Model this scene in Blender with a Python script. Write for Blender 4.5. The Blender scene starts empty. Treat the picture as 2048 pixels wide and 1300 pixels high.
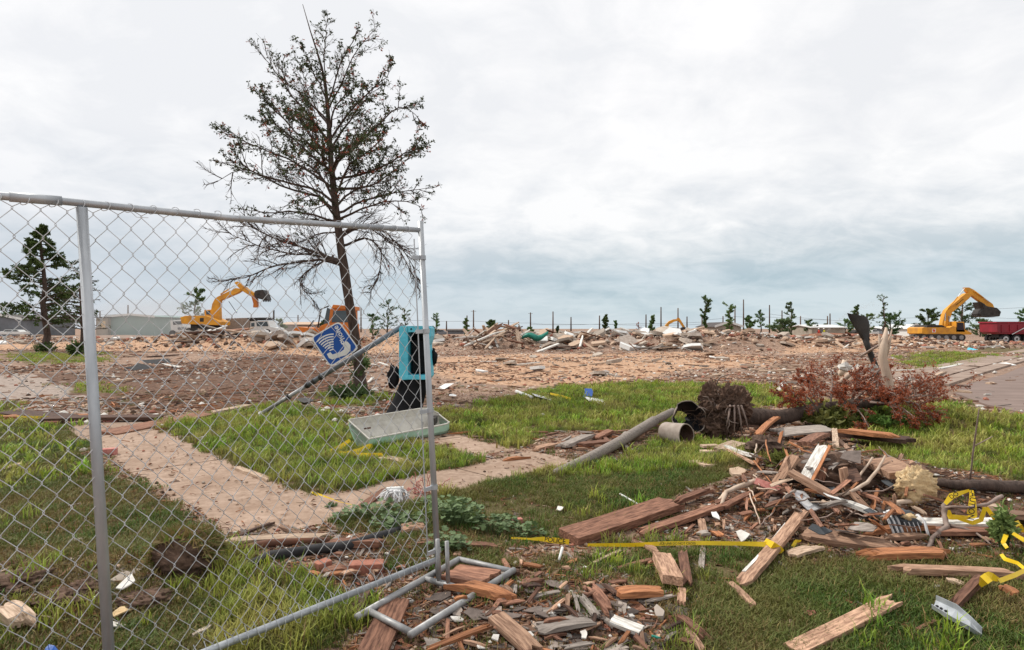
import bpy, math, random
import numpy as np
from mathutils import Vector, Matrix, Euler
random.seed(7)
S = bpy.context.scene
COL = S.collection
# ---------------------------------------------------------------- camera, sky, sun, exposure
F, EYE, HZ, CX = 1200.0, 1.45, 657.0, 1024.0
cam = bpy.data.cameras.new('camera'); camo = bpy.data.objects.new('camera', cam); COL.objects.link(camo)
camo.location = (0, 0, EYE); camo.rotation_euler = (math.radians(90), 0, 0)
cam.sensor_width = 36; cam.lens = 36 * F / 2048; cam.shift_y = 7 / 2048
cam.clip_start = 0.05; cam.clip_end = 5000
S.camera = camo
SUN_EL, SUN_AZ = math.radians(50), math.radians(296)      # azimuth clockwise from +Y: to the left and a little ahead of the camera
W = bpy.data.worlds.new('World'); S.world = W; W.use_nodes = True
def build_world():
    nt = W.node_tree; nt.nodes.clear(); N = nt.nodes; L = nt.links
    def n(t, **k):
        o = N.new(t)
        for a, b in k.items(): setattr(o, a, b)
        return o
    out = n('ShaderNodeOutputWorld'); bg = n('ShaderNodeBackground'); L.new(bg.outputs[0], out.inputs[0])
    sky = n('ShaderNodeTexSky', sky_type='NISHITA'); sky.sun_disc = False
    sky.sun_elevation = SUN_EL; sky.sun_rotation = SUN_AZ
    tc = n('ShaderNodeTexCoord'); sep = n('ShaderNodeSeparateXYZ'); L.new(tc.outputs['Generated'], sep.inputs[0])
    # clouds: a flat deck seen in perspective (x/z, y/z) softened towards the horizon
    zc = n('ShaderNodeMath', operation='MAXIMUM'); L.new(sep.outputs[2], zc.inputs[0]); zc.inputs[1].default_value = 0.0
    za = n('ShaderNodeMath', operation='ADD'); L.new(zc.outputs[0], za.inputs[0]); za.inputs[1].default_value = 0.30
    dx = n('ShaderNodeMath', operation='DIVIDE'); L.new(sep.outputs[0], dx.inputs[0]); L.new(za.outputs[0], dx.inputs[1])
    dy = n('ShaderNodeMath', operation='DIVIDE'); L.new(sep.outputs[1], dy.inputs[0]); L.new(za.outputs[0], dy.inputs[1])
    cb = n('ShaderNodeCombineXYZ'); L.new(dx.outputs[0], cb.inputs[0]); L.new(dy.outputs[0], cb.inputs[1])
    def noise(scale, det, rough, dist, off):
        mp = n('ShaderNodeMapping'); mp.inputs['Location'].default_value = off; mp.inputs['Scale'].default_value = (scale, scale * 1.15, scale)
        L.new(cb.outputs[0], mp.inputs[0])
        t = n('ShaderNodeTexNoise'); t.inputs['Scale'].default_value = 1; t.inputs['Detail'].default_value = det
        t.inputs['Roughness'].default_value = rough; t.inputs['Distortion'].default_value = dist
        L.new(mp.outputs[0], t.inputs['Vector']); return t
    n1 = noise(1.3, 8, 0.58, 0.5, (3.1, 1.7, 0)); n2 = noise(4.5, 8, 0.6, 0.4, (8.3, 4.1, 2))
    cl = n('ShaderNodeValToRGB'); cl.color_ramp.elements[0].position = 0.42; cl.color_ramp.elements[1].position = 0.575
    mx = n('ShaderNodeMix', data_type='FLOAT'); mx.inputs[0].default_value = 0.42
    L.new(n1.outputs[0], mx.inputs[2]); L.new(n2.outputs[0], mx.inputs[3]); L.new(mx.outputs[0], cl.inputs[0])
    # elevation ramps: darker (base) and lighter (lit cloud) colour at each height
    def ramp(stops):
        r = n('ShaderNodeValToRGB'); e = r.color_ramp.elements
        while len(e) < len(stops): e.new(0.5)
        for i, (p, c) in enumerate(stops): e[i].position = p; e[i].color = (*c, 1)
        L.new(zc.outputs[0], r.inputs[0]); return r
    dark = ramp([(0, (.64, .73, .79)), (.03, (.53, .65, .71)), (.08, (.47, .59, .66)), (.12, (.60, .68, .73)), (.17, (.76, .80, .84)), (.27, (.89, .90, .925)), (1, (.98, .985, 1.0))])
    lite = ramp([(0, (.72, .80, .84)), (.04, (.66, .76, .81)), (.085, (.66, .75, .81)), (.115, (.86, .89, .91)), (.16, (1.02, 1.02, 1.02)), (.4, (1.06, 1.05, 1.05)), (1, (1.12, 1.12, 1.12))])
    cm = n('ShaderNodeMix', data_type='RGBA'); L.new(cl.outputs[0], cm.inputs[0]); L.new(dark.outputs[0], cm.inputs[6]); L.new(lite.outputs[0], cm.inputs[7])
    # the left is a little lighter and pinker near the horizon
    le = n('ShaderNodeMapRange'); L.new(sep.outputs[0], le.inputs[0]); le.inputs[1].default_value = .15; le.inputs[2].default_value = -.6
    lz = n('ShaderNodeMapRange'); L.new(sep.outputs[2], lz.inputs[0]); lz.inputs[1].default_value = .28; lz.inputs[2].default_value = .0
    lm = n('ShaderNodeMath', operation='MULTIPLY'); L.new(le.outputs[0], lm.inputs[0]); L.new(lz.outputs[0], lm.inputs[1])
    l2 = n('ShaderNodeMath', operation='MULTIPLY'); L.new(lm.outputs[0], l2.inputs[0]); l2.inputs[1].default_value = .75
    pk = n('ShaderNodeMix', data_type='RGBA'); L.new(l2.outputs[0], pk.inputs[0]); L.new(cm.outputs[2], pk.inputs[6]); pk.inputs[7].default_value = (.66, .69, .77, 1)
    # clear-sky light mixed under the overcast
    sc = n('ShaderNodeVectorMath', operation='SCALE'); L.new(sky.outputs[0], sc.inputs[0]); sc.inputs['Scale'].default_value = 0.1
    sm = n('ShaderNodeMix', data_type='RGBA'); sm.inputs[0].default_value = 0.95; L.new(sc.outputs[0], sm.inputs[6]); L.new(pk.outputs[2], sm.inputs[7])
    sx = n('ShaderNodeVectorMath', operation='SCALE'); L.new(sm.outputs[2], sx.inputs[0]); sx.inputs['Scale'].default_value = 10.0
    L.new(sx.outputs[0], bg.inputs[0]); bg.inputs[1].default_value = 0.1
build_world()
sd = bpy.data.lights.new('sun', 'SUN'); sd.energy = 3.3; sd.angle = math.radians(4); sd.color = (1, .955, .88)
so = bpy.data.objects.new('sun', sd); COL.objects.link(so)
so.rotation_euler = (math.radians(90) - SUN_EL, 0, -SUN_AZ + math.pi)
v = S.view_settings; v.view_transform = 'Standard'; v.look = 'None'; v.exposure = 0.0; v.gamma = 1; v.use_curve_mapping = False
S.cycles.max_bounces = 5; S.cycles.diffuse_bounces = 2; S.cycles.glossy_bounces = 2; S.cycles.transparent_max_bounces = 8
# ---------------------------------------------------------------- noise and terrain
def _h(ix, iy, s):
    a = (ix.astype(np.int64) * 374761393 + iy.astype(np.int64) * 668265263 + s * 974634777) & 0x7fffffff
    a = ((a ^ (a >> 13)) * 1274126177) & 0x7fffffff
    return ((a ^ (a >> 16)) & 0xffff) / 65535.0
def vn(x, y, s=0):
    x = np.asarray(x, float); y = np.asarray(y, float)
    ix = np.floor(x); iy = np.floor(y); fx = x - ix; fy = y - iy
    fx = fx * fx * (3 - 2 * fx); fy = fy * fy * (3 - 2 * fy)
    return (_h(ix, iy, s) * (1 - fx) + _h(ix + 1, iy, s) * fx) * (1 - fy) + (_h(ix, iy + 1, s) * (1 - fx) + _h(ix + 1, iy + 1, s) * fx) * fy
def fbm(x, y, s=0, o=4):
    t = 0; a = .5; n = 0
    for k in range(o):
        t = t + a * vn(x * 2 ** k, y * 2 ** k, s + k * 17); n += a; a *= .5
    return t / n
def gxy(px, py): d = F * EYE / (py - HZ); return ((px - CX) / F * d, d)
def inpoly(px, py, poly):
    r = np.zeros(px.shape, bool); n = len(poly)
    for i in range(n):
        x0, y0 = poly[i]; x1, y1 = poly[(i + 1) % n]
        if y0 == y1: continue
        c = ((y0 > py) != (y1 > py)) & (px < (x1 - x0) * (py - y0) / (y1 - y0) + x0)
        r ^= c
    return r
def proj(x, y):
    yy = np.maximum(y, .8)
    return CX + F * x / yy, HZ + F * EYE / yy
POLY = {
 'grass': [[(-900,845),(90,848),(200,930),(330,1010),(440,1078),(470,1105),(560,1150),(700,1190),(760,1215),(640,1330),(-300,1400)],
           [(300,852),(430,826),(540,812),(660,828),(740,868),(880,905),(985,930),(870,955),(690,985),(600,975),(480,935),(400,895)],
           [(875,822),(960,815),(1090,775),(1180,770),(1300,766),(1420,764),(1545,770),(1570,800),(1490,830),(1400,850),(1240,862),(1160,860),(1090,880),(1030,905),(985,885),(890,866)],
           [(600,1030),(700,1010),(830,990),(905,975),(1030,955),(1110,942),(1250,915),(1330,880),(1450,885),(1520,930),(1480,965),(1380,985),(1150,1070),(1000,1110),(1110,1150),(1010,1130),(880,1130),(830,1130),(760,1080)],
           [(1540,800),(1700,845),(1890,800),(1905,832),(2060,845),(2600,930),(2600,1000),(2060,985),(1860,965),(1770,915),(1640,850)],
           [(1190,1100),(1300,1095),(1480,1092),(1560,1085),(1700,1130),(2048,1120),(2700,1150),(2700,1500),(1380,1500),(1340,1240),(1240,1160),(1130,1170),(1110,1120)],
           [(140,768),(235,772),(250,786),(150,784)], [(30,704),(190,706),(200,722),(90,728),(20,722)],
           [(1850,742),(1985,712),(1890,704),(1800,716),(1840,730)], [(1930,694),(2300,690),(2300,705),(1990,708)],
           [(-600,780),(30,800),(20,838),(-900,840)], [(640,790),(760,785),(740,815),(660,812)]],
 'dark': [[(-300,1120),(90,1110),(330,1130),(420,1190),(330,1230),(250,1260),(100,1230),(-100,1260)],
          [(1450,880),(1700,850),(1850,930),(2100,985),(2100,1110),(1700,1100),(1590,1050),(1400,1040),(1360,1010),(1500,960)],
          [(880,1160),(1120,1130),(1330,1200),(1420,1330),(700,1330),(800,1180)],
          [(0,755),(650,700),(760,790),(500,815),(250,835),(120,800),(0,780)]],
 'sand': [[(880,712),(1000,708),(1380,705),(1560,715),(1560,735),(1380,740),(1250,765),(1060,772),(900,760),(860,740)],
          [(-600,683),(300,688),(580,686),(840,684),(880,700),(640,712),(300,700),(-600,694)],
          [(1560,694),(1700,688),(1900,684),(1900,696),(1700,706),(1560,712)]],
 'grey': [[(-900,742),(30,748),(160,785),(240,835),(60,848),(-900,842)]],
}
ROAD = [(9.6,13.2),(8.7,11.2),(8.45,9.9),(9.0,8.6),(11.5,6.2),(17,3.5),(40,2),(120,60),(120,110),(33,37.6),(15,20),(11.0,16.0)]
def soft(name, x, y, amp):
    acc = 0
    for k in range(3):
        nx = (fbm(x * 1.7, y * 1.7, 40 + k, 3) - .5) * amp + (fbm(x * .35, y * .35, 50 + k, 3) - .5) * amp * 1.5
        ny = (fbm(x * 1.7, y * 1.7, 60 + k, 3) - .5) * amp + (fbm(x * .35, y * .35, 70 + k, 3) - .5) * amp * 1.5
        px, py = proj(x + nx, y + ny); m = np.zeros(np.shape(px), bool)
        for p in POLY[name]: m |= inpoly(px, py, p)
        acc = acc + m
    return acc / 3.0
def amp_of(x, y): return .25 + .05 * np.hypot(x, y)
def mask(name, x, y): return soft(name, x, y, amp_of(x, y))
# sidewalks: strips (x0,y0,x1,y1,width)
WALKS = [(-6.3, 9.2, -1.62, 4.42, .93), (-1.98, 4.28, .50, 6.76, .80), (-2.2, 9.6, -.15, 6.9, .65)]
def walkd(x, y):
    best = np.full(np.shape(x), 9.0)
    for x0, y0, x1, y1, w in WALKS:
        L = math.hypot(x1 - x0, y1 - y0); ux, uy = (x1 - x0) / L, (y1 - y0) / L
        t = (x - x0) * ux + (y - y0) * uy; n = np.abs(-(x - x0) * uy + (y - y0) * ux)
        best = np.minimum(best, np.maximum(n - w / 2, np.maximum(-t, t - L)))
    return best
# mounds: px of the crest foot, distance, height, half width, half depth, roughness
MOUNDS = []
def mound(px, D, h, rx, ry, rough=.35): MOUNDS.append(((px - CX) / F * D, D, h, rx, ry, rough))
mound(1650, 5.5, .22, 1.15, .75); mound(1560, 6.6, .14, .8, .5); mound(1870, 5.2, .10, .9, .5); mound(1740, 9.6, .25, 1.6, 1.0)
mound(1180, 3.0, .05, .8, .4); mound(60, 3.3, .10, .6, .5); mound(330, 3.5, .06, .5, .4); mound(720, 3.9, .05, .6, .25)
mound(985, 43, .85, 3.2, 2.0); mound(1130, 46, 1.05, 3.6, 2.4); mound(1240, 42, 1.1, 4.0, 2.4); mound(1330, 47, 1.15, 4.2, 2.5)
mound(1430, 46, 1.2, 4.8, 3); mound(1500, 43, 1.05, 3.6, 2.2, .2); mound(1570, 50, .95, 5, 2.5); mound(1700, 56, .7, 6, 2.2)
mound(890, 50, .7, 4, 2.4); mound(420, 46, .8, 3.6, 2.4); mound(500, 43, .95, 3.2, 2.4); mound(585, 40, 1.0, 2.6, 2); mound(330, 55, .6, 4.5, 2); mound(760, 52, .8, 5, 2.5)
mound(180, 60, .5, 6, 2.5); mound(60, 64, .5, 6, 2.5); mound(1780, 62, .55, 5, 2); mound(1990, 52, .35, 4, 2.5); mound(1880, 46, .3, 3, 1.6)
_M = np.array(MOUNDS)
def T(x, y):
    x = np.asarray(x, float); y = np.asarray(y, float); d = np.hypot(x, y)
    far = np.clip((d - 12) / 40, 0, 1)
    z = .05 * (fbm(x * .9, y * .9, 1, 3) - .5) + .018 * (fbm(x * 6, y * 6, 2, 3) - .5) + far * .55 * (fbm(x * .12, y * .12, 3, 4) - .5)
    rough = fbm(x * .9, y * .9, 9, 4); rough2 = fbm(x * 4, y * 4, 11, 3)
    for mx, my, h, rx, ry, rg in _M:
        near = my < 20
        q = ((x - mx) / rx) ** 2 + ((y - my) / ry) ** 2
        g = np.exp(-q * .9) * (q < 9)
        z = z + h * g * ((1 - rg) + 2 * rg * (rough2 if near else rough))
    z = np.minimum(z, .52 + .33 * z)
    wd = walkd(x, y); k = np.clip((wd + .20 * fbm(x * 2.5, y * 2.5, 21, 4) - .05) / .08, 0, 1)
    z = z * k - .012 * (1 - k) + .022 * k * np.exp(-((wd - .05) / .2) ** 2)
    rr = inpoly(x, y, ROAD) if x.ndim else inpoly(x.reshape(1), y.reshape(1), ROAD)[0]
    return np.where(rr, -.02, z)
def P(px, py, D): return Vector(((px - CX) / F * D, D, EYE - (py - HZ) / F * D))
_ds = .7 * 1.006 ** np.arange(850)
def G(px, py, lift=0.0):
    """the point of the ground (raised by lift) seen at a pixel of the photograph"""
    X = (px - CX) / F * _ds; Z = EYE - (py - HZ) / F * _ds
    b = np.nonzero(Z < T(X, _ds) + lift)[0]
    if len(b) == 0: return Vector(((px - CX) / F * 100, 100, 0))
    i = max(b[0], 1); d0, d1 = _ds[i - 1], _ds[i]
    for _ in range(8):
        m = (d0 + d1) / 2
        if EYE - (py - HZ) / F * m < float(T((px - CX) / F * m, m)) + lift: d1 = m
        else: d0 = m
    return P(px, py, d1)
def tz(x, y): return float(T(x, y))
# ---------------------------------------------------------------- materials
MATS = {}
def mat(name, c1, c2=None, scale=4, stretch=(1, 1, 1), rough=.85, metal=0, bump=.3, rnd=.25, contrast=.5, c3=None, spec=.3, trans=0, bscale=None, hue=.0, twoside=False):
    if name in MATS: return MATS[name]
    m = bpy.data.materials.new(name); m.use_nodes = True; nt = m.node_tree; N = nt.nodes; L = nt.links
    b = N['Principled BSDF']; b.inputs['Roughness'].default_value = rough; b.inputs['Metallic'].default_value = metal
    b.inputs['Specular IOR Level'].default_value = spec
    c2 = c2 or tuple(x * .7 for x in c1)
    tc = N.new('ShaderNodeTexCoord'); mp = N.new('ShaderNodeMapping'); mp.inputs['Scale'].default_value = tuple(scale * s for s in stretch)
    oi = N.new('ShaderNodeObjectInfo'); ad = N.new('ShaderNodeVectorMath'); ad.operation = 'ADD'
    L.new(tc.outputs['Object'], ad.inputs[0]); ml = N.new('ShaderNodeMath'); ml.operation = 'MULTIPLY'; ml.inputs[1].default_value = 37
    L.new(oi.outputs['Random'], ml.inputs[0]); L.new(ml.outputs[0], ad.inputs[1]); L.new(ad.outputs[0], mp.inputs[0])
    t = N.new('ShaderNodeTexNoise'); t.inputs['Scale'].default_value = 1; t.inputs['Detail'].default_value = 6; t.inputs['Roughness'].default_value = .62
    L.new(mp.outputs[0], t.inputs['Vector'])
    r = N.new('ShaderNodeValToRGB'); e = r.color_ramp.elements; e[0].position = .5 - contrast / 3; e[1].position = .5 + contrast / 3
    e[0].color = (*c2, 1); e[1].color = (*c1, 1)
    if c3: x = e.new(.5 + contrast / 3 + .1); x.color = (*c3, 1)
    L.new(t.outputs[0], r.inputs[0])
    hs = N.new('ShaderNodeHueSaturation'); L.new(r.outputs[0], hs.inputs['Color'])
    mr = N.new('ShaderNodeMapRange'); mr.inputs[3].default_value = 1 - rnd; mr.inputs[4].default_value = 1 + rnd; L.new(oi.outputs['Random'], mr.inputs[0]); L.new(mr.outputs[0], hs.inputs['Value'])
    if hue:
        m2 = N.new('ShaderNodeMath'); m2.operation = 'MULTIPLY'; m2.inputs[1].default_value = 7.31; L.new(oi.outputs['Random'], m2.inputs[0])
        m3 = N.new('ShaderNodeMath'); m3.operation = 'FRACT'; L.new(m2.outputs[0], m3.inputs[0])
        m4 = N.new('ShaderNodeMapRange'); m4.inputs[3].default_value = .5 - hue; m4.inputs[4].default_value = .5 + hue; L.new(m3.outputs[0], m4.inputs[0]); L.new(m4.outputs[0], hs.inputs['Hue'])
    L.new(hs.outputs[0], b.inputs['Base Color'])
    if bump:
        bp = N.new('ShaderNodeBump'); bp.inputs['Strength'].default_value = bump; bp.inputs['Distance'].default_value = .01 if not bscale else bscale
        L.new(t.outputs[0], bp.inputs['Height']); L.new(bp.outputs[0], b.inputs['Normal'])
    if trans:
        tr = N.new('ShaderNodeBsdfTranslucent'); L.new(hs.outputs[0], tr.inputs[0]); mx = N.new('ShaderNodeMixShader'); mx.inputs[0].default_value = trans
        L.new(b.outputs[0], mx.inputs[1]); L.new(tr.outputs[0], mx.inputs[2]); L.new(mx.outputs[0], N['Material Output'].inputs[0])
    MATS[name] = m; return m
G_ = (3, 26, 26)
wood_brown = mat('wood_brown', (.33, .165, .105), (.11, .048, .030), 3, G_, bump=1, rnd=.42, contrast=.42, bscale=.006)
wood_tan = mat('wood_tan', (.46, .285, .19), (.17, .092, .058), 3, G_, bump=1, rnd=.4, contrast=.42, bscale=.006)
wood_orange = mat('wood_orange', (.44, .19, .085), (.19, .075, .035), 3, G_, bump=1, rnd=.3, contrast=.45, bscale=.005)
wood_pale = mat('wood_pale', (.56, .42, .31), (.25, .165, .11), 3, G_, bump=.8, rnd=.2, contrast=.42, bscale=.005)
wood_grey = mat('wood_grey', (.36, .31, .27), (.17, .14, .12), 3, G_, bump=1, rnd=.25, contrast=.42, bscale=.006)
wood_dark = mat('wood_dark', (.12, .065, .045), (.04, .022, .017), 3, G_, bump=1, rnd=.3, contrast=.42, bscale=.006)
wood_white = mat('wood_white_paint', (.76, .75, .71), (.42, .38, .33), 5, (2, 12, 12), bump=.4, rnd=.12, contrast=.35, bscale=.003)
WOOD = dict(b=wood_brown, t=wood_tan, o=wood_orange, p=wood_pale, g=wood_grey, d=wood_dark, w=wood_white)
galv = mat('galvanized_steel', (.52, .54, .56), (.30, .32, .34), 9, (1, 1, .25), rough=.5, metal=.55, bump=.05, rnd=.03, contrast=.6, spec=.5)
galv_dull = mat('galvanized_weathered', (.42, .42, .42), (.22, .215, .21), 14, rough=.55, metal=.45, bump=.15, rnd=.03, contrast=.6, spec=.5)
wire_m = mat('fence_wire', (.66, .67, .68), (.42, .43, .44), 6, rough=.45, metal=.45, bump=0, rnd=.0, spec=.5)
blackm = mat('black_plastic', (.011, .011, .014), (.005, .005, .006), 8, rough=.6, spec=.15, bump=.4, rnd=.1)
blackrub = mat('black_rubber', (.035, .034, .036), (.012, .012, .013), 8, rough=.8, bump=.3, rnd=.2)
cyan = mat('cyan_plastic', (.14, .61, .77), (.07, .40, .52), 7, rough=.5, bump=.08, rnd=.02, contrast=.55)
signblue = mat('sign_blue', (.012, .085, .36), (.01, .065, .27), 6, rough=.4, bump=.03, rnd=.0, contrast=.9)
white = mat('white_paint', (.80, .80, .78), (.62, .61, .58), 6, rough=.6, bump=.05, rnd=.06, contrast=.8)
plaster = mat('white_plaster', (.78, .75, .70), (.45, .41, .36), 12, rough=.9, bump=.5, rnd=.15, contrast=.6)
brickm = mat('red_brick', (.44, .19, .13), (.26, .10, .07), 30, rough=.92, bump=.5, rnd=.2, contrast=.7, c3=(.62, .42, .36))
brickp = mat('pink_brick', (.60, .28, .24), (.34, .10, .085), 26, rough=.92, bump=.5, rnd=.08, contrast=.8, c3=(.75, .6, .55))
bricktan = mat('tan_brick', (.60, .45, .33), (.40, .27, .19), 24, rough=.92, bump=.5, rnd=.15, contrast=.7)
conc = mat('broken_concrete', (.50, .43, .36), (.28, .225, .18), 5, rough=.95, bump=.6, rnd=.3, contrast=.7, bscale=.03)
walkm = mat('sidewalk_concrete', (.44, .32, .245), (.22, .145, .10), 14, rough=.95, bump=.5, rnd=.10, contrast=.75, bscale=.008, c3=(.58, .46, .37))
shingle = mat('shingle', (.19, .15, .13), (.075, .058, .05), 22, rough=.95, bump=.5, rnd=.35, contrast=.8)
yel = mat('caution_tape', (.85, .62, .03), (.72, .46, .015), 12, rough=.35, bump=.05, rnd=.03, contrast=.8, trans=.15)
inkm = mat('black_ink', (.012, .012, .012), rough=.6, bump=0, rnd=0)
exyel = mat('machine_yellow', (.80, .37, .028), (.50, .23, .045), 1.1, rough=.5, bump=.08, rnd=.03, contrast=.5)
exor = mat('machine_orange', (.70, .21, .025), (.36, .12, .035), 1.5, rough=.5, bump=.05, rnd=.03, contrast=.8)
steeld = mat('dark_steel', (.07, .062, .057), (.025, .022, .02), 2.5, rough=.6, metal=.3, bump=.3, rnd=.1)
glassd = mat('dark_glass', (.04, .06, .07), (.02, .03, .035), 1, rough=.08, bump=0, rnd=0, spec=.8)
maroon = mat('maroon_paint', (.30, .02, .035), (.19, .02, .03), .9, rough=.4, bump=.03, rnd=.0)
chrome = mat('wheel_metal', (.62, .62, .62), (.4, .4, .4), 3, rough=.35, metal=.6, bump=0, rnd=0)
bark = mat('tree_bark', (.13, .09, .072), (.035, .024, .02), 10, (1.6, 1.6, .35), rough=.95, bump=1.0, rnd=.1, contrast=.7, bscale=.03)
barkfar = mat('far_bark', (.13, .10, .08), (.05, .04, .03), 3, rough=.95, bump=0, rnd=.2)
barkpale = mat('stripped_wood', (.66, .53, .42), (.38, .27, .20), 7, (1.5, 1.5, .4), rough=.9, bump=.6, rnd=.12, contrast=.7)
twigm = mat('grey_stick', (.34, .26, .22), (.17, .12, .10), 9, rough=.9, bump=.4, rnd=.3)
rootm = mat('root_bark', (.17, .11, .08), (.035, .022, .017), 14, rough=1, bump=1, rnd=.1, contrast=.7, bscale=.02)
soilm = mat('clod_soil', (.20, .125, .088), (.05, .028, .02), 12, rough=1, bump=1, rnd=.1, contrast=.8, bscale=.03)
leafg = mat('oak_leaf_green', (.085, .115, .04), (.035, .05, .02), 3, rough=.6, bump=0, rnd=.2, trans=.25, contrast=.35)
leafr = mat('oak_leaf_dead', (.42, .13, .09), (.20, .065, .04), 5, rough=.8, bump=0, rnd=.2, trans=.2)
leafd = mat('dead_leaf_rust', (.46, .13, .055), (.14, .034, .016), 16, rough=.8, bump=0, rnd=.1, trans=.3, contrast=.6)
leaff = mat('far_leaf', (.15, .23, .07), (.06, .11, .035), .6, rough=.8, bump=0, rnd=.35, trans=.2, contrast=.5, hue=.02)
leafc = mat('conifer_needles', (.10, .15, .04), (.035, .06, .018), .8, rough=.8, bump=0, rnd=.1, trans=.1, contrast=.5, c3=(.10, .05, .03))
weedm = mat('weed_leaf', (.19, .26, .12), (.07, .115, .04), 18, rough=.6, bump=.2, rnd=.1, trans=.2, contrast=.5)
fiber = mat('pale_green_fibreglass', (.42, .62, .48), (.30, .46, .36), 8, rough=.5, bump=.1, rnd=0, contrast=.7)
fiberin = mat('off_white_fibreglass', (.60, .58, .52), (.40, .37, .32), 7, rough=.6, bump=.15, rnd=0, contrast=.6)
insul = mat('foam_insulation', (.78, .60, .36), (.50, .33, .16), 14, rough=1, bump=1, rnd=.05, contrast=.7, bscale=.03)
clothw = mat('striped_cloth', (.72, .72, .72), (.50, .49, .49), 6, rough=.9, bump=.2, rnd=.05)
clothg = mat('dark_cloth', (.10, .11, .12), (.05, .055, .06), 9, rough=.9, bump=.3, rnd=.05)
rust = mat('rusty_iron', (.20, .075, .04), (.045, .035, .03), 7, rough=.85, bump=.5, rnd=.1, contrast=.8)
clay = mat('weathered_pipe', (.42, .36, .31), (.22, .17, .14), 8, rough=.9, bump=.5, rnd=.05, contrast=.7)
tarpg = mat('green_tarp', (.02, .22, .16), (.01, .12, .09), 2, rough=.5, bump=.5, rnd=.05)
greenwall = mat('pale_green_metal_wall', (.20, .30, .28), (.16, .25, .235), .5, rough=.6, bump=.05, rnd=0)
greywall = mat('grey_wall', (.20, .21, .23), (.13, .14, .15), .6, rough=.8, bump=.05, rnd=.05)
tanwall = mat('tan_wall', (.38, .33, .27), (.28, .24, .19), .8, rough=.9, bump=.05, rnd=.05)
roofd = mat('dark_roof', (.10, .085, .08), (.055, .05, .048), 1.5, rough=.9, bump=.2, rnd=.05)
polem = mat('pole_wood', (.16, .115, .09), (.08, .055, .045), 1.5, rough=.9, bump=.2, rnd=.3)
skin = mat('skin', (.40, .22, .15), rough=.7, bump=0, rnd=0)
vesty = mat('vest_yellow', (.75, .72, .05), rough=.7, bump=0, rnd=0); vestr = mat('vest_red', (.75, .09, .05), rough=.7, bump=0, rnd=0)
denim = mat('dark_trousers', (.05, .05, .07), rough=.9, bump=0, rnd=0)
tyre = blackrub
# ---------------------------------------------------------------- mesh helpers
class MB:
    def __init__(s): s.v = []; s.f = []; s.m = []; s.mats = []
    def _mi(s, m):
        if m not in s.mats: s.mats.append(m)
        return s.mats.index(m)
    def add(s, vs, fs, m=None):
        o = len(s.v); s.v += [tuple(p) for p in vs]; s.f += [tuple(i + o for i in f) for f in fs]; s.m += [s._mi(m)] * len(fs)
    def tube(s, pts, rad, n=6, m=None, cap=True, flat=1.0):
        pts = [Vector(p) for p in pts]
        if not hasattr(rad, '__len__'): rad = [rad] * len(pts)
        t0 = (pts[1] - pts[0]).normalized(); a = t0.orthogonal().normalized(); vs = []; fs = []
        for i, p in enumerate(pts):
            t = (pts[min(i + 1, len(pts) - 1)] - pts[max(i - 1, 0)]);
            if t.length < 1e-9: t = t0.copy()
            t.normalize(); a = (a - t * a.dot(t))
            if a.length < 1e-6: a = t.orthogonal()
            a.normalize(); b = t.cross(a)
            for k in range(n):
                g = 2 * math.pi * k / n; vs.append(p + (a * math.cos(g) + b * math.sin(g) * flat) * rad[i])
        for i in range(len(pts) - 1):
            for k in range(n):
                k2 = (k + 1) % n; fs.append((i * n + k, i * n + k2, (i + 1) * n + k2, (i + 1) * n + k))
        if cap and n > 2: fs += [tuple(range(n))[::-1], tuple((len(pts) - 1) * n + k for k in range(n))]
        s.add(vs, fs, m)
    def box(s, c, e, R=None, m=None):
        c = Vector(c); R = R or Matrix.Identity(3); vs = []
        for i in range(8): vs.append(c + R @ Vector(((1 if i & 1 else -1) * e[0] / 2, (1 if i & 2 else -1) * e[1] / 2, (1 if i & 4 else -1) * e[2] / 2)))
        s.add(vs, [(0, 2, 3, 1), (4, 5, 7, 6), (0, 1, 5, 4), (2, 6, 7, 3), (0, 4, 6, 2), (1, 3, 7, 5)], m)
    def prism(s, poly, off, m=None):
        """poly: 3D points of one face, off: vector to the other face"""
        poly = [Vector(p) for p in poly]; off = Vector(off); n = len(poly)
        nrm = Vector((0, 0, 0))
        for i in range(n): nrm += poly[i].cross(poly[(i + 1) % n])
        if nrm.dot(off) > 0: poly = poly[::-1]
        vs = poly + [p + off for p in poly]
        s.add(vs, [tuple(range(n)), tuple(range(2 * n - 1, n - 1, -1))] + [(i, i + n, (i + 1) % n + n, (i + 1) % n) for i in range(n)], m)
    def pxp(s, poly, D, y0, y1, m=None): s.prism([P(x, y, D) + Vector((0, y0, 0)) for x, y in poly], (0, y1 - y0, 0), m)
def thing(name, loc, label, cat, group=None):
    o = bpy.data.objects.new(name, None); COL.objects.link(o); o.location = loc; o.empty_display_size = .1
    return tag(o, label, cat, group)
def tag(o, label, cat, group=None):
    o['label'] = label; o['category'] = cat
    if group: o['group'] = group
    return o
ORG = {}
def org(p):
    return ORG.get(p.name, Vector(p.location)) if p else Vector((0, 0, 0))
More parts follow.
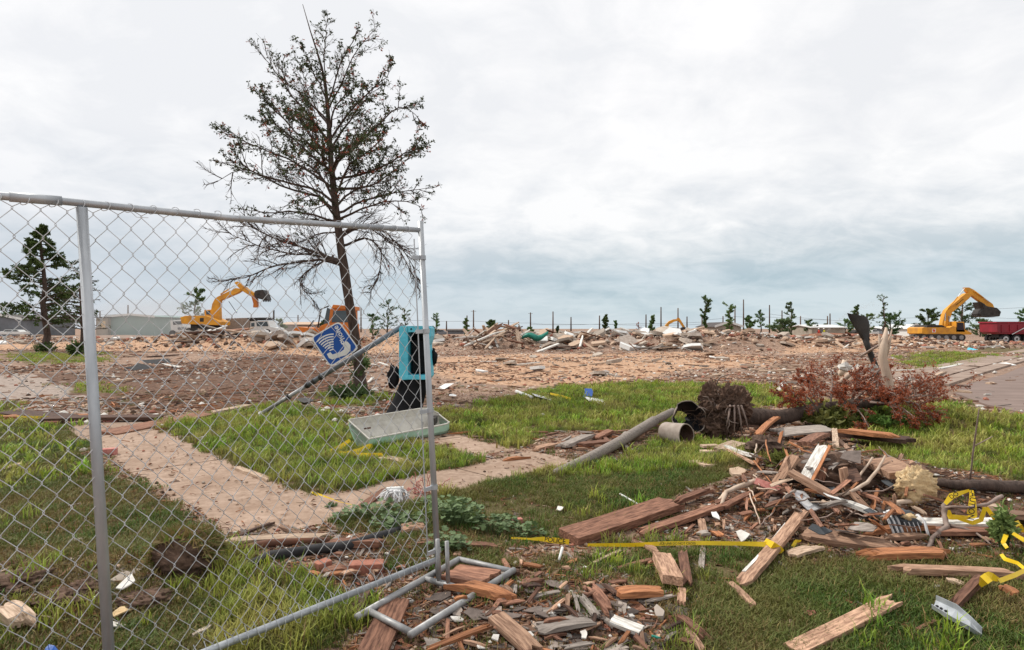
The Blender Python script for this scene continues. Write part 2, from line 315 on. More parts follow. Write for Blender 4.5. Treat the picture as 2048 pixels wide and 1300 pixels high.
def build(mb, name, m, parent=None, loc=None, smooth=False, bevel=0, rot=None):
    """mb holds world coordinates; the object's origin goes to its parent's origin (or loc)"""
    o3 = org(parent) if parent else (Vector(loc) if loc is not None else None)
    if o3 is None: o3 = Vector(np.mean(np.array(mb.v), axis=0)); o3.z = min(p[2] for p in mb.v)
    me = bpy.data.meshes.new(name)
    if rot is not None:
        Ri = rot.transposed(); vs = [tuple(Ri @ (Vector(p) - o3)) for p in mb.v]
    else: vs = [(p[0] - o3.x, p[1] - o3.y, p[2] - o3.z) for p in mb.v]
    me.from_pydata(vs, [], mb.f)
    ms = mb.mats if mb.mats and mb.mats != [None] else [m]
    for x in ms: me.materials.append(x or m)
    if len(ms) > 1: me.polygons.foreach_set('material_index', mb.m)
    if smooth: me.polygons.foreach_set('use_smooth', [True] * len(me.polygons))
    me.update()
    o = bpy.data.objects.new(name, me); COL.objects.link(o)
    if parent: o.parent = parent; o.location = (0, 0, 0)
    else: o.location = o3
    if rot is not None: o.rotation_euler = rot.to_euler()
    ORG[o.name] = o3
    if bevel:
        b = o.modifiers.new('bevel', 'BEVEL'); b.width = bevel; b.segments = 2; b.limit_method = 'ANGLE'
    return o
def U(a, b): return random.uniform(a, b)
def ncopy(src, loc, rot, sc, name, label=None, cat=None, group=None):
    c = bpy.data.objects.new(name, src.data); COL.objects.link(c); c.location = loc; c.rotation_euler = rot; c.scale = sc
    if label: tag(c, label, cat, group)
    return c
# ---------------------------------------------------------------- ground
def ground():
    rs = [.35]
    while rs[-1] < 2500: rs.append(rs[-1] * (1.0155 if rs[-1] < 90 else 1.05))
    rs = np.array(rs); a = np.concatenate([np.linspace(-54, 54, 500), np.linspace(54, 306, 50)[1:-1]]) * math.pi / 180
    nr, na = len(rs), len(a); R, A = np.meshgrid(rs, a, indexing='ij'); X = (R * np.sin(A)).ravel(); Y = (R * np.cos(A)).ravel(); Z = T(X, Y)
    Z = np.where(R.ravel() > 300, 0, Z)
    v = np.column_stack([X, Y, Z]); v = np.vstack([v, [0, 0, tz(0, 0)]])
    i = np.arange(nr - 1)[:, None] * na + np.arange(na)[None, :]; j = np.arange(nr - 1)[:, None] * na + (np.arange(na)[None, :] + 1) % na
    f = np.stack([i, j, j + na, i + na], -1).reshape(-1, 4)[:, ::-1]
    me = bpy.data.meshes.new('ground'); me.from_pydata(v.tolist(), [], f.tolist() + [(k, (k + 1) % na, nr * na)[::-1] for k in range(na)][0:0] + [((k + 1) % na, k, nr * na) for k in range(na)])
    me.polygons.foreach_set('use_smooth', [True] * len(me.polygons))
    for nm in ('grass', 'dark', 'sand', 'grey'):
        at = me.attributes.new(nm, 'FLOAT', 'POINT'); at.data.foreach_set('value', np.append(mask(nm, X, Y), 0).astype(np.float32))
    o = bpy.data.objects.new('ground', me); COL.objects.link(o); o['kind'] = 'structure'; o['label'] = 'churned dirt lot with patches of grass'
    m = bpy.data.materials.new('ground'); m.use_nodes = True; nt = m.node_tree; N = nt.nodes; L = nt.links; b = N['Principled BSDF']
    b.inputs['Roughness'].default_value = .97; b.inputs['Specular IOR Level'].default_value = .15
    geo = N.new('ShaderNodeNewGeometry')
    def noise(sc, det=6, ro=.65, vec=None):
        t = N.new('ShaderNodeTexNoise'); t.inputs['Scale'].default_value = sc; t.inputs['Detail'].default_value = det; t.inputs['Roughness'].default_value = ro; L.new(vec or geo.outputs['Position'], t.inputs['Vector']); return t.outputs[0]
    def ramp(f, st):
        r = N.new('ShaderNodeValToRGB'); e = r.color_ramp.elements
        while len(e) < len(st): e.new(.5)
        for k, (p, c) in enumerate(st): e[k].position = p; e[k].color = (*c, 1)
        L.new(f, r.inputs[0]); return r.outputs[0]
    def mix(f, a_, b_):
        x = N.new('ShaderNodeMix'); x.data_type = 'RGBA'
        if isinstance(f, float): x.inputs[0].default_value = f
        else: L.new(f, x.inputs[0])
        L.new(a_, x.inputs[6]); L.new(b_, x.inputs[7]); return x.outputs[2]
    def attr(nm, nz, lo=.35, hi=.65, k=.5):
        a_ = N.new('ShaderNodeAttribute'); a_.attribute_name = nm
        m1 = N.new('ShaderNodeMath'); m1.operation = 'MULTIPLY_ADD'; L.new(nz, m1.inputs[0]); m1.inputs[1].default_value = k; 
        m2 = N.new('ShaderNodeMath'); m2.operation = 'SUBTRACT'; L.new(a_.outputs['Fac'], m2.inputs[0]); m2.inputs[1].default_value = k / 2; L.new(m2.outputs[0], m1.inputs[2])
        r = N.new('ShaderNodeMapRange'); L.new(m1.outputs[0], r.inputs[0]); r.inputs[1].default_value = lo; r.inputs[2].default_value = hi; return r.outputs[0]
    nA = noise(1.1); nB = noise(9, 8, .7); nC = noise(60, 4, .7); nD = noise(.12, 5)
    dirt = ramp(nB, [(.34, (.085, .048, .034)), (.46, (.20, .125, .088)), (.55, (.31, .205, .15)), (.68, (.48, .355, .27))])
    dirt = mix(.4, dirt, ramp(nA, [(.38, (.15, .09, .066)), (.60, (.36, .24, .175))]))
    dirt = mix(.25, dirt, ramp(nD, [(.38, (.20, .14, .11)), (.62, (.42, .29, .21))]))
    vo = N.new('ShaderNodeTexVoronoi'); vo.inputs['Scale'].default_value = 5; L.new(geo.outputs['Position'], vo.inputs['Vector'])
    chip = N.new('ShaderNodeMapRange'); L.new(vo.outputs['Distance'], chip.inputs[0]); chip.inputs[1].default_value = .30; chip.inputs[2].default_value = .22
    sp = N.new('ShaderNodeSeparateColor'); L.new(vo.outputs['Color'], sp.inputs[0]); gt = N.new('ShaderNodeMath'); gt.operation = 'GREATER_THAN'; L.new(sp.outputs[0], gt.inputs[0]); gt.inputs[1].default_value = .6
    cf = N.new('ShaderNodeMath'); cf.operation = 'MULTIPLY'; L.new(chip.outputs[0], cf.inputs[0]); L.new(gt.outputs[0], cf.inputs[1])
    dirt = mix(cf.outputs[0], dirt, ramp(sp.outputs[1], [(0, (.10, .07, .055)), (.5, (.45, .34, .26)), (1, (.62, .55, .48))]))
    dk = ramp(nB, [(.32, (.045, .024, .016)), (.5, (.13, .074, .05)), (.68, (.27, .17, .12))])
    sand = ramp(nB, [(.34, (.24, .13, .08)), (.5, (.45, .275, .17)), (.66, (.60, .43, .31))])
    grey = ramp(nB, [(.3, (.20, .155, .13)), (.5, (.33, .265, .225)), (.7, (.42, .35, .30))])
    gr = ramp(nC, [(.3, (.028, .028, .012)), (.5, (.09, .078, .034)), (.7, (.20, .145, .08))])
    gr = mix(ramp(nA, [(.40, (0, 0, 0)), (.62, (.8, .8, .8))]), gr, ramp(nC, [(.3, (.10, .075, .035)), (.7, (.26, .185, .095))]))
    c = mix(attr('dark', nA, .25, .95, .8), dirt, dk); c = mix(attr('sand', nB, .25, .95, .7), c, sand); c = mix(attr('grey', nB), c, grey); c = mix(attr('grass', nB, .25, .6), c, gr)
    L.new(c, b.inputs['Base Color'])
    ad = N.new('ShaderNodeMath'); ad.operation = 'MULTIPLY_ADD'; L.new(nC, ad.inputs[0]); ad.inputs[1].default_value = .25; L.new(nB, ad.inputs[2])
    bp = N.new('ShaderNodeBump'); bp.inputs['Strength'].default_value = .7; bp.inputs['Distance'].default_value = .04; L.new(ad.outputs[0], bp.inputs['Height']); L.new(bp.outputs[0], b.inputs['Normal'])
    me.materials.append(m); return o
ground()
def overlay(m, col, scale, lo, hi):
    nt = m.node_tree; N = nt.nodes; L = nt.links; geo = N.new('ShaderNodeNewGeometry'); t = N.new('ShaderNodeTexNoise'); t.inputs['Scale'].default_value = scale; t.inputs['Detail'].default_value = 7; t.inputs['Roughness'].default_value = .65; L.new(geo.outputs['Position'], t.inputs['Vector'])
    r = N.new('ShaderNodeValToRGB'); r.color_ramp.elements[0].position = lo; r.color_ramp.elements[1].position = hi; L.new(t.outputs[0], r.inputs[0])
    hs = [n for n in N if n.type == 'HUE_SAT'][0]; tos = [l.to_socket for l in hs.outputs[0].links]; mx = N.new('ShaderNodeMix'); mx.data_type = 'RGBA'; L.new(r.outputs[0], mx.inputs[0]); L.new(hs.outputs[0], mx.inputs[6]); mx.inputs[7].default_value = (*col, 1)
    for s in tos: L.new(mx.outputs[2], s)
overlay(walkm, (.24, .155, .105), 1.5, .47, .75)
# the road, its kerb and the sidewalks
def sheet(name, poly, z, m, n=1):
    mb = MB(); mb.prism([(x, y, z - .03) for x, y in poly], (0, 0, .03)); o = build(mb, name, m, loc=(poly[0][0], poly[0][1], 0)); o['kind'] = 'structure'; return o
roadm = mat('road_asphalt', (.245, .18, .155), (.16, .115, .095), 1.1, (1, 3.0, 1), rough=.95, bump=.5, rnd=0, contrast=.6, c3=(.31, .235, .20), bscale=.02)
kerbm = mat('kerb_concrete', (.36, .275, .22), (.22, .155, .12), 1.6, rough=.95, bump=.3, rnd=.04)
sheet('road', [(9.9,13.4),(9.0,11.4),(8.75,10.2),(9.2,8.9),(11.7,6.5),(17.2,3.8),(40,2.4),(118,60),(118,108),(33,36.3),(15.4,18.8),(11.4,15.2)], .012, roadm)
kerb = bpy.data.objects.new('kerb', None); COL.objects.link(kerb); kerb['kind'] = 'structure'
def strip_piece(p, q, w, z0, z1, m, name, parent, gap=.012):
    p = Vector((*p, 0)); q = Vector((*q, 0)); t = (q - p).normalized(); n = Vector((-t.y, t.x, 0)); p = p + t * gap / 2; q = q - t * gap / 2
    mb = MB(); mb.prism([p + n * w / 2 + Vector((0, 0, z0)), q + n * w / 2 + Vector((0, 0, z0)), q - n * w / 2 + Vector((0, 0, z0)), p - n * w / 2 + Vector((0, 0, z0))], (0, 0, z1 - z0)); return build(mb, name, m, parent)
kp = [(10.9, 15.4), (13.0, 17.5), (15.1, 19.6), (17.6, 22.0), (20.2, 24.5), (22.8, 27.0), (25.6, 29.7), (28.6, 32.6), (32, 35.9), (36, 39.7)]
for i in range(len(kp) - 1):
    strip_piece(kp[i], kp[i + 1], .5, -.03, .04, kerbm, 'kerb_stone', kerb, .02)
verge = bpy.data.objects.new('roadside_sidewalk', None); COL.objects.link(verge); verge['kind'] = 'structure'
for i in range(len(kp) - 1):
    strip_piece((kp[i][0] - .75, kp[i][1] + .75), (kp[i + 1][0] - .75, kp[i + 1][1] + .75), 1.35, -.03, .03, kerbm, 'paving_slab', verge, .03)
for wi, (x0, y0, x1, y1, w) in enumerate(WALKS):
    L = math.hypot(x1 - x0, y1 - y0); n = max(2, round(L / 1.22)); e = bpy.data.objects.new('sidewalk', None); COL.objects.link(e); e['kind'] = 'structure'
    for k in range(n):
        a, b = k / n, (k + 1) / n; z = .010 + U(-.002, .003) + .004 * wi
        strip_piece((x0 + (x1 - x0) * a, y0 + (y1 - y0) * a), (x0 + (x1 - x0) * b, y0 + (y1 - y0) * b), w, -.05, z, walkm, 'paving_slab', e, .014)
# ---------------------------------------------------------------- instanced ground cover
def scatter(name, protos, pts, rots, scl, label):
    me = bpy.data.meshes.new(name); me.from_pydata(pts.tolist(), [], [])
    a = me.attributes.new('rot', 'FLOAT_VECTOR', 'POINT'); a.data.foreach_set('vector', rots.astype(np.float32).ravel())
    a = me.attributes.new('scl', 'FLOAT_VECTOR', 'POINT'); a.data.foreach_set('vector', scl.astype(np.float32).ravel())
    a = me.attributes.new('pick', 'INT', 'POINT'); a.data.foreach_set('value', np.random.RandomState(len(pts)).randint(0, len(protos), len(pts)).astype(np.int32))
    o = bpy.data.objects.new(name, me); COL.objects.link(o); o['kind'] = 'stuff'; o['label'] = label
    ng = bpy.data.node_groups.new(name, 'GeometryNodeTree')
    ng.interface.new_socket('Geometry', in_out='INPUT', socket_type='NodeSocketGeometry'); ng.interface.new_socket('Geometry', in_out='OUTPUT', socket_type='NodeSocketGeometry')
    N = ng.nodes; L = ng.links; gi = N.new('NodeGroupInput'); go = N.new('NodeGroupOutput')
    iop = N.new('GeometryNodeInstanceOnPoints'); L.new(gi.outputs[0], iop.inputs['Points'])
    ji = N.new('GeometryNodeJoinGeometry')
    for p in protos[::-1]:
        oi = N.new('GeometryNodeObjectInfo'); oi.inputs[0].default_value = p; oi.inputs['As Instance'].default_value = True; L.new(oi.outputs['Geometry'], ji.inputs[0])
    L.new(ji.outputs[0], iop.inputs['Instance']); iop.inputs['Pick Instance'].default_value = True
    def na(nm, t):
        x = N.new('GeometryNodeInputNamedAttribute'); x.data_type = t; x.inputs['Name'].default_value = nm; return x.outputs[0]
    L.new(na('pick', 'INT'), iop.inputs['Instance Index']); L.new(na('scl', 'FLOAT_VECTOR'), iop.inputs['Scale'])
    er = N.new('FunctionNodeEulerToRotation'); L.new(na('rot', 'FLOAT_VECTOR'), er.inputs[0]); L.new(er.outputs[0], iop.inputs['Rotation'])
    L.new(iop.outputs[0], go.inputs[0]); md = o.modifiers.new('scatter', 'NODES'); md.node_group = ng; return o
def proto(mb, name, m, smooth=False):
    me = bpy.data.meshes.new(name); me.from_pydata(mb.v, [], mb.f); ms = mb.mats if mb.mats and mb.mats != [None] else [m]
    for x in ms: me.materials.append(x or m)
    if len(ms) > 1: me.polygons.foreach_set('material_index', mb.m)
    if smooth: me.polygons.foreach_set('use_smooth', [True] * len(me.polygons))
    return bpy.data.objects.new(name, me)
def field(rho, rmax, n, seed, half=52, rmin=.9):
    """random points with a density falling with distance: n candidates drawn with pdf ~ rho(r)*r"""
    rg = np.random.RandomState(seed); r = np.linspace(rmin, rmax, 4000); w = np.array([rho(q) * q for q in r]); c = np.cumsum(w); c /= c[-1]
    R = np.interp(rg.rand(n), c, r); A = np.radians((rg.rand(n) * 2 - 1) * half); return R * np.sin(A), R * np.cos(A), rg
def grassmat(name, c1, c2, c3):
    m = mat(name, c1, c2, 4, rough=.6, bump=0, rnd=.4, trans=.3, hue=.03, contrast=.6); nt = m.node_tree; N = nt.nodes; L = nt.links
    geo = N.new('ShaderNodeNewGeometry'); t = N.new('ShaderNodeTexNoise'); t.inputs['Scale'].default_value = 1.3; t.inputs['Detail'].default_value = 4; L.new(geo.outputs['Position'], t.inputs['Vector'])
    r = N.new('ShaderNodeValToRGB'); r.color_ramp.elements[0].position = .42; r.color_ramp.elements[1].position = .62; L.new(t.outputs[0], r.inputs[0])
    hs = [n for n in N if n.type == 'HUE_SAT'][0]; tos = [l.to_socket for l in hs.outputs[0].links]; mx = N.new('ShaderNodeMix'); mx.data_type = 'RGBA'; L.new(r.outputs[0], mx.inputs[0]); L.new(hs.outputs[0], mx.inputs[6]); mx.inputs[7].default_value = (*c3, 1)
    for s in tos: L.new(mx.outputs[2], s)
    return m
grassm = grassmat('grass_blade', (.115, .185, .030), (.055, .095, .016), (.17, .165, .045))
grasst = grassmat('tall_grass_blade', (.30, .42, .045), (.16, .25, .028), (.38, .36, .09))
strawm = mat('straw_blade', (.27, .20, .075), (.13, .10, .035), 4, rough=.7, bump=0, rnd=.3, trans=.2, hue=.02)
def tuft(nb, h, spread, wid, mat_, seed, droop=.6):
    rg = random.Random(seed); mb = MB()
    for k in range(nb):
        a = rg.uniform(0, 6.283); r = spread * math.sqrt(rg.random()); x, y = r * math.cos(a), r * math.sin(a); hh = h * rg.uniform(.5, 1.15); b = rg.uniform(0, 6.283)
        lean = hh * rg.uniform(.15, droop); dx, dy = math.cos(b), math.sin(b); sx, sy = -dy * wid / 2, dx * wid / 2
        p0 = (x - sx, y - sy, -.005); p1 = (x + sx, y + sy, -.005); p2 = (x + dx * lean * .35 + sx * .8, y + dy * lean * .35 + sy * .8, hh * .6); p3 = (x + dx * lean * .35 - sx * .8, y + dy * lean * .35 - sy * .8, hh * .6); p4 = (x + dx * lean, y + dy * lean, hh * rg.uniform(.8, 1))
        mb.add([p0, p1, p2, p3, p4], [(0, 1, 2, 3), (3, 2, 4)], mat_ if rg.random() > .12 else strawm)
    return mb
gp = [proto(tuft(26, .036, .055, .0042, grassm, k, 1.2), 'grass_tuft', grassm) for k in range(4)]
gt = [proto(tuft(22, .10, .05, .006, grasst, 10 + k, .9), 'tall_grass_tuft', grassm) for k in range(3)]
gs = [proto(tuft(20, .035, .06, .004, strawm, 20 + k, 1.3), 'straw_tuft', strawm) for k in range(3)]
gf = [proto(tuft(24, .12, .16, .02, grasst, 30 + k, .9), 'far_grass_tuft', grassm) for k in range(3)]
def covered(x, y): return (walkd(x, y) < -.22 * fbm(np.asarray(x) * 2.5, np.asarray(y) * 2.5, 21, 4) + .06) | inpoly(x, y, ROAD)
def lay(name, protos, x, y, keep, rg, s0, s1, label, tilt=.15, sz=None):
    x, y = x[keep], y[keep]; z = T(x, y); z = np.where(walkd(x, y) < 0, np.maximum(z, .018), z); z = np.where(inpoly(x, y, ROAD), .014, z); n = len(x); s = s0 + (s1 - s0) * rg.rand(n) ** 1.6
    ro = np.column_stack([(rg.rand(n) - .5) * tilt, (rg.rand(n) - .5) * tilt, rg.rand(n) * 6.283]); sc = np.column_stack([s, s, s])
    if sz is not None: z = z + sz * s
    return scatter(name, protos, np.column_stack([x, y, z]), ro, sc, label)
rho = lambda r: min(1, (2.6 / r)) ** 1.35
x, y, rg = field(rho, 16, 120000, 1); g = mask('grass', x, y); dens = np.clip((fbm(x * 1.3, y * 1.3, 31, 4) - .30) * 3.2, .12, 1); dk_ = mask('dark', x, y)
fr = inpoly(*proj(x, y), [(1180,1090),(2700,1100),(2700,1500),(1200,1500)]); keep = (rg.rand(len(x)) < (g * dens * (1 - .92 * dk_) * np.where(fr, .75, 1) + .02)) & ~covered(x, y)
lay('short_grass', gp, x, y, keep, rg, .7, 1.5, 'short green lawn grass growing through the debris')
x, y, rg = field(rho, 16, 26000, 2); g = mask('grass', x, y); px_, py_ = proj(x, y)
cl = fbm(x * 1.6, y * 1.6, 33, 3); mid = ((px_ > 860) & (py_ < 960)) | ((px_ > 300) & (px_ < 900) & (py_ < 1000)) | ((px_ > 420) & (px_ < 760) & (py_ > 1100))
keep = (rg.rand(len(x)) < g * np.where(mid, .95, np.clip((cl - .50) * 4, 0, 1) * .22)) & ~covered(x, y)
lay('tall_grass', gt, x, y, keep, rg, .6, 1.35, 'taller tufts of uncut green grass')
x, y, rg = field(rho, 14, 60000, 3); g = mask('grass', x, y); px_, py_ = proj(x, y); br = np.clip((fbm(x * 1.1, y * 1.1, 35, 4) - .42) * 5, 0, 1)
keep = (rg.rand(len(x)) < (g * (br * .6 + .5 * (px_ < 520) * (py_ > 930)) + .03)) & ~covered(x, y)
lay('dry_grass', gs, x, y, keep, rg, .7, 1.5, 'dry straw-coloured grass mixed into the lawn')
x, y, rg = field(lambda r: 1 if r < 22 else 22 / r, 45, 26000, 4, rmin=7); g = mask('grass', x, y)
keep = (rg.rand(len(x)) < g * .8) & ~covered(x, y)
lay('far_grass', gf, x, y, keep, rg, .5, 1.3, 'grass of the far patches beside the dirt lot')
# litter: prototypes about one unit long
def shard(rg, L, w, t, m, n=5, jag=.3):
    mb = MB(); up = []; dn = []
    for i in range(n):
        u = i / (n - 1) - .5; k = 1 - (abs(u) * 2) ** 7 * rg.uniform(.1, 1); up.append((u * L, w / 2 * k * rg.uniform(1 - jag, 1), 0)); dn.append((u * L, -w / 2 * k * rg.uniform(1 - jag, 1), 0))
    mb.prism(up + dn[::-1], (0, 0, t), m); return mb
def flake(rg, r, t, m, n=6):
    mb = MB(); a0 = rg.uniform(0, 6); n = rg.choice([4, 4, 5])
    mb.prism([(r * rg.uniform(.45, 1.2) * math.cos(a0 + 6.283 * i / n), r * rg.uniform(.4, 1) * math.sin(a0 + 6.283 * i / n), 0) for i in range(n)], (rg.uniform(-.02, .02) * r, 0, t), m); return mb
def rock(rg, r, m):
    mb = MB(); vs = [(0, 0, r * .8), (0, 0, -r * .6)]; n = 6
    for h_, q in ((.35, .85), (-.2, 1.0)):
        for k in range(n): a = 6.283 * k / n + h_; vs.append((q * r * rg.uniform(.7, 1.15) * math.cos(a), q * r * rg.uniform(.7, 1.15) * math.sin(a), r * h_ * rg.uniform(.6, 1.3)))
    fs = [(0, 2 + k, 2 + (k + 1) % n) for k in range(n)] + [(2 + k, 8 + k, 8 + (k + 1) % n, 2 + (k + 1) % n) for k in range(n)] + [(1, 8 + (k + 1) % n, 8 + k) for k in range(n)]
    mb.add(vs, fs, m); return mb
R_ = random.Random(5)
woodp = [proto(shard(R_, 1, U(.06, .18), U(.04, .09), [wood_brown, wood_tan, wood_orange, wood_grey, wood_brown, wood_tan, wood_pale, wood_dark][k % 8], jag=.5), 'splinter', wood_brown) for k in range(12)]
flakep = [proto(flake(R_, .5, .03, [shingle, shingle, wood_grey, clay, shingle, wood_brown][k % 6]), 'fragment', shingle) for k in range(9)]
whitep = [proto(flake(R_, .5, .16, plaster), 'plaster_bit', plaster) for k in range(3)] + [proto(rock(R_, .45, plaster), 'plaster_lump', plaster)] + [proto(shard(R_, 1, .14, .06, wood_white), 'white_splinter', wood_white)]
stonep = [proto(rock(R_, .5, [conc, bricktan, soilm, soilm, wood_tan, bricktan, soilm, brickm][k]), 'rubble_bit', conc) for k in range(8)]
deadlf = mat('leaf_litter', (.26, .12, .06), (.09, .04, .022), 9, rough=.9, bump=0, rnd=.35, hue=.02)
leafp = []
for k in range(4):
    mb = MB(); c = U(.1, .35); mb.add([(-.5, 0, .1), (-.1, .3, .1 + c), (.5, 0, .05), (-.1, -.3, .1 + c * .7)], [(0, 1, 2), (0, 2, 3)], deadlf); leafp.append(proto(mb, 'leaf', deadlf))
def zone(x, y):
    px_, py_ = proj(x, y); z = np.zeros(len(x))
    for poly, k in (([(870,1140),(1120,1120),(1340,1180),(1440,1340),(680,1340),(760,1200)], 1.0), ([(1420,900),(1700,850),(1860,940),(2300,990),(2300,1120),(1700,1105),(1560,1080),(1330,1075),(1250,1060),(1500,970)], 1.0),
                    ([(460,1070),(860,1060),(880,1160),(640,1210),(540,1140)], .8), ([(1000,940),(1300,860),(1420,880),(1300,905),(1100,950)], .8), ([(1700,1040),(2400,1000),(2400,1130),(1750,1110)], .9), ([(-200,1120),(300,1150),(330,1250),(-200,1260)], .35)):
        z = np.maximum(z, inpoly(px_, py_, poly) * k)
    return z
rl = lambda r: min(1, (3 / r)) ** 1.1
x, y, rg = field(rl, 12, 64000, 11); zz = zone(x, y); g = mask('grass', x, y); keep = (rg.rand(len(x)) < zz * .85 + .13 + (1 - g) * .22) & ~(covered(x, y) & (rg.rand(len(x)) > .10))
lay('wood_splinters', woodp, x, y, keep, rg, .02, .12, 'small wood splinters strewn on the ground', .5, .03)
x, y, rg = field(rl, 12, 20000, 12); zz = zone(x, y); g = mask('grass', x, y); keep = (rg.rand(len(x)) < zz * .5 + .02 + (1 - g) * .10) & ~covered(x, y)
lay('shingle_fragments', flakep, x, y, keep, rg, .025, .12, 'small grey and brown fragments of roofing', .35, .02)
x, y, rg = field(rl, 14, 9000, 13); zz = zone(x, y); g = mask('grass', x, y); keep = (rg.rand(len(x)) < zz * .45 + .015 + (1 - g) * .08) & ~(covered(x, y) & (rg.rand(len(x)) > .1))
lay('plaster_bits', whitep, x, y, keep, rg, .015, .06, 'small white bits of plaster and paint', .4, .1)
x, y, rg = field(rl, 14, 64000, 14); zz = zone(x, y); g = mask('grass', x, y); keep = (rg.rand(len(x)) < zz * .6 + .12 + (1 - g) * .5) & ~(covered(x, y) & (rg.rand(len(x)) > .13))
lay('leaf_litter', leafp, x, y, keep, rg, .02, .055, 'dead brown leaves and bark scraps on the soil', .6, .0)
x, y, rg = field(rl, 12, 22000, 15); g = mask('grass', x, y); keep = (rg.rand(len(x)) < .1 + (1 - g) * .6) & ~(covered(x, y) & (rg.rand(len(x)) > .07))
lay('gravel', stonep, x, y, keep, rg, .01, .04, 'gravel and crumbs of soil and brick', .6, .0)
# mid and far field litter
rm = lambda r: min(1, (14 / r)) ** .9
x, y, rg = field(rm, 62, 100000, 16, rmin=7); g = mask('grass', x, y); s_ = mask('sand', x, y); cl = np.clip((fbm(x * .35, y * .35, 77, 3) - .40) * 5, 0.1, 1); keep = (rg.rand(len(x)) < (1 - g) * cl * (1 - .45 * s_) * .75) & ~(covered(x, y) & (rg.rand(len(x)) > .05))
lay('lot_wood_litter', woodp, x, y, keep, rg, .06, .36, 'broken wood strewn over the dirt lot', .35, .03)
x, y, rg = field(rm, 62, 50000, 17, rmin=8); g = mask('grass', x, y); cl = np.clip((fbm(x * .3, y * .3, 78, 3) - .42) * 5, 0.1, 1); keep = (rg.rand(len(x)) < (1 - g) * cl * .7) & ~(covered(x, y) & (rg.rand(len(x)) > .03))
lay('lot_rubble', stonep, x, y, keep, rg, .03, .13, 'small rubble of brick, concrete and soil on the lot', .6, .1)
x, y, rg = field(rm, 62, 22000, 18, rmin=8); g = mask('grass', x, y); cl = np.clip((fbm(x * .3, y * .3, 79, 3) - .42) * 5, 0.05, 1); keep = (rg.rand(len(x)) < (1 - g) * cl * .6 + .01) & ~(covered(x, y) & (rg.rand(len(x)) > .06))
lay('lot_light_fragments', whitep + flakep[:3], x, y, keep, rg, .04, .18, 'pale fragments strewn over the lot', .4, .05)
# berm rubble (small pieces)
bp_ = []
for mx, my, h, rx, ry, rg_ in MOUNDS:
    if my < 35: continue
    n = int(330 * rx * ry / 6); r = np.random.RandomState(int(my * 7 + mx * 3) % 9999)
    bp_.append(np.column_stack([mx + r.randn(n) * rx * .75, my + r.randn(n) * ry * .75]))
bp_ = np.vstack(bp_); rg = np.random.RandomState(3)
lay('berm_rubble', stonep + woodp[:6] + flakep[:2] + whitep[:2], bp_[:, 0], bp_[:, 1], np.ones(len(bp_), bool), rg, .08, .5, 'small rubble heaped in the debris berm', 1.6, .1)
# ---------------------------------------------------------------- chain-link panel
u3 = Vector((-.4256 + 1.522, 3.36 - 2.278, 0)).normalized()        # along the rails, to the right
BR = Vector((-.4256, 3.36, .154)); slope = (.154 - .079) / 1.54
lean = Vector((-u3.y, u3.x, 0))                                     # leaning away from the camera
vz = (lean * .135 + Vector((0, 0, 1.855))) ; HH = vz.length; vz.normalize(); uu = (u3 + Vector((0, 0, slope))).normalized(); nn = uu.cross(vz).normalized()
if nn.y > 0: nn = -nn
_BL = Vector((-1.522, 2.278, .079)); _TR = P(838, 460, 3.44); _TL = P(163, 408, 2.34)
def FP(a, b, c=0):
    s = -a / 1.54; return (BR + (_BL - BR) * s).lerp(_TR + (_TL - _TR) * s, b / HH) + nn * c            # a<=0 leftwards, b up, c towards the camera
fence = thing('chain_link_panel', BR, 'galvanized chain-link fence panel leaning at left, standing in front of everything', 'fence panel')
def pipe(pts, r, name, par, m=galv, n=14, **k):
    mb = MB(); mb.tube(pts, r, n); return build(mb, name, m, par, smooth=True, **k)
def flatcaps(o): pass
pipe([FP(-3.08, HH + .012), FP(-1.62, HH + .006), FP(-1.0, HH - .012), FP(0, HH)], .0148, 'top_rail', fence)
pipe([FP(-3.08, 0), FP(0, 0)], .0158, 'bottom_rail', fence)
pipe([FP(0.012, -.17), FP(.012, HH + .05)], .0170, 'post', fence)
pipe([FP(-1.54, .0), FP(-1.54, HH - .015)], .0195, 'post', fence)
pipe([FP(-3.08, -.1), FP(-3.08, HH + .05)], .0205, 'post', fence)
pipe([FP(-1.75, HH + .006), FP(-1.60, HH + .006)], .0185, 'rail_sleeve', fence)
mb = MB(); mb.box(FP(-.045, HH / 2, .0), (.005, .005, HH - .1), Matrix((uu, nn, vz)).transposed()); build(mb, 'tension_bar', galv, fence)
for b in (.05, .40, .83, 1.28, 1.70): 
    mb = MB(); mb.tube([FP(.012, b - .012), FP(.012, b + .012)], .0215, 14); mb.box(FP(-.03, b, .0), (.05, .012, .022), Matrix((uu, nn, vz)).transposed()); build(mb, 'brace_band', galv, fence, smooth=False)
sx, sv = .0405, HH / 35.0
mb = MB()
nw = int(3.03 / sx)
for k in range(nw):
    a0 = -.045 - (k + 1) * sx; pts = []
    for j in range(36):
        right = ((j + k) % 2 == 0); a = a0 + (sx if right else 0); b = min(max(j * sv + .02, 0), HH)
        sag = .009 * math.sin(a * 5 + b * 3) + .004 * math.sin(b * 9 + k * .7); a += .0035 * math.sin(b * 4.3 + a * 3.1) + U(-.0012, .0012); b += U(-.0012, .0012)
        dz = .0025 if (j % 2) else -.0025
        e = .0022 if right else -.0022
        pts.append(FP(a + e, b - .0022, dz + sag)); pts.append(FP(a + e, b + .0022, dz * .2 + sag))
    mb.tube(pts[:-1], .0015, 4, cap=False)
build(mb, 'wire_mesh', wire_m, fence, smooth=True)
mb = MB(); mb2 = MB()
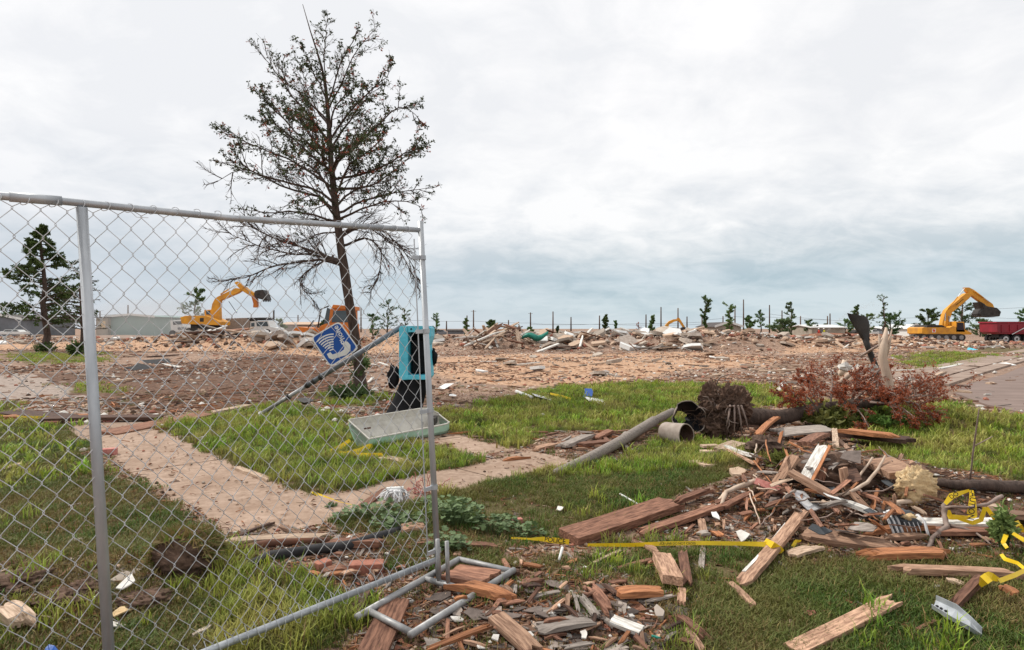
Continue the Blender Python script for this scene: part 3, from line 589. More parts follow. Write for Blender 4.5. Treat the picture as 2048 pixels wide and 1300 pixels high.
for k in range(int(3.03 / sx / 2)):
    a = -.045 - sx * (2 * k + 1) + U(-.004, .004)
    ring = [FP(a + .012 * math.sin(t * 1.1) , HH + .018 * math.cos(t) - .002, .019 * math.sin(t)) for t in np.linspace(-.5, 5.6, 12)]; mb.tube(ring, .0018, 4)
    if k % 7 == 2: mb.tube([FP(a, HH - .02, .02), FP(a + .015, HH - .045, .035), FP(a + .05, HH - .05, .06)], .0015, 4)
    c0 = [FP(a - .028, .05, .006), FP(a - .008, -.018, .026), FP(a + .012, -.032, .018), FP(a + .02, .0, .024), FP(a + .012, .05, .006)]; mb2.tube(c0, .0018, 4)
build(mb, 'top_tie_wire', wire_m, fence)['kind'] = 'stuff'; build(mb2, 'bottom_tie_wire', wire_m, fence)['kind'] = 'stuff'
# stand
gz = .035
st = [G(x_, y_, .03) for x_, y_ in ((722, 1238), (826, 1276), (1024, 1146), (918, 1126))]
zc_ = max(p.z for p in st)
A_, B_, C_, D_ = [Vector((p.x, p.y, zc_ + o)) for p, o in zip(st, (0, .0, .01, .012))]
stand = thing('fence_stand', (A_ + C_) / 2, 'grey pipe frame stand lying on the debris under the end of the fence panel', 'fence stand')
ex = lambda p, q, e: q + (q - p).normalized() * e
pipe([ex(D_, A_, .03), D_], .0175, 'side_pipe', stand, galv_dull); pipe([ex(C_, B_, .02), ex(B_, C_, .02)], .0175, 'side_pipe', stand, galv_dull)
pipe([A_ + (D_ - A_) * .06, B_], .016, 'end_pipe', stand, galv_dull); pipe([D_, C_], .016, 'end_pipe', stand, galv_dull)
m1 = A_.lerp(D_, .60); m2 = B_.lerp(C_, .60); pipe([m1, m2], .016, 'cross_pipe', stand, galv_dull)
q1 = Vector((BR.x + .012, BR.y, 0)); 
for t in (.28, .46):
    q = m1.lerp(m2, t); pipe([q, q + Vector((-.008, .004, .235))], .0115, 'socket_pin', stand, galv_dull)
# ---------------------------------------------------------------- broken lumber
def lumber(x0, y0, x1, y1, wpx, tone, label, l0=.01, l1=None, th=None, jag=1.0, name='lumber_plank', cat='plank', group=None, jag0=None, wmax=.3, roll=None):
    l1 = l0 if l1 is None else l1
    p = G(x0, y0, l0); q = G(x1, y1, l1); t = q - p; L = max(t.length, .03); t.normalize()
    s = Vector((-t.y, t.x, 0)); s = s.normalized() if s.length > 1e-4 else Vector((1, 0, 0)); c = (p + q) / 2
    pr = lambda a: Vector((CX + F * a.x / a.y, HZ + F * (EYE - a.z) / a.y))
    ax = (pr(q) - pr(p)); ax = ax.normalized() if ax.length > 1e-6 else Vector((1, 0)); dp = pr(c + s * .05) - pr(c - s * .05); per = abs(dp.x * -ax.y + dp.y * ax.x) / .1
    w = min(max(wpx / max(per, 30), .018), wmax); th = th or min(.04, w * .45)
    if per < 120 and wpx / per > w: th = min(th * 1.2, .05)
    up = t.cross(s); 
    if up.z < 0: up = -up
    if roll is None: roll = U(-6, 6)
    Rr = Matrix.Rotation(math.radians(roll), 3, t); s = Rr @ s; up = Rr @ up
    n = max(3, min(10, int(L / .11))); nw = 5 if w > .03 else 3; bow = U(-.006, .006) * L; rg = random; j0 = jag if jag0 is None else jag0; vs = []; fs = []
    tl = min(.30 * L, .05 + w * 1.1)
    def ends(j):
        if j <= 0: return [0] * (nw + 1)
        o = [rg.random() ** 1.3 for _ in range(nw + 1)]; sk = rg.uniform(-.6, .6)
        return [tl * j * (q * .75 + abs(sk) * (k / nw if sk > 0 else 1 - k / nw)) for k, q in enumerate(o)]
    eA, eB = ends(j0), ends(jag); hA, hB = [th * (1 - min(j0, 1) * rg.uniform(.1, .75)) for _ in range(nw + 1)], [th * (1 - min(jag, 1) * rg.uniform(.1, .75)) for _ in range(nw + 1)]
    ed = [[1 - rg.uniform(0, .07) * jag for _ in range(2)] for _ in range(n + 1)]; m_ = (nw + 1)
    for i in range(n + 1):
        for k in range(nw + 1):
            a0_ = -L / 2 + eA[k]; b0_ = L / 2 - eB[k]
            if i == 0: x_ = a0_
            elif i == n: x_ = b0_
            else: x_ = -L / 2 + L * i / n; x_ = min(max(x_, a0_ + .004 * i), b0_ - .004 * (n - i))
            y_ = (k / nw - .5) * w; 
            if k == 0: y_ *= ed[i][0]
            if k == nw: y_ *= ed[i][1]
            zb = bow * math.sin(i / n * 3.14) * 2; tt = hA[k] if i == 0 else hB[k] if i == n else th * (1 - .04 * rg.random())
            vs += [(x_, y_, zb), (x_, y_, zb + tt)]
    for i in range(n):
        for k in range(nw):
            a = (i * m_ + k) * 2; b_ = a + 2; c_ = a + 2 * m_; d_ = c_ + 2; fs += [(a, b_, d_, c_), (a + 1, c_ + 1, d_ + 1, b_ + 1)]
        a = i * m_ * 2; c_ = a + 2 * m_; fs.append((a, c_, c_ + 1, a + 1)); a = (i * m_ + nw) * 2; c_ = a + 2 * m_; fs.append((a, a + 1, c_ + 1, c_))
    for k in range(nw):
        a = k * 2; fs.append((a, a + 1, a + 3, a + 2)); a = (n * m_ + k) * 2; fs.append((a, a + 2, a + 3, a + 1))
    R = Matrix((t, s, up)).transposed()
    if R.determinant() < 0: s2 = -s; R = Matrix((t, s2, up)).transposed()
    me = bpy.data.meshes.new(name); me.from_pydata(vs, [], fs); me.materials.append(WOOD[tone]); me.update()
    o = bpy.data.objects.new(name, me); COL.objects.link(o); o.matrix_world = Matrix.Translation(c) @ R.to_4x4()
    o.location = c; o.rotation_euler = R.to_euler()
    return tag(o, label, cat, group)
LB = [
 (1136,1082,1356,1008,26,'b','heavy reddish-brown beam lying across the caution tape, squared end toward the fence',.012,.02,.055,.7,0,'timber_beam'),
 (1340,1012,1428,980,9,'b','dark splinter of board sticking out beyond the heavy reddish-brown beam',.03,.05,None,1,None,None),
 (1275,1072,1452,1012,11,'b','thin brown board lying parallel below the heavy beam',.01,.03,None,.8,None,None),
 (1478,1178,1612,1018,24,'t','long tan plank with caution tape wrapped around its middle',.02,.06,.03,1,1,None),
 (1487,1146,1573,1048,5,'w','thin white-painted strip along the left edge of the taped tan plank',.05,.085,.012,.3,None,'trim_strip'),
 (1583,1068,1812,1103,18,'t','long light brown plank with a notched left end, pointing at the orange board',.03,.01,None,.7,None,None),
 (1708,1118,1918,1112,16,'o','bright orange split board with a pointed right end on the grass',.015,.015,None,1,None,None),
 (1775,1144,2060,1156,11,'t','long thin plank reaching the right edge below the tape tangle',.02,.02,None,.8,None,None),
 (1585,1306,1800,1196,32,'t','wide flat pinkish-tan board on the grass at bottom right',.012,.03,.022,.9,0,None),
 (1577,1113,1640,1095,18,'p','pale short board end lying beside the yellow tape knot',.02,.02,.02,.7,None,None),
 (1322,1120,1346,1172,34,'t','short thick block of lumber standing out of the grass right of centre',.02,.05,.05,.15,.1,'lumber_block'),
 (1364,1100,1375,1176,20,'b','grey-brown split board just right of the thick lumber block',.02,.03,.025,1,None,None),
 (1364,1180,1362,1212,17,'t','stub of tan board below the grey-brown split board',.02,.02,.025,.3,None,None),
 (1273,1083,1328,1116,9,'t','slim wedge of wood pointing at the thick lumber block',.01,.02,None,1,None,None),
 (1402,1040,1409,1076,15,'t','tan slat standing above the caution tape on dark soil',.02,.02,None,.5,None,None),
 (1407,1090,1402,1142,12,'g','faint grey slat sunk in grass just below the caution tape',.005,.005,None,.9,None,None),
 (1452,1160,1512,1218,10,'t','narrow pointed stake in the grass below the taped plank',.01,.02,None,1,None,None),
 (1225,1192,1328,1188,13,'o','orange-edged curved slat lying level in the debris, bottom centre',.03,.03,None,.6,None,None),
 (1175,1168,1228,1238,19,'b','brown notched board slanting down to the white board',.03,.03,None,.9,None,None),
 (992,1240,1072,1310,30,'t','broad split tan board at the bottom edge below the pipe stand',.03,.03,.03,.8,0,None),
 (1066,1264,1190,1240,26,'g','wide grey-brown board with a pointed end beside the white tile bits',.02,.03,.02,1,None,None),
 (1222,1242,1284,1266,15,'w','short clean white board in the debris at bottom centre',.035,.03,.018,.15,.15,'painted_board'),
 (896,1172,1032,1202,17,'o','orange split board passing under the right pipe of the stand',.03,.02,None,1,None,None),
 (895,1148,985,1162,34,'b','wide brown board inside the far half of the pipe stand',.02,.02,.03,.4,None,None),
 (742,1316,796,1200,50,'b','wide weathered brown board lying under the near end of the pipe stand',.012,.02,.028,.2,.1,None),
 (704,1244,740,1168,22,'d','dark narrow board left of the pipe stand corner',.01,.02,None,.5,None,None),
 (848,1304,985,1250,8,'o','long thin orange stick running to the bottom edge by the stand',.03,.03,None,.8,None,'wood_strip'),
 (1152,1186,1196,1238,13,'g','greyish slat lying left of the brown notched board',.02,.02,None,.9,None,None),
 (1054,1208,1080,1174,6,'b','small dark stick leaning in the shingle scraps right of the stand',.02,.05,None,.5,None,'wood_strip'),
 (1348,1228,1418,1284,13,'b','brown slat in the grass edge at bottom centre-right',.01,.02,None,.9,None,None),
 (1370,1255,1410,1310,12,'t','tan slat crossing the bottom edge right of centre',.02,.02,None,.9,None,None),
 (1904,1222,1965,1158,18,'b','stubby weathered timber with yellow tape wrapped round its top',.02,.05,.04,.7,None,None),
 (1545,868,1668,858,18,'g','wide weathered board lying level on top of the debris pile',.10,.12,.02,.6,None,None),
 (1655,866,1852,888,18,'d','long dark beam with a broken right end at the back of the pile',.10,.10,.05,.7,None,'timber_beam'),
 (1668,862,1800,878,6,'o','thin reddish splinter lying along the long dark beam',.17,.17,None,1,None,'wood_strip'),
 (1672,896,1669,858,12,'p','upright torn pale stick at the end of the wide weathered board',.06,.2,None,.9,None,'wood_strip'),
 (1515,872,1556,836,9,'o','orange stick leaning on the debris pile beside the root ball',.1,.18,None,.6,None,'wood_strip'),
 (1492,850,1552,856,8,'d','dark board behind the root ball, at the back of the pile',.05,.06,None,.7,None,None),
 (1552,975,1592,915,18,'t','tan two-by-four leaning up from the red brick toward the pile',.06,.20,.035,.2,.1,None),
 (1606,968,1650,888,22,'w','white-painted split board leaning in the middle of the pile',.10,.26,.02,.6,None,'painted_board'),
 (1618,974,1662,888,6,'o','orange broken edge strip beside the white-painted split board',.13,.28,None,.7,None,'wood_strip'),
 (1578,948,1672,1000,8,'t','long slim tan batten slanting across the front of the pile',.2,.12,None,.1,None,'wood_strip'),
 (1672,1002,1752,1032,6,'w','white strip continuing the tan batten toward the striped cloth',.08,.06,None,.3,None,'trim_strip'),
 (1690,985,1682,935,13,'t','tan board standing upright in the pile, left of the thick block',.03,.22,.03,.1,.2,None),
 (1752,944,1812,938,34,'t','thick square-cut plank end jutting out beside the foam chunk',.12,.16,.05,.05,.0,'lumber_block'),
 (1698,985,1738,1026,8,'t','stick leaning down in front of the pile toward the cloth',.14,.04,None,.1,None,'wood_strip'),
 (1742,1024,1756,978,8,'o','orange stick standing below the thick square-cut plank',.02,.14,None,.2,None,'wood_strip'),
 (1640,965,1648,935,16,'b','short brown board end tucked under the white-painted board',.06,.16,None,.4,None,None),
 (1608,892,1648,872,14,'b','brown board end under the wide weathered board',.12,.16,None,.2,None,None),
 (1806,1044,2004,1046,12,'w','long clean cream board lying level under the yellow tape tangle',.04,.04,.02,.05,.05,'painted_board'),
 (1715,1070,1868,1056,9,'o','rough orange-brown stick in front of the striped cloth',.03,.04,None,.9,None,None),
 (1760,1079,1862,1072,7,'t','lower thin stick in front of the striped cloth',.02,.02,None,.9,None,'wood_strip'),
 (1838,1066,2005,1064,15,'b','long brown board under the cream board',.015,.015,.03,.6,None,None),
 (2008,1032,2080,1040,14,'t','tan board at the right edge behind the tape tangle',.04,.04,None,.5,None,None),
 (1975,1016,2006,1026,9,'p','small pale board end seen through the tape tangle',.05,.05,None,.5,None,None),
 (1680,1038,1712,1076,7,'t','slanting split sliver left of the striped cloth',.03,.02,None,1,None,'wood_strip'),
 (1510,985,1440,1020,9,'b','brown stick below the red brick',.04,.03,None,.6,None,'wood_strip'),
 (1440,905,1482,888,16,'p','pale board stub beside the stacked tan bricks',.03,.05,None,.3,None,None),
 (1452,895,1510,915,4,'w','thin white lath left of the pile',.06,.06,None,.1,None,'wood_strip'),
 (1455,900,1510,930,4,'t','thin tan lath crossing below the white lath',.05,.05,None,.1,None,'wood_strip'),
 (1512,930,1522,912,7,'o','small orange stub standing where the laths cross',.02,.08,None,.2,None,'wood_strip'),
 (1553,905,1565,860,6,'o','thin orange stake upright in the grassy part of the pile',.04,.2,None,.7,None,'wood_strip'),
 (212,870,420,828,9,'b','long brown batten lying from the sidewalk into the grass behind the fence',.02,.03,.03,.3,.1,None),
 (418,829,505,812,6,'p','pale far end of the long batten in the grass',.03,.03,None,.8,None,None),
 (462,936,548,968,9,'p','pale pointed board between lawn and sidewalk behind the fence',.01,.01,None,1,None,None),
 (440,1086,655,1076,11,'p','long pale board lying behind the black pipes',.015,.015,.02,.3,None,None),
 (0,836,190,834,5,'o','reddish stick beside the black plastic at far left',.02,.02,None,.8,None,None),
 (70,842,330,838,6,'d','long dark rail lying across the far end of the sidewalk',.03,.03,None,.6,None,None),
 (0,826,150,840,14,'d','black charred board at the far left beyond the lawn',.02,.02,None,.9,None,None),
 (758,918,812,928,8,'p','short pink-tan board beside the loose yellow tape behind the fence',.01,.01,None,.9,None,None),
 (716,1021,775,979,12,'b','reddish-brown board leaning at the grey mop head',.01,.05,.015,.2,.1,None),
 (800,1064,850,1058,13,'t','tan board end behind the fence post among the weeds',.02,.02,None,.3,None,None),
 (820,1088,1010,1098,8,'b','brown board half hidden behind the weeds and post',.0,.0,None,.8,None,None),
 (1122,898,1185,872,12,'g','grey-brown board slab in the bark scraps left of the round pipe',.02,.03,None,.8,None,None),
 (1150,893,1238,884,6,'b','narrow brown board in the bark scraps near the weathered log',.02,.02,None,.8,None,None),
 (1060,905,1120,890,6,'t','small tan stick at the end of the sidewalk',.01,.01,None,.8,None,'wood_strip'),
 (1000,925,1058,918,5,'o','orange sliver where the two sidewalks meet',.01,.01,None,.8,None,'wood_strip'),
 (1190,880,1225,862,8,'b','brown slat leaning near the grey log',.02,.05,None,.8,None,None),
 (555,1052,600,1070,7,'t','small tan stick on the sidewalk behind the fence',.01,.01,None,.8,None,'wood_strip'),
 (470,1076,548,1046,4,'d','thin dark stick on the sidewalk by the pale board',.01,.03,None,.6,None,'wood_strip'),
 (640,1150,700,1140,9,'b','brown board scrap left of the red brick behind the fence',.01,.01,None,.8,None,None),
 (640,1095,780,1090,12,'b','flat brown board between the black pipe and the red brick',.01,.01,None,.6,None,None),
 (1245,1100,1180,1130,4,'p','thin pale stick on the grass below the tape',.01,.01,None,.6,None,'wood_strip'),
 (1230,1140,1312,1118,5,'b','thin curved brown stick left of the thick lumber block',.01,.01,None,.6,None,'wood_strip'),
 (1875,1240,1830,1262,6,'b','small brown stick beside the galvanized bracket',.01,.01,None,.6,None,'wood_strip'),
 (2000,1175,2034,1192,9,'o','small bright orange board scrap at the right edge',.02,.02,None,.8,None,None),
 (1890,1160,1930,1172,5,'p','pale splinter on the grass near the taped timber',.01,.01,None,.8,None,'wood_strip'),
 (1640,1068,1660,1078,8,'g','small grey chip of board beside the notched plank',.02,.02,None,.8,None,None),
]
for a in LB:
    x0, y0, x1, y1, w, tone, label, l0, l1, th, jag, j0, nm = a
    lumber(x0, y0, x1, y1, w, tone, label, l0, l1, th, jag, nm or 'lumber_plank', {'timber_beam': 'beam', 'wood_strip': 'stick', 'trim_strip': 'strip', 'lumber_block': 'wood block', 'painted_board': 'board'}.get(nm, 'plank'), None, j0, .34)
# countless-looking but separate short pieces: same label per patch
TW = dict(b='reddish-brown ', t='tan ', o='orange ', p='pale ', g='grey ', d='dark ', w='white ')
MW = {shingle.name: 'dark grey-brown ', wood_grey.name: 'grey wooden ', clay.name: 'pale clay-coloured ', clothg.name: 'black '}
def patch(poly, n, label, group, lens=(22, 80), wid=(2.5, 9), tones='bbttogd', lift=(.01, .04), seed=1, name='wood_scrap', cat='wood scrap'):
    rg = random.Random(seed); xs = [p[0] for p in poly]; ys = [p[1] for p in poly]; k = 0
    while k < n:
        px, py = rg.uniform(min(xs), max(xs)), rg.uniform(min(ys), max(ys))
        if not inpoly(np.array([px]), np.array([py]), poly)[0]: continue
        a = rg.uniform(0, math.pi); L = rg.uniform(*lens); dx, dy = math.cos(a) * L / 2, math.sin(a) * L / 2 * .6
        lumber(px - dx, py - dy, px + dx, py + dy, rg.uniform(*wid), (tn := rg.choice(tones)), TW[tn] + label, rg.uniform(*lift), rg.uniform(*lift), rg.uniform(.006, .018), .9, name, cat, group, wmax=.05); k += 1
patch([(880,1205),(1100,1130),(1330,1200),(1420,1330),(840,1330)], 60, 'short splintered wood scrap in the roofing debris at bottom centre, one of many', 'wood scraps in the roofing debris', seed=2)
patch([(1480,930),(1600,880),(1800,900),(1880,1000),(1800,1060),(1600,1050),(1480,1010)], 56, 'short broken wood scrap in the near debris pile, one of many', 'wood scraps in the near debris pile', (20, 75), (4, 10), 'bbttoogdp', (.04, .22), seed=3)
patch([(1700,1060),(2048,1060),(2048,1110),(1760,1110)], 14, 'short wood scrap on the dark soil under the tape tangle, one of many', 'wood scraps under the tape tangle', (20, 70), (3, 8), seed=4)
patch([(1060,930),(1150,890),(1320,850),(1400,880),(1300,905),(1180,905)], 14, 'short wood scrap in the bark bed beside the grey log, one of many', 'wood scraps beside the grey log', (14, 50), (3, 8), seed=5)
patch([(1330,1020),(1480,985),(1600,1010),(1570,1075),(1300,1075)], 22, 'short wood scrap on bare soil above the caution tape, one of many', 'wood scraps above the caution tape', (12, 45), (3, 8), seed=6)
patch([(560,1110),(860,1080),(870,1150),(660,1200)], 12, 'short wood scrap on the soil behind the fence beside the red brick', 'wood scraps behind the fence', (14, 50), (3, 8), seed=7)
patch([(870,1110),(1250,1080),(1400,1200),(1150,1190)], 16, 'short wood scrap lying in thin grass below the tape, one of many', 'wood scraps in thin grass below the tape', (12, 50), (3, 8), seed=8)
# thin sticks

# flat roofing scraps as things
def flat_piece(px, py, wpx, hpx, m, label, name, cat, group=None, lift=.015, th=.008, seed=0, tilt=.16, n=6):
    rg = random.Random(seed + int(px * 3 + py)); c = G(px, py, lift); k = c.y / F; rx = wpx * k / 2; ry = hpx * k * c.y / EYE / 2; ry = min(ry, rx * 1.6 + .02); mb = MB(); a0 = rg.uniform(0, 1)
    ta, tb = rg.uniform(-tilt, tilt), rg.uniform(-tilt, tilt); ps = []
    for i in range(n):
        a = a0 + 6.283 * i / n + rg.uniform(-.35, .35); r = rg.uniform(.5, 1.2); x_, y_ = rx * r * math.cos(a), ry * r * math.sin(a); ps.append(c + Vector((x_, y_, x_ * ta + y_ * tb + rg.uniform(-.003, .003))))
    mb.prism(ps, (0, 0, -th)); return tag(build(mb, name, m), label, cat, group)
rg = random.Random(44)
for k in range(70):
    while 1:
        px, py = rg.uniform(860, 1420), rg.uniform(1150, 1300)
        if inpoly(np.array([px]), np.array([py]), [(870,1190),(1000,1150),(1120,1140),(1330,1195),(1420,1300),(860,1300)])[0]: break
    flat_piece(px, py, rg.uniform(20, 62), rg.uniform(12, 32), rg.choice((mm := [shingle, shingle, shingle, shingle, wood_grey, clay][rg.randrange(6)]) and [mm]), MW[mm.name] + 'torn roofing scrap in the debris at bottom centre, one of many', 'roofing_scrap', 'roofing scrap', 'roofing scraps at bottom centre', rg.uniform(.004, .02), .004, k)
for k in range(15):
    while 1:
        px, py = rg.uniform(1470, 1880), rg.uniform(890, 1080)
        if inpoly(np.array([px]), np.array([py]), [(1500,930),(1600,890),(1800,900),(1880,1010),(1760,1080),(1540,1050)])[0]: break
    flat_piece(px, py, rg.uniform(20, 60), rg.uniform(10, 26), rg.choice((mm := [shingle, shingle, wood_grey, clothg][rg.randrange(4)]) and [mm]), MW[mm.name] + 'roofing scrap caught in the near debris pile, one of many', 'roofing_scrap', 'roofing scrap', 'roofing scraps in the near pile', rg.uniform(.03, .16), .006, k, .5)
for (px, py, w, h, m, lb, nm, ct, lf) in [
    (1060,1267,24,12,plaster,'square white tile piece left of the wide grey board','tile_piece','tile',.05), (992,1270,22,14,plaster,'white tile piece on the split tan board','tile_piece','tile',.05),
    (1168,1267,16,12,plaster,'small white lump beside the grey board tip','plaster_piece','plaster',.04), (900,1285,18,10,plaster,'white plaster piece near the bottom edge by the orange stick','plaster_piece','plaster',.03),
    (960,1292,20,10,plaster,'white plaster piece at the bottom edge under the split tan board','plaster_piece','plaster',.03), (915,1236,28,14,plaster,'white ragged plaster piece inside the pipe stand','plaster_piece','plaster',.02),
    (1118,1209,8,6,plaster,'tiny white cube of plaster in the roofing scraps','plaster_piece','plaster',.04), (1432,1030,17,14,white,'pale blue-white card standing on the soil above the tape','paper_card','card',.06),
    (1485,1070,24,18,plaster,'white crumpled lump on the soil above the tape','plaster_piece','plaster',.05), (1120,1015,22,10,plaster,'white flake in the grass left of the heavy beam','plaster_piece','plaster',.03),
    (1620,1225,24,12,brickm,'flat red brick flake on the grass at bottom right','brick_flake','brick',.02), (1310,1272,20,12,tarpg,'dark green round leaf-like scrap at bottom centre','green_scrap','scrap',.05),
    (1320,1222,28,22,clay,'rounded grey-pink flat stone in the debris, bottom centre','flat_stone','stone',.03), (1405,925,44,22,bricktan,'flat tan stone slab on the grass below the stacked bricks','stone_slab','stone',.03),
    (1470,940,38,14,bricktan,'tan pointed slab in the grass left of the pile','stone_slab','stone',.03), (1615,1000,60,34,clothw,'crumpled whitish rag below the red brick','rag','rag',.10),
    (1705,915,56,30,shingle,'grey roofing sheet draped beside the white-painted board','roofing_sheet','roofing',.22), (1695,945,50,24,wood_dark,'charred bark slab under the grey roofing sheet','bark_slab','bark',.16),
    (1660,990,44,30,white,'torn white paper sheet in the middle of the pile','paper_sheet','paper',.16), (1620,915,36,30,shingle,'dark curled roofing piece in the middle of the pile','roofing_sheet','roofing',.15),
    (1540,1014,40,12,leafg,'green plastic scrap beneath the red brick','plastic_scrap','scrap',.04), (1345,1012,60,16,white,'bluish white sheet under the forked stick','paper_sheet','paper',.03),
    (1470,1003,54,10,clothg,'dark grey rag strip left of the whitish rag','rag','rag',.03), (1190,800,56,11,white,'white foam sheet lying on the far edge of the grass','foam_sheet','foam',.05),
    (885,775,40,8,white,'white panel lying on the dirt beyond the phone stand','plastic_sheet','sheet',.04), (905,790,20,7,clothw,'small pinkish bottle-shaped scrap beyond the phone stand','plastic_scrap','scrap',.06),
    (1178,787,26,9,signblue,'blue and white wrapper beside the white foam sheet','wrapper','wrapper',.08), (1090,795,60,8,clothw,'crumpled white plastic strip on the far grass edge','plastic_strip','plastic',.05),
    (152,1080,34,10,conc,'flat grey stone in the left foreground lawn','flat_stone','stone',.02), (245,1152,30,26,conc,'grey stone beside the fence post in the dirt patch','flat_stone','stone',.03),
    (255,1163,24,34,plaster,'crumpled white paper right of the fence post','crumpled_paper','paper',.06), (245,1220,44,46,insul,'torn cardboard piece on the dirt behind the fence post','cardboard_piece','cardboard',.03), (757,795,30,10,plaster,'white broken panel at the foot of the phone stand, left side','broken_panel','panel',.04), (750,812,26,8,white,'crumpled white scrap left of the phone stand base','paper_sheet','paper',.06), (606,800,34,14,steeld,'dark flat box on the soil left of the sign pole','flat_box','box',.06), (893,873,20,7,soilm,'dark scrap on the small path right of the trough','bark_scrap','bark',.02), (560,1060,34,8,soilm,'dark bark scrap on the sidewalk behind the fence','bark_scrap','bark',.02), (350,965,26,6,soilm,'dark bark scrap on the middle of the sidewalk','bark_scrap','bark',.02), (470,1000,22,6,wood_dark,'small dark wood chip on the sidewalk near the lawn corner','bark_scrap','bark',.02),
    (240,1250,60,16,plaster,'white shredded scrap below the cardboard piece','plaster_piece','plaster',.02), (405,1258,30,26,conc,'pale stone in the grass above the bottom rail','flat_stone','stone',.03),
    (100,1298,34,14,signblue,'bright blue plastic scrap at the bottom left edge','plastic_scrap','scrap',.03),
    (12,934,40,12,bricktan,'pinkish slab at the left edge of the lawn','stone_slab','stone',.03), (1935,722,22,6,white,'white sheet on the far side of the road','paper_sheet','paper',.04), (1958,748,12,4,white,'small white scrap on the road','paper_sheet','paper',.03),
    (2010,728,34,7,white,'crumpled white sheets at the road edge, far right','paper_sheet','paper',.05), (1944,698,16,4,cyan,'light blue scrap beyond the road','plastic_scrap','scrap',.06), (315,722,60,16,blackrub,'black crumpled plastic sheet on the dirt lot behind the fence','plastic_sheet','plastic',.10),
    (350,732,46,10,plaster,'white crumpled edge of plastic on the dirt lot behind the fence','plastic_sheet','plastic',.06), (285,735,50,10,blackrub,'black flattened tar paper left of the crumpled plastic','tar_paper','tar paper',.06),
    (735,893,20,8,yel,'crushed knot of yellow tape beside the trough','tape_knot','tape',.03)]:
    flat_piece(px, py, w, h, m, lb, nm, ct, None, lf, .025 if 'stone' in nm or 'chunk' in nm or 'slab' in nm else .006, 5, .35, 7 if 'sheet' not in nm and 'tile' not in nm else 4)
# bricks
def brick(px, py, yaw, m, label, holes=0, L=.195, W=.09, Hh=.06, lift=0, tilt=(0, 0), name='brick'):
    c = G(px, py, lift + Hh * .35); R = Euler((tilt[0], tilt[1], yaw)).to_matrix()
    t = thing(name, c, label, 'brick') if holes else None
    mb = MB(); nx = 5; vs = []
    if holes:
        # body as frame around the holes: bars between
        hw = .034; xs = [-L / 2]; 
        for k in range(holes): cx_ = (k - (holes - 1) / 2) * L * .27; xs += [cx_ - hw / 2, cx_ + hw / 2]
        xs.append(L / 2)
        for i in range(0, len(xs), 2): a, b = xs[i], xs[i + 1]; mb.box(c + R @ Vector(((a + b) / 2, 0, 0)), (b - a, hw - .002, Hh - .002), R)
        for s_ in (-1, 1): mb.box(c + R @ Vector((0, s_ * (W / 2 + hw / 2) / 2, 0)), (L, W / 2 - hw / 2, Hh), R)
        build(mb, 'brick_body', m, t, bevel=.004)
        m2 = MB(); m2.box(c + R @ Vector((0, 0, -Hh * .3)), (L * .9, hw * .95, .004), R); build(m2, 'hole_shade', inkm, t); return t  # black plate set in the holes, their shade put into its colour
    mb.box(c, (L, W, Hh), R); o = build(mb, name, m, loc=c, bevel=.005); return tag(o, label, 'brick')
brick(1539, 972, -.85, brickp, 'red and white brick with three holes lying on the near debris pile', 3, .21, .095, .055, .06, (-.35, .15))
brick(1420, 905, .1, bricktan, 'lower tan brick of the stacked pair left of the pile', 0, .2, .09, .05, .0)
brick(1419, 892, .2, bricktan, 'upper tan brick of the stacked pair left of the pile', 0, .19, .085, .03, .06)
brick(733, 1134, .12, brickm, 'red brick on the soil behind the fence mesh', 0, .2, .085, .06, .01)
brick(214, 905, .5, brickp, 'lone red brick on the sidewalk behind the fence post', 0, .2, .09, .09, .0)
brick(222, 843, .2, brickp, 'pink brick at the far end of the sidewalk', 0, .2, .09, .06, .0)
brick(105, 846, .1, brickm, 'red brick at the far left end of the sidewalk', 0, .2, .09, .06, .0)
brick(1035, 1042, .3, brickp, 'pinkish brick fragment in the grass right of the weeds', 0, .075, .05, .04, .0, name='brick')
brick(645, 1130, .9, brickm, 'small broken brick left of the red brick', 0, .09, .07, .05, .0)
# ---------------------------------------------------------------- tubes, sticks, logs
def tubepx(pts, name, m, label, cat, n=8, group=None, taper=None, wob=0):
    """pts: (px, py, lift, diameter px)"""
    ps = [G(a[0], a[1], a[2]) for a in pts]; rs = [max(a[3] / 2 * p.y / F, .003) for a, p in zip(pts, ps)]
    # refine
    P2 = []; R2 = []
    for i in range(len(ps) - 1):
        for k in range(3):
            u = k / 3; P2.append(ps[i].lerp(ps[i + 1], u) + Vector((U(-1, 1), U(-1, 1), U(-1, 1))) * wob); R2.append(rs[i] * (1 - u) + rs[i + 1] * u)
    P2.append(ps[-1]); R2.append(rs[-1])
    mb = MB(); mb.tube(P2, R2, n); o = build(mb, name, m, smooth=True); return tag(o, label, cat, group)
tubepx([(1440,1018,.02,7),(1452,985,.05,9),(1478,972,.08,10),(1515,962,.09,11)], 'forked_stick', barkpale, 'pale knobbly stick reaching from the brick to the white sheet', 'stick', wob=.004)
tubepx([(1452,985,.05,8),(1438,1000,.03,7),(1425,1018,.01,6)], 'stick', barkpale, 'short pale stick beside the knobbly stick', 'stick', wob=.003)
tubepx([(1658,995,.12,5),(1700,985,.15,7),(1735,965,.17,7),(1755,940,.19,6),(1770,912,.2,4)], 'branch', barkpale, 'long pale curved branch arching over the near pile', 'branch', wob=.003)
tubepx([(1700,985,.10,4),(1720,950,.14,5),(1745,915,.18,4)], 'branch', barkpale, 'thin straight pale branch left of the arching branch', 'branch', wob=.003)
tubepx([(1768,1020,.04,8),(1795,1005,.07,10),(1830,1002,.07,10),(1868,998,.05,5)], 'branch', barkpale, 'cream-coloured peeled branch above the striped cloth', 'branch', wob=.004)
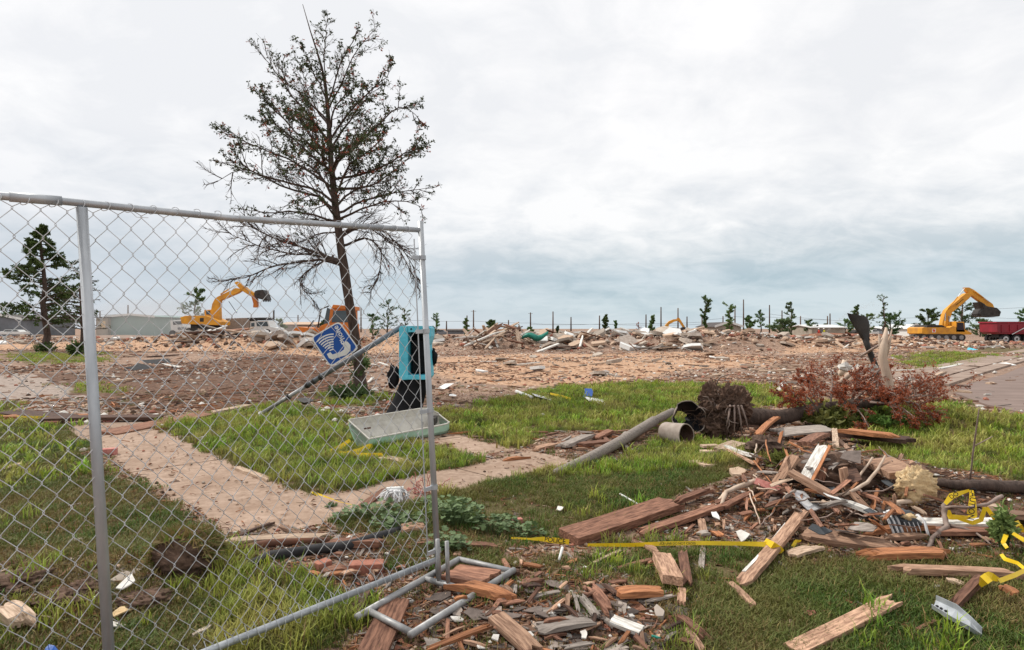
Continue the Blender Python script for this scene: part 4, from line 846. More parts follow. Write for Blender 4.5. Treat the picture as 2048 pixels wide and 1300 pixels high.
tubepx([(1855,1098,.01,7),(1865,1075,.03,9),(1893,1053,.05,10),(1890,1030,.10,10),(1888,1012,.15,10),(1900,1003,.17,9)], 'branch', twigm, 'grey twisted branch standing left of the yellow tape loop', 'branch', wob=.004)
tubepx([(1890,1014,.17,5),(1940,1014,.19,6),(1975,1008,.2,6),(2004,992,.22,7)], 'branch', twigm, 'dark branch passing across the yellow tape loop', 'branch', wob=.004)
tubepx([(1895,1050,.05,6),(1925,1056,.05,6),(1950,1064,.04,5),(1985,1092,.01,3)], 'branch', twigm, 'dark wiry branch below the cream board', 'branch', wob=.004)
tubepx([(1760,1042,.08,5),(1765,1060,.05,6),(1785,1088,.01,4)], 'branch', barkpale, 'small forked pale twig below the striped cloth', 'branch', wob=.003)
tubepx([(1720,980,.1,3),(1745,1005,.07,4),(1775,1022,.04,5)], 'branch', twigm, 'thin grey curved twig beside the stick in front of the pile', 'branch', wob=.003)
tubepx([(1585,945,.12,6),(1560,955,.1,7),(1545,975,.06,7)], 'branch', barkpale, 'curved pale stick above the red brick', 'branch', wob=.003)
tubepx([(1240,988,.02,4),(1275,1008,.02,4),(1318,1008,.02,5),(1335,1002,.03,7)], 'trim_strip', white, 'bent white plastic strip in the grass above the heavy beam', 'strip')
tubepx([(1033,783,.04,7),(1064,795,.04,7)], 'white_pipe', white, 'short white pipe on the dirt beyond the sidewalk', 'pipe')
tubepx([(1860,965,.05,16),(1930,968,.06,20),(2000,972,.06,24),(2080,978,.05,26)], 'log', bark, 'dark rough-barked log entering from the right edge', 'log', 10, wob=.012)
tubepx([(485,1135,.01,16),(540,1112,.02,20),(620,1100,.025,20),(700,1090,.025,19),(745,1076,.03,18),(798,1060,.03,15)], 'black_pipe', blackrub, 'curved black rubber pipe lying behind the fence, nearest the camera', 'pipe', 12, wob=.002)
tubepx([(468,1101,.02,14),(540,1086,.02,16),(600,1082,.02,14),(660,1080,.02,10)], 'rusty_pipe', rust, 'rusty black pipe just beyond the curved black pipe', 'pipe', 12)
tubepx([(1118,1120,.02,5),(1125,1095,.07,6)], 'white_stub', white, 'small white stick poking from the grass left of the heavy beam', 'stick')
tubepx([(1112,946,.02,18),(1180,915,.05,20),(1245,880,.08,21),(1308,842,.14,20)], 'weathered_log', wood_grey, 'smooth grey weathered log lying left of the torn pipe', 'log', 10, wob=.004)
tubepx([(1308,843,.13,16),(1328,832,.15,17),(1346,822,.17,13)], 'weathered_log', wood_grey, 'upper broken end of the grey log by the torn pipe', 'log', 10, wob=.003)
tubepx([(1940,960,.0,3),(1948,890,.35,3.5),(1958,818,.72,2)], 'dry_stalk', twigm, 'single upright dry stalk on the right lawn', 'stalk', 5)
tubepx([(1949,892,.33,2.5),(1985,873,.42,2)], 'dry_stalk', twigm, 'side shoot of the upright dry stalk', 'stalk', 5)
rg = random.Random(91)
for k in range(46):
    px, py = rg.uniform(1500, 1850), rg.uniform(895, 1040); 
    if py < 930 and px > 1790: continue
    L = rg.uniform(30, 90); a = rg.uniform(0, 3.14); dx, dy = math.cos(a) * L / 2, math.sin(a) * L / 2; l0 = rg.uniform(.04, .16)
    tubepx([(px - dx, py - dy * .7, l0, rg.uniform(2, 4)), (px + rg.uniform(-6, 6), py + rg.uniform(-6, 6), l0 + rg.uniform(.0, .06), 3.2), (px + dx, py + dy * .7, rg.uniform(.03, .2), 1.6)], 'stick', rg.choice([twigm, barkpale, rootm, wood_orange]), 'thin bent stick tangled in the near debris pile, one of many', 'stick', 5, 'sticks in the near pile', wob=.006)
lumber(4, 1216, 60, 1264, 44, 'p', 'broken tan log chunk at the lower left corner behind the fence', .02, .02, .055, 1, 'stump_chunk', 'wood chunk', None, .8)
tubepx([(60, 1228, .02, 3), (95, 1234, .02, 3), (125, 1238, .0, 2)], 'root', barkpale, 'thin root trailing right from the log chunk at lower left', 'root', 5, wob=.003)
# torn culvert pipe and round pipe
def shell(name, m, label, cat, c, axis, r, L, a0, a1, th=.008, ragged=0, inner=None, taper=0):
    axis = axis.normalized(); s = Vector((0, 0, 1)).cross(axis).normalized(); u = axis.cross(s); mb = MB(); n = 22; k = 7; rg = random
    for rr, mm in ((r, m), (r - th, inner or m)):
        vs = []
        for i in range(k):
            for j in range(n + 1):
                a = a0 + (a1 - a0) * j / n; x_ = (i / (k - 1) - .5) * L
                if ragged and i in (0, k - 1): x_ += ragged * math.sin(j * 1.3 + i) + ragged * .5 * math.sin(j * 3.1)
                q = rr * (1 + .04 * math.sin(a * 3 + i * .4)) * (1 - taper * (1 - i / (k - 1))); vs.append(c + axis * x_ + s * (q * math.cos(a)) + u * (q * math.sin(a)))
        fs = [(i * (n + 1) + j, i * (n + 1) + j + 1, (i + 1) * (n + 1) + j + 1, (i + 1) * (n + 1) + j) for i in range(k - 1) for j in range(n)]
        mb.add(vs, fs, mm)
        if rr == r: v0 = vs
        else:
            for i in (0, k - 1):
                e = [v0[i * (n + 1) + j] for j in range(n + 1)] + [vs[i * (n + 1) + j] for j in range(n + 1)]; mb.add(e, [(j, j + 1, n + 2 + j, n + 1 + j) for j in range(n)], m)
            for j in (0, n):
                e = [v0[i * (n + 1) + j] for i in range(k)] + [vs[i * (n + 1) + j] for i in range(k)]; mb.add(e, [(i, i + 1, k + 1 + i, k + i) for i in range(k - 1)], m)
    return tag(build(mb, name, m, smooth=True), label, cat)
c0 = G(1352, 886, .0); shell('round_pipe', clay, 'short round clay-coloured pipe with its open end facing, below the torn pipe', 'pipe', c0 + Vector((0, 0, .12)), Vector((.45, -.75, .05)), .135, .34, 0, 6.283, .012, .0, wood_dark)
c0 = G(1370, 876, .0); shell('torn_pipe', clay, 'torn pipe, black inside, half standing open beside the root ball', 'pipe', c0 + Vector((0, .02, .27)), Vector((.05, -.95, .10)), .22, .34, -1.1, 4.1, .012, .05, blackm, .62)  # inner shell is black and narrows toward the far end
c0 = G(1415, 866, .0); shell('torn_pipe', blackm, 'black torn pipe flap lying between the torn pipe and the root ball', 'pipe', c0 + Vector((-.02, .1, .15)), Vector((-.8, -.5, .3)), .13, .3, -.6, 3.2, .01, .05)
# ---------------------------------------------------------------- uprooted tree
rb = G(1462, 884); utree = thing('uprooted_tree', rb, 'uprooted tree lying on its side, root ball toward the camera and rust-red dead leaves', 'fallen tree')
rc = rb + Vector((.0, .28, .36))
def blob(c, rx, ry, rz, n=20, k=12, amp=.3, fr=3.0, seed=0):
    mb = MB(); vs = []
    for i in range(k + 1):
        th = math.pi * i / k
        for j in range(n):
            ph = 2 * math.pi * j / n; d = Vector((math.sin(th) * math.cos(ph), math.sin(th) * math.sin(ph), math.cos(th)))
            q = 1 + amp * (float(fbm(d.x * fr + 9 + seed, d.y * fr + d.z * fr * 1.7 + 5, seed, 4)) - .5) * 2; vs.append(c + Vector((d.x * rx, d.y * ry, d.z * rz)) * q)
    mb.add(vs, [(i * n + j, (i + 1) * n + j, (i + 1) * n + (j + 1) % n, i * n + (j + 1) % n) for i in range(k) for j in range(n)]); return mb
mb = blob(rc, .27, .20, .29, 44, 30, .6, 5.0, 3); b2 = blob(rc + Vector((-.14, -.05, -.2)), .17, .14, .16, 30, 20, .7, 5, 9); mb.add(b2.v, b2.f); b2 = blob(rc + Vector((.16, -.03, .08)), .18, .15, .2, 30, 20, .7, 5, 13); mb.add(b2.v, b2.f); b2 = blob(rc + Vector((-.16, 0, .16)), .13, .12, .17, 30, 20, .8, 5, 17); mb.add(b2.v, b2.f); build(mb, 'root_ball', soilm, utree)
rg = random.Random(9)
for q in range(2):
    mb = MB()
    for k in range(520 if q else 26):
        d = Vector((rg.gauss(0, 1), rg.gauss(-.5, .8), rg.gauss(0.1, 1))).normalized(); rr_ = rg.uniform(.75, 1.05); p = rc + Vector((d.x * .31 * rr_, d.y * .23 * rr_, d.z * .31 * rr_)) + (Vector((-.1, 0, -.1)) if rg.random() < .3 else Vector((0, 0, 0))); pts = [p]; L = rg.uniform(.08, .22) if q else rg.uniform(.2, .36); dd = (d * .5 + Vector((rg.gauss(0, .7), rg.gauss(0, .5), rg.gauss(-.25, .7)))).normalized()
        for s_ in range(5): dd = (dd + Vector((rg.gauss(0, .5), rg.gauss(0, .5), rg.gauss(-.15, .5))) * .6).normalized(); p = p + dd * L / 5; pts.append(p)
        for pp_ in pts: pp_.z = max(pp_.z, rb.z + .01)
        mb.tube(pts, [(.004 if q else .013) * (1 - .14 * i) for i in range(6)], 4)
    build(mb, 'fine_roots' if q else 'thick_roots', [twigm, rootm][q], utree, smooth=True)
for (dx_, L_) in ((-.02, .34), (.03, .38), (.07, .3), (-.07, .26)):
    mb = MB(); a = rc + Vector((dx_ + .08, -.22, .10)); mb.tube([a, a + Vector((dx_ * .5, -.05, -L_ * .5)), a + Vector((dx_, -.06, -L_))], [.014, .011, .006], 6); build(mb, 'root', twigm, utree, smooth=True)
tp = [rc + Vector((.15, .1, -.08)), G(1560, 835, .16), G(1640, 818, .2), G(1720, 808, .25), G(1800, 800, .35)]
mb = MB(); mb.tube(tp, [.13, .105, .09, .075, .04], 12); build(mb, 'trunk', bark, utree, smooth=True)
# ---------------------------------------------------------------- branching helper
def limb(pts, r0, r1, n=5):
    mb = MB(); k = len(pts); mb.tube(pts, [r0 + (r1 - r0) * (i / (k - 1)) ** .8 for i in range(k)], n, cap=False); return mb
def twigs(mb, pts, L, rad, lvl, rg, tips, dens=6, up=.2, spread=.9, start=.2, ratio=.42):
    """children along a polyline"""
    pts = [Vector(p) for p in pts]; seg = [(pts[i + 1] - pts[i]).length for i in range(len(pts) - 1)]; tot = sum(seg)
    nch = max(2, int(dens * (1 if lvl > 1 else .8)))
    for k in range(nch):
        u = start + (1 - start) * (k + rg.random()) / nch; d = u * tot; i = 0
        while i < len(seg) - 1 and d > seg[i]: d -= seg[i]; i += 1
        p = pts[i].lerp(pts[i + 1], min(1, d / max(seg[i], 1e-6))); t = (pts[i + 1] - pts[i]).normalized()
        a = t.orthogonal().normalized(); a.rotate(Matrix.Rotation(rg.uniform(0, 6.283), 3, t)); ang = rg.uniform(.45, 1.0) * spread
        dr = (t * math.cos(ang) + a * math.sin(ang) + Vector((0, 0, up * rg.random()))).normalized(); l = L * ratio * (1.15 - .6 * u) * rg.uniform(.55, 1.15)
        q = [p]; m_ = 4 if lvl > 1 else 3
        for s_ in range(m_): dr = (dr + Vector((rg.gauss(0, .16), rg.gauss(0, .16), rg.gauss(up * .15, .16)))).normalized(); q.append(q[-1] + dr * l / m_)
        r = rad * .45
        mb.tube(q, [max(r * (1 - .8 * s_ / m_), .0022) for s_ in range(m_ + 1)], 4 if lvl > 1 else 3, cap=False)
        tips.append((q, lvl))
        if lvl > 1: twigs(mb, q, l, r, lvl - 1, rg, tips, max(3, dens - 1), up, spread, .15, .5)
def leafset(mb, q, n, size, rg, m, cluster=3, curl=.2, droop=0, along=.3):
    for _ in range(n):
        i = rg.uniform(along * (len(q) - 1), len(q) - 1); k = min(int(i), len(q) - 2); c = q[k].lerp(q[k + 1], i - k)
        for _ in range(cluster):
            d = Vector((rg.gauss(0, 1), rg.gauss(0, 1), rg.gauss(-droop, .8))).normalized(); s = d.cross(Vector((rg.gauss(0, 1), rg.gauss(0, 1), rg.gauss(0, 1)))).normalized(); l = size * rg.uniform(.6, 1.25); w = l * rg.uniform(.26, .42); nn_ = d.cross(s)
            mb.add([c + d * l * .08, c + d * l * .5 + s * w / 1.6 + nn_ * l * curl * rg.uniform(-1, 1), c + d * l, c + d * l * .55 - s * w / 1.6 + nn_ * l * curl * rg.uniform(-1, 1)], [(0, 1, 2), (0, 2, 3)], m)
rg = random.Random(21)
mt = MB(); tips = []
for (a, b, dy, up_) in [((1640,818,.2),(1600,730,1.0),.3,.3),((1660,815,.2),(1660,715,.5),.6,.3),((1700,808,.25),(1715,720,.3),.2,.3),((1700,808,.25),(1780,725,.8),.5,.3),((1740,805,.3),(1850,745,.9),.4,.2),((1760,802,.3),(1885,800,.3),.1,.1),((1640,818,.2),(1560,765,.6),-.1,.1),
    ((1740,805,.3),(1830,835,.2),-.5,0),((1700,808,.25),(1740,860,.1),-.7,0),((1770,802,.32),(1880,765,.6),.8,.2),((1620,820,.2),(1590,800,.3),-.3,.1),((1720,806,.25),(1800,790,.5),-.5,.1),((1800,800,.3),(1870,840,.1),-.3,0),((1690,810,.2),(1690,760,.7),-.4,.3),((1740,806,.2),(1765,765,.7),-.4,.3)]:
    p = G(*a); e = P(b[0], b[1] + (24 if b[1] < 790 else 0), p.y + dy); e.z = max(e.z, tz(e.x, e.y) + .05); mid_ = p.lerp(e, .5) + Vector((U(-.1, .1), U(-.1, .1), .08)); pts = [p, p.lerp(mid_, .5), mid_, mid_.lerp(e, .5) + Vector((0, 0, .03)), e]
    mb = limb(pts, .020, .006, 5); build(mb, 'branch', twigm, utree, smooth=True); tips.append((pts, 3)); twigs(mt, pts, (e - p).length, .012, 2, rg, tips, 11, .1, 1.05, .1, .6)
build(mt, 'twigs', twigm, utree)
ml = MB()
for q, lv in tips: leafset(ml, q, {3: 11, 2: 7, 1: 4}[lv], .034, rg, leafd, 3, .35, .5, .1)
ml.v = [(a, b, max(c, float(tz(a, b)) + .01)) if c < .12 else (a, b, c) for a, b, c in ml.v]
o = build(ml, 'dead_foliage', leafd, utree); o['kind'] = 'stuff'
# pale torn branch standing in front and crossing ones
mb = MB(); q_ = [(1784,848,12),(1787,815,13),(1782,785,15),(1775,755,17),(1768,735,16),(1764,715,16),(1765,690,15),(1770,672,10),(1772,655,4)]; sp_ = []
for (x_, y_, w_) in q_: sp_.append((P(x_, y_, 8.75) + Vector((U(-.006, .006), U(-.02, .02), 0)), w_ / 2 * 8.75 / F))
mb.tube([s[0] for s in sp_], [s[1] for s in sp_], 9); tag(build(mb, 'torn_branch', barkpale, smooth=True), 'pale torn branch standing upright in front of the red dead leaves', 'branch')
p0 = P(1763,700,9.1); mb = MB(); mb.tube([P(1766,725,8.75), P(1760,690,8.75), P(1757,668,8.75)], [.03, .02, .006], 6); tag(build(mb, 'splinter', barkpale, smooth=True), 'sharp splinter at the left of the pale torn branch', 'splinter')
mb = MB(); mb.tube([P(1768,715,8.75), P(1778,690,8.75), P(1784,658,8.75)], [.04, .025, .006], 6); tag(build(mb, 'splinter', barkpale, smooth=True), 'sharp splinter at the right of the pale torn branch', 'splinter')
for pts, lb in (([(1676,768,9.6,10),(1700,748,9.6,10),(1725,733,9.6,8)], 'thick whitish branch stub lying in the dead leaves, left side'), ([(1690,720,10.2,9),(1683,745,10.2,12),(1680,752,10.2,8)], 'whitish upright stub in the dead leaves'),
                ([(1690,769,9.3,4),(1745,752,9.3,5),(1762,737,9.3,6)], 'brown bare branch running up to the torn branch'), ([(1722,712,9.8,5),(1758,690,9.2,5)], 'grey stick between the lamp arm and the torn branch')):
    mb = MB(); mb.tube([P(a, b, d) for a, b, d, w in pts], [w / 2 * d / F for a, b, d, w in pts], 6); tag(build(mb, 'branch', barkpale if 'whit' in lb else twigm, smooth=True), lb, 'branch')
# dark paddle-shaped metal lamp arm
D = 10.6; lamp = thing('metal_arm', G(1752, 790), 'dark bent metal post with a flattened scoop-shaped top, sticking out of the debris', 'metal post')
mb = MB(); mb.tube([P(1757,775,D), P(1752,735,D), P(1738,700,D), P(1727,668,D)], [.05, .048, .047, .052], 10); build(mb, 'arm', steeld, lamp, smooth=True)
mb = MB(); pr = [(1733,685,.05,.045),(1728,670,.10,.045),(1723,655,.155,.045),(1718,640,.19,.04),(1714,630,.185,.035)]
vs = []; n = 14
for (px, py, a, b) in pr:
    c = P(px, py, D)
    for k in range(n): g = 6.283 * k / n; vs.append(c + Vector((a * math.cos(g) * .95, b * math.sin(g), a * math.cos(g) * -.18)))
mb.add(vs, [(i * n + k, i * n + (k + 1) % n, (i + 1) * n + (k + 1) % n, (i + 1) * n + k) for i in range(len(pr) - 1) for k in range(n)] + [tuple(range(n))[::-1]]); mb.add([P(1714,630.5,D) + Vector((.17 * math.cos(6.283 * k / n), .03 * math.sin(6.283 * k / n), -.03 * math.cos(6.283 * k / n))) for k in range(n)], [tuple(range(n))], None); build(mb, 'scoop', steeld, lamp, smooth=True)
# white rags caught in the dead branches
for (px, py, w, h) in ((1690,735,26,16),(1715,742,22,20),(1745,738,20,22),(1812,758,26,10),(1660,745,18,10),(1770,752,16,16),(1835,770,22,8)):
    c = P(px, py, 9.9); mb = blob(c, w / 2 * 9.9 / F, .05, h / 2 * 9.9 / F, 10, 7, .8, 3.5, int(px)); tag(build(mb, 'plastic_rag', plaster), 'torn white plastic rag caught in the dead branches, one of several', 'plastic rag', 'white plastic rags in the dead branches')
# ---------------------------------------------------------------- big tree
rg = random.Random(31); TD = 13.6
tb = G(718, 785); TD = tb.y
tree = thing('oak_tree', tb, 'tall half-stripped tree with bare drooping lower limbs, behind the fence', 'tree')
tk = [(719,792,13),(716,745,11.5),(712,700,11),(704,640,10.5),(697,590,10),(691,540,10.5),(685,500,9),(680,460,8.5),(674,420,8),(668,370,7),(663,330,6.4),(659,290,5.8),(656,250,5),(652,210,4.4),(648,170,3.6),(640,130,2.8),(630,95,2.0),(619,60,1.3),(605,8,.6)]
tpts = [P(a, b, TD) + Vector((0, .12 * math.sin(b * .01), 0)) for a, b, w in tk]; tpts[0].z = tb.z - .05
mb = MB(); mb.tube(tpts, [.88 * w * TD / F for a, b, w in tk], 12); mb.tube([tpts[0] - Vector((0, 0, .02)), tpts[1]], [.19, .125], 10); build(mb, 'trunk', bark, tree, smooth=True)
def at_y(py):
    for i in range(len(tk) - 1):
        if tk[i + 1][1] <= py <= tk[i][1]:
            u = (tk[i][1] - py) / (tk[i][1] - tk[i + 1][1]); return tpts[i].lerp(tpts[i + 1], u), (tk[i][2] * (1 - u) + tk[i + 1][2] * u) * TD / F
    return tpts[-1], .01
LIMBS = [ # start y on trunk, [(px,py)...], depth offset at the tip, leafiness
 (285,[(600,210),(550,145),(520,105)],.3,.5),(240,[(610,195),(570,160),(566,120)],-.5,.6),(330,[(590,260),(530,200),(512,183)],.7,1),(345,[(600,290),(540,240),(520,250)],-.8,1),(380,[(600,330),(520,295),(458,268)],.4,1.1),
 (410,[(620,375),(520,350),(480,325),(445,325)],-.4,.8),(430,[(640,395),(560,372),(490,338),(425,368)],.5,.3),(445,[(600,425),(530,425),(490,418)],-.5,.5),(220,[(690,150),(715,100),(750,58)],.3,.5),(205,[(680,130),(705,82),(712,70)],-.4,.6),
 (170,[(648,110),(652,70),(655,38)],.3,.6),(280,[(710,210),(760,165),(785,135)],-.4,.7),(335,[(740,265),(800,215),(840,240)],.4,1.3),(360,[(740,345),(800,312),(833,292)],-.5,1),(380,[(740,372),(790,340),(838,300)],.9,.9),
 (430,[(730,400),(800,385),(858,375)],.3,.5),(440,[(720,420),(790,400),(845,415)],-.6,.6),(470,[(715,452),(750,462),(800,505),(836,575)],.3,.02),(495,[(730,478),(762,500),(755,560),(735,590)],-.5,.03),(478,[(720,455),(770,465),(812,510),(838,560)],.8,.05),
 (528,[(650,514),(590,507),(520,492),(450,462)],.3,.03),(532,[(640,520),(560,530),(490,555),(438,562)],-.4,.02),(526,[(640,508),(570,485),(500,455),(470,440)],.9,.05),(530,[(650,520),(600,560),(635,610)],-.9,.02),(465,[(630,470),(600,485),(560,480)],-.6,.1),
 (455,[(640,440),(590,440),(540,450)],.6,.15),(395,[(700,330),(740,300),(770,270)],-1.1,1),(300,[(700,240),(730,200),(745,180)],.9,1),(315,[(620,270),(590,230),(570,215)],1.1,1),(400,[(640,350),(600,320),(570,310)],1.3,1.1),(350,[(690,300),(720,285),(760,250)],1.2,1.1),
 (250,[(630,210),(615,180),(600,130)],.8,.8),(190,[(630,150),(612,110),(600,80)],-.3,.7),(420,[(700,385),(750,372),(790,372)],1.2,.8),(300,[(640,260),(620,240),(590,240)],-1.2,1),(360,[(650,330),(640,300),(620,290)],-1.4,1),(260,[(670,220),(690,190),(720,170)],-1.0,.9),(340,[(680,310),(700,290),(720,300)],-1.4,1),(440,[(655,410),(630,400),(600,400)],-1.2,.6)]
lf = MB(); lr = MB(); tw = MB()
for (sy, pp_, dy, lf_) in LIMBS:
    p, r = at_y(sy); n = len(pp_); pts = [p]
    for i, (a, b) in enumerate(pp_): pts.append(P(a, b, TD + dy * (i + 1) / n * 1.3))
    # smooth polyline
    sp = []
    for i in range(len(pts) - 1):
        a = pts[max(i - 1, 0)]; b = pts[i]; c = pts[i + 1]; d = pts[min(i + 2, len(pts) - 1)]
        for k in range(3):
            u = k / 3; sp.append(.5 * ((2 * b) + (c - a) * u + (2 * a - 5 * b + 4 * c - d) * u * u + (3 * b - a - 3 * c + d) * u ** 3) + Vector((rg.gauss(0, .012), rg.gauss(0, .012), rg.gauss(0, .012))))
    sp.append(pts[-1]); L = sum((sp[i + 1] - sp[i]).length for i in range(len(sp) - 1)); r0 = min(r * .45, .009 + L * .011)
    mb = limb(sp, r0, .004, 6); tips = [(sp, 3)]; bare = lf_ < .12
    twigs(mb, sp, L, r0 * .8, 2, rg, tips, (14 if bare else 10) + int(L * 1.8), -.05 if bare else .25, .85, .10, .30 if bare else .33)
    build(mb, 'branch', bark, tree, smooth=True)
    for q, lv in tips:
        if rg.random() > .35 + lf_ * .75: continue
        k = lf_ * {3: 7, 2: 2.6, 1: 1.1}[lv]; k = int(k) + (rg.random() < k % 1)
        red = rg.random() < (.5 if bare else .13)
        leafset(lr if red else lf, q, max(k, 0), .074, rg, leafr if red else leafg, 4, .15, .25, .35)
for k in range(26):   # short leafy shoots straight off the trunk
    p, r = at_y(rg.uniform(150, 470)); a = rg.uniform(0, 6.283); q = [p, p + Vector((math.cos(a), math.sin(a), .5)) * .12, p + Vector((math.cos(a), math.sin(a), .8)) * .3]; mb_ = tw; tw.tube(q, [.006, .004, .002], 3, cap=False); leafset(lf, q, 4, .085, rg, leafg, 3, .15, .2, .2)
build(tw, 'shoots', bark, tree)
for k in range(34):
    p = at_y(rg.uniform(725, 760))[0]; a = rg.uniform(0, 6.283); q = [p, p + Vector((math.cos(a) * .1, math.sin(a) * .1, .08)), p + Vector((math.cos(a) * .24, math.sin(a) * .24, .1 + rg.uniform(-.12, .16)))]; leafset(lf, q, 4, .09, rg, leafc, 3, .2, .2, .1)
o = build(lf, 'foliage', leafg, tree); o['kind'] = 'stuff'; o = build(lr, 'dead_leaves', leafr, tree); o['kind'] = 'stuff'
# sprouts round the foot of the tree
def weed(px, py, rpx, hpx, n, size, m, label, name='weed_clump', cat='weed', shape=0, seed=0):
    rg = random.Random(int(px + py * 3) + seed); c = G(px, py); k = c.y / F; R = rpx * k; Hh = hpx * k; t = thing(name, c, label, cat); ms = MB(); mlv = MB()
    for i in range(n):
        a = rg.uniform(0, 6.283); r = R * math.sqrt(rg.random()); b = c + Vector((r * .35 * math.cos(a), r * .35 * math.sin(a), 0)); b.z = tz(b.x, b.y); e = c + Vector((r * math.cos(a), r * math.sin(a) * .8, 0)); e.z = tz(e.x, e.y) + Hh * rg.uniform(.45, 1) * (1 - .4 * (r / R) ** 2); m_ = b.lerp(e, .5) + Vector((0, 0, Hh * .2)); q = [b, m_, e]
        ms.tube(q, [size * .05, size * .04, size * .02], 3, cap=False)
        if shape == 0: leafset(mlv, q, 3, size, rg, m, 2, .2, -.2, .3)
        else:
            d = Vector((rg.gauss(0, 1), rg.gauss(0, 1) - .3, rg.uniform(-.1, .5))).normalized(); s = d.cross(Vector((rg.gauss(0, .3), rg.gauss(0, .3), 1))).normalized(); l = size * rg.uniform(.6, 1.2); up_ = s.cross(d); vs = [e]
            for (u, w, h_) in ((.15, .38, .05), (.4, .5, .12), (.55, .32, .05), (.75, .42, .08), (1.0, .0, -.05), (.75, -.42, .08), (.55, -.32, .05), (.4, -.5, .12), (.15, -.38, .05)): vs.append(e + d * l * u + s * l * w + up_ * l * h_ * rg.uniform(.5, 1.5))
            vs.append(e + d * l * .5); mlv.add(vs, [(10, 0, 1), (10, 1, 2), (10, 2, 3), (10, 3, 4), (10, 4, 5), (10, 5, 6), (10, 6, 7), (10, 7, 8), (10, 8, 9), (10, 9, 0)], m)
    build(ms, 'stems', m, t); o = build(mlv, 'leaves', m, t); o['kind'] = 'stuff'; return t
weed(700, 800, 50, 34, 90, .12, leaff, 'low green sprouts around the foot of the tall tree', seed=1)
weed(722, 745, 24, 46, 60, .1, leaff, 'leafy shoots sprouting from the lower trunk of the tall tree', name='trunk_shoots', seed=2)
for (px, py, r, h, n, lb) in [(740,1035,70,34,120,'grey-green lobed weeds behind the fence beside the mop'),(800,1060,55,34,110,'dense lobed weeds behind the fence at the post'),(910,1050,55,60,170,'tall lobed leafy weeds just right of the fence post'),(985,1062,55,32,110,'low lobed weeds spreading right toward the caution tape'),(900,1100,45,36,80,'dark green weeds at the foot of the fence post'),(1050,1070,34,20,50,'small lobed weeds at the left end of the tape'),(860,1020,30,24,40,'small weeds behind the fence post at the sidewalk edge')]:
    weed(px, py, r, h, int(n * .8), .045, weedm, lb, shape=1)
weed(1180, 930, 30, 10, 10, .05, leaff, 'small weed in the grass by the grey log')
weed(2008, 1100, 20, 95, 70, .06, leaff, 'slender feathery weed standing in the tape tangle at the right', seed=5)
weed(1660, 850, 70, 40, 160, .11, grassm, 'long green grass growing under the fallen tree', name='grass_clump', cat='grass clump')
weed(1760, 848, 60, 30, 130, .10, grassm, 'long grass below the pale torn branch', name='grass_clump', cat='grass clump')
weed(1560, 930, 30, 16, 60, .06, grassm, 'grass sprouting through the left part of the near pile', name='grass_clump', cat='grass clump')
weed(660, 1020, 14, 8, 10, .05, weedm, 'tiny weed at the sidewalk edge behind the fence')
# ---------------------------------------------------------------- pay phone enclosure, sign on its pole
pb = G(815, 836); PD = pb.y
phone = thing('phone_stand', pb, 'damaged pay phone stand with light blue hood on a black pedestal, behind the fence post', 'pay phone')
def boxpx(x0, y0, x1, y1, D, d0, d1, m, name, par, bevel=0):
    mb = MB(); mb.pxp([(x0, y0), (x1, y0), (x1, y1), (x0, y1)], D, d0, d1, m); return build(mb, name, m, par, bevel=bevel)
def side(poly, D, d0, d1, name, par, m=cyan): mb = MB(); mb.pxp(poly, D, d0, d1, m); return build(mb, name, m, par, bevel=.006)
side([(803,657),(807,652),(820,652),(821,757),(808,758),(803,752)], PD, -.22, .26, 'side_panel', phone)
side([(859,653),(865,656),(865,672),(860,690),(862,716),(864,752),(860,758),(857,757),(856,690)], PD, -.22, .26, 'side_panel', phone)
mb = MB(); mb.pxp([(821,652),(862,652),(862,664),(821,664)], PD, -.22, .26, cyan)
for q in (827, 851): mb.tube([P(q, 658, PD) + Vector((0, -.226, 0)), P(q, 658, PD) + Vector((0, -.215, 0))], .015, 10, inkm)
build(mb, 'top_panel', cyan, phone); side([(821,748),(858,748),(858,757),(821,757)], PD, -.22, .2, 'lower_lip', phone)
mb = MB(); mb.pxp([(821,664),(857,664),(857,748),(821,748)], PD, .18, .26, blackm); build(mb, 'back_panel', blackm, phone)
mb = MB(); mb.pxp([(825,680),(853,680),(853,745),(825,745)], PD, -.02, .18, blackm); build(mb, 'phone_box', blackm, phone, bevel=.01)
mb = MB(); vs = []; n = 18
for (px, py, w, dd) in ((830,757,30,.16),(826,775,33,.17),(818,800,36,.19),(811,820,40,.21),(806,838,44,.23)):
    c = P(px, py, PD); 
    for k in range(n): g = 6.283 * k / n; f = 1 + .07 * math.sin(g * 5 + py * .02); vs.append(c + Vector((w / 1.15 * PD / F * math.cos(g) * f, dd * math.sin(g) * f, 0)))
mb.add(vs, [(i * n + k, i * n + (k + 1) % n, (i + 1) * n + (k + 1) % n, (i + 1) * n + k) for i in range(4) for k in range(n)], None); build(mb, 'pedestal', blackm, phone, smooth=True)
mb = blob(P(787, 752, PD - .1), .10, .07, .17, 16, 12, .5, 3, 5); tag(build(mb, 'black_bag', blackm, smooth=True), 'crumpled black plastic bag hanging at the left of the phone stand', 'plastic bag')
mb = blob(P(868, 715, PD + .2), .05, .05, .12, 10, 8, .5, 3, 6); tag(build(mb, 'black_bag', blackm, smooth=True), 'small black plastic scrap caught at the right of the phone hood', 'plastic bag')
mb = MB(); mb.tube([P(520, 829, PD + .25), P(524, 826.5, PD + .25)], .045, 10); a_ = P(520, 829, PD + .25)
sgn = thing('phone_sign', G(520, 830), 'blue and white pay phone sign on a fallen grey pole leaning against the phone stand', 'sign')
build(mb, 'pole_cap', white, sgn)
pp0, pp1 = P(523, 827, PD + .3), P(806, 652, PD - .1)
def pl(u): return pp0.lerp(pp1, u)
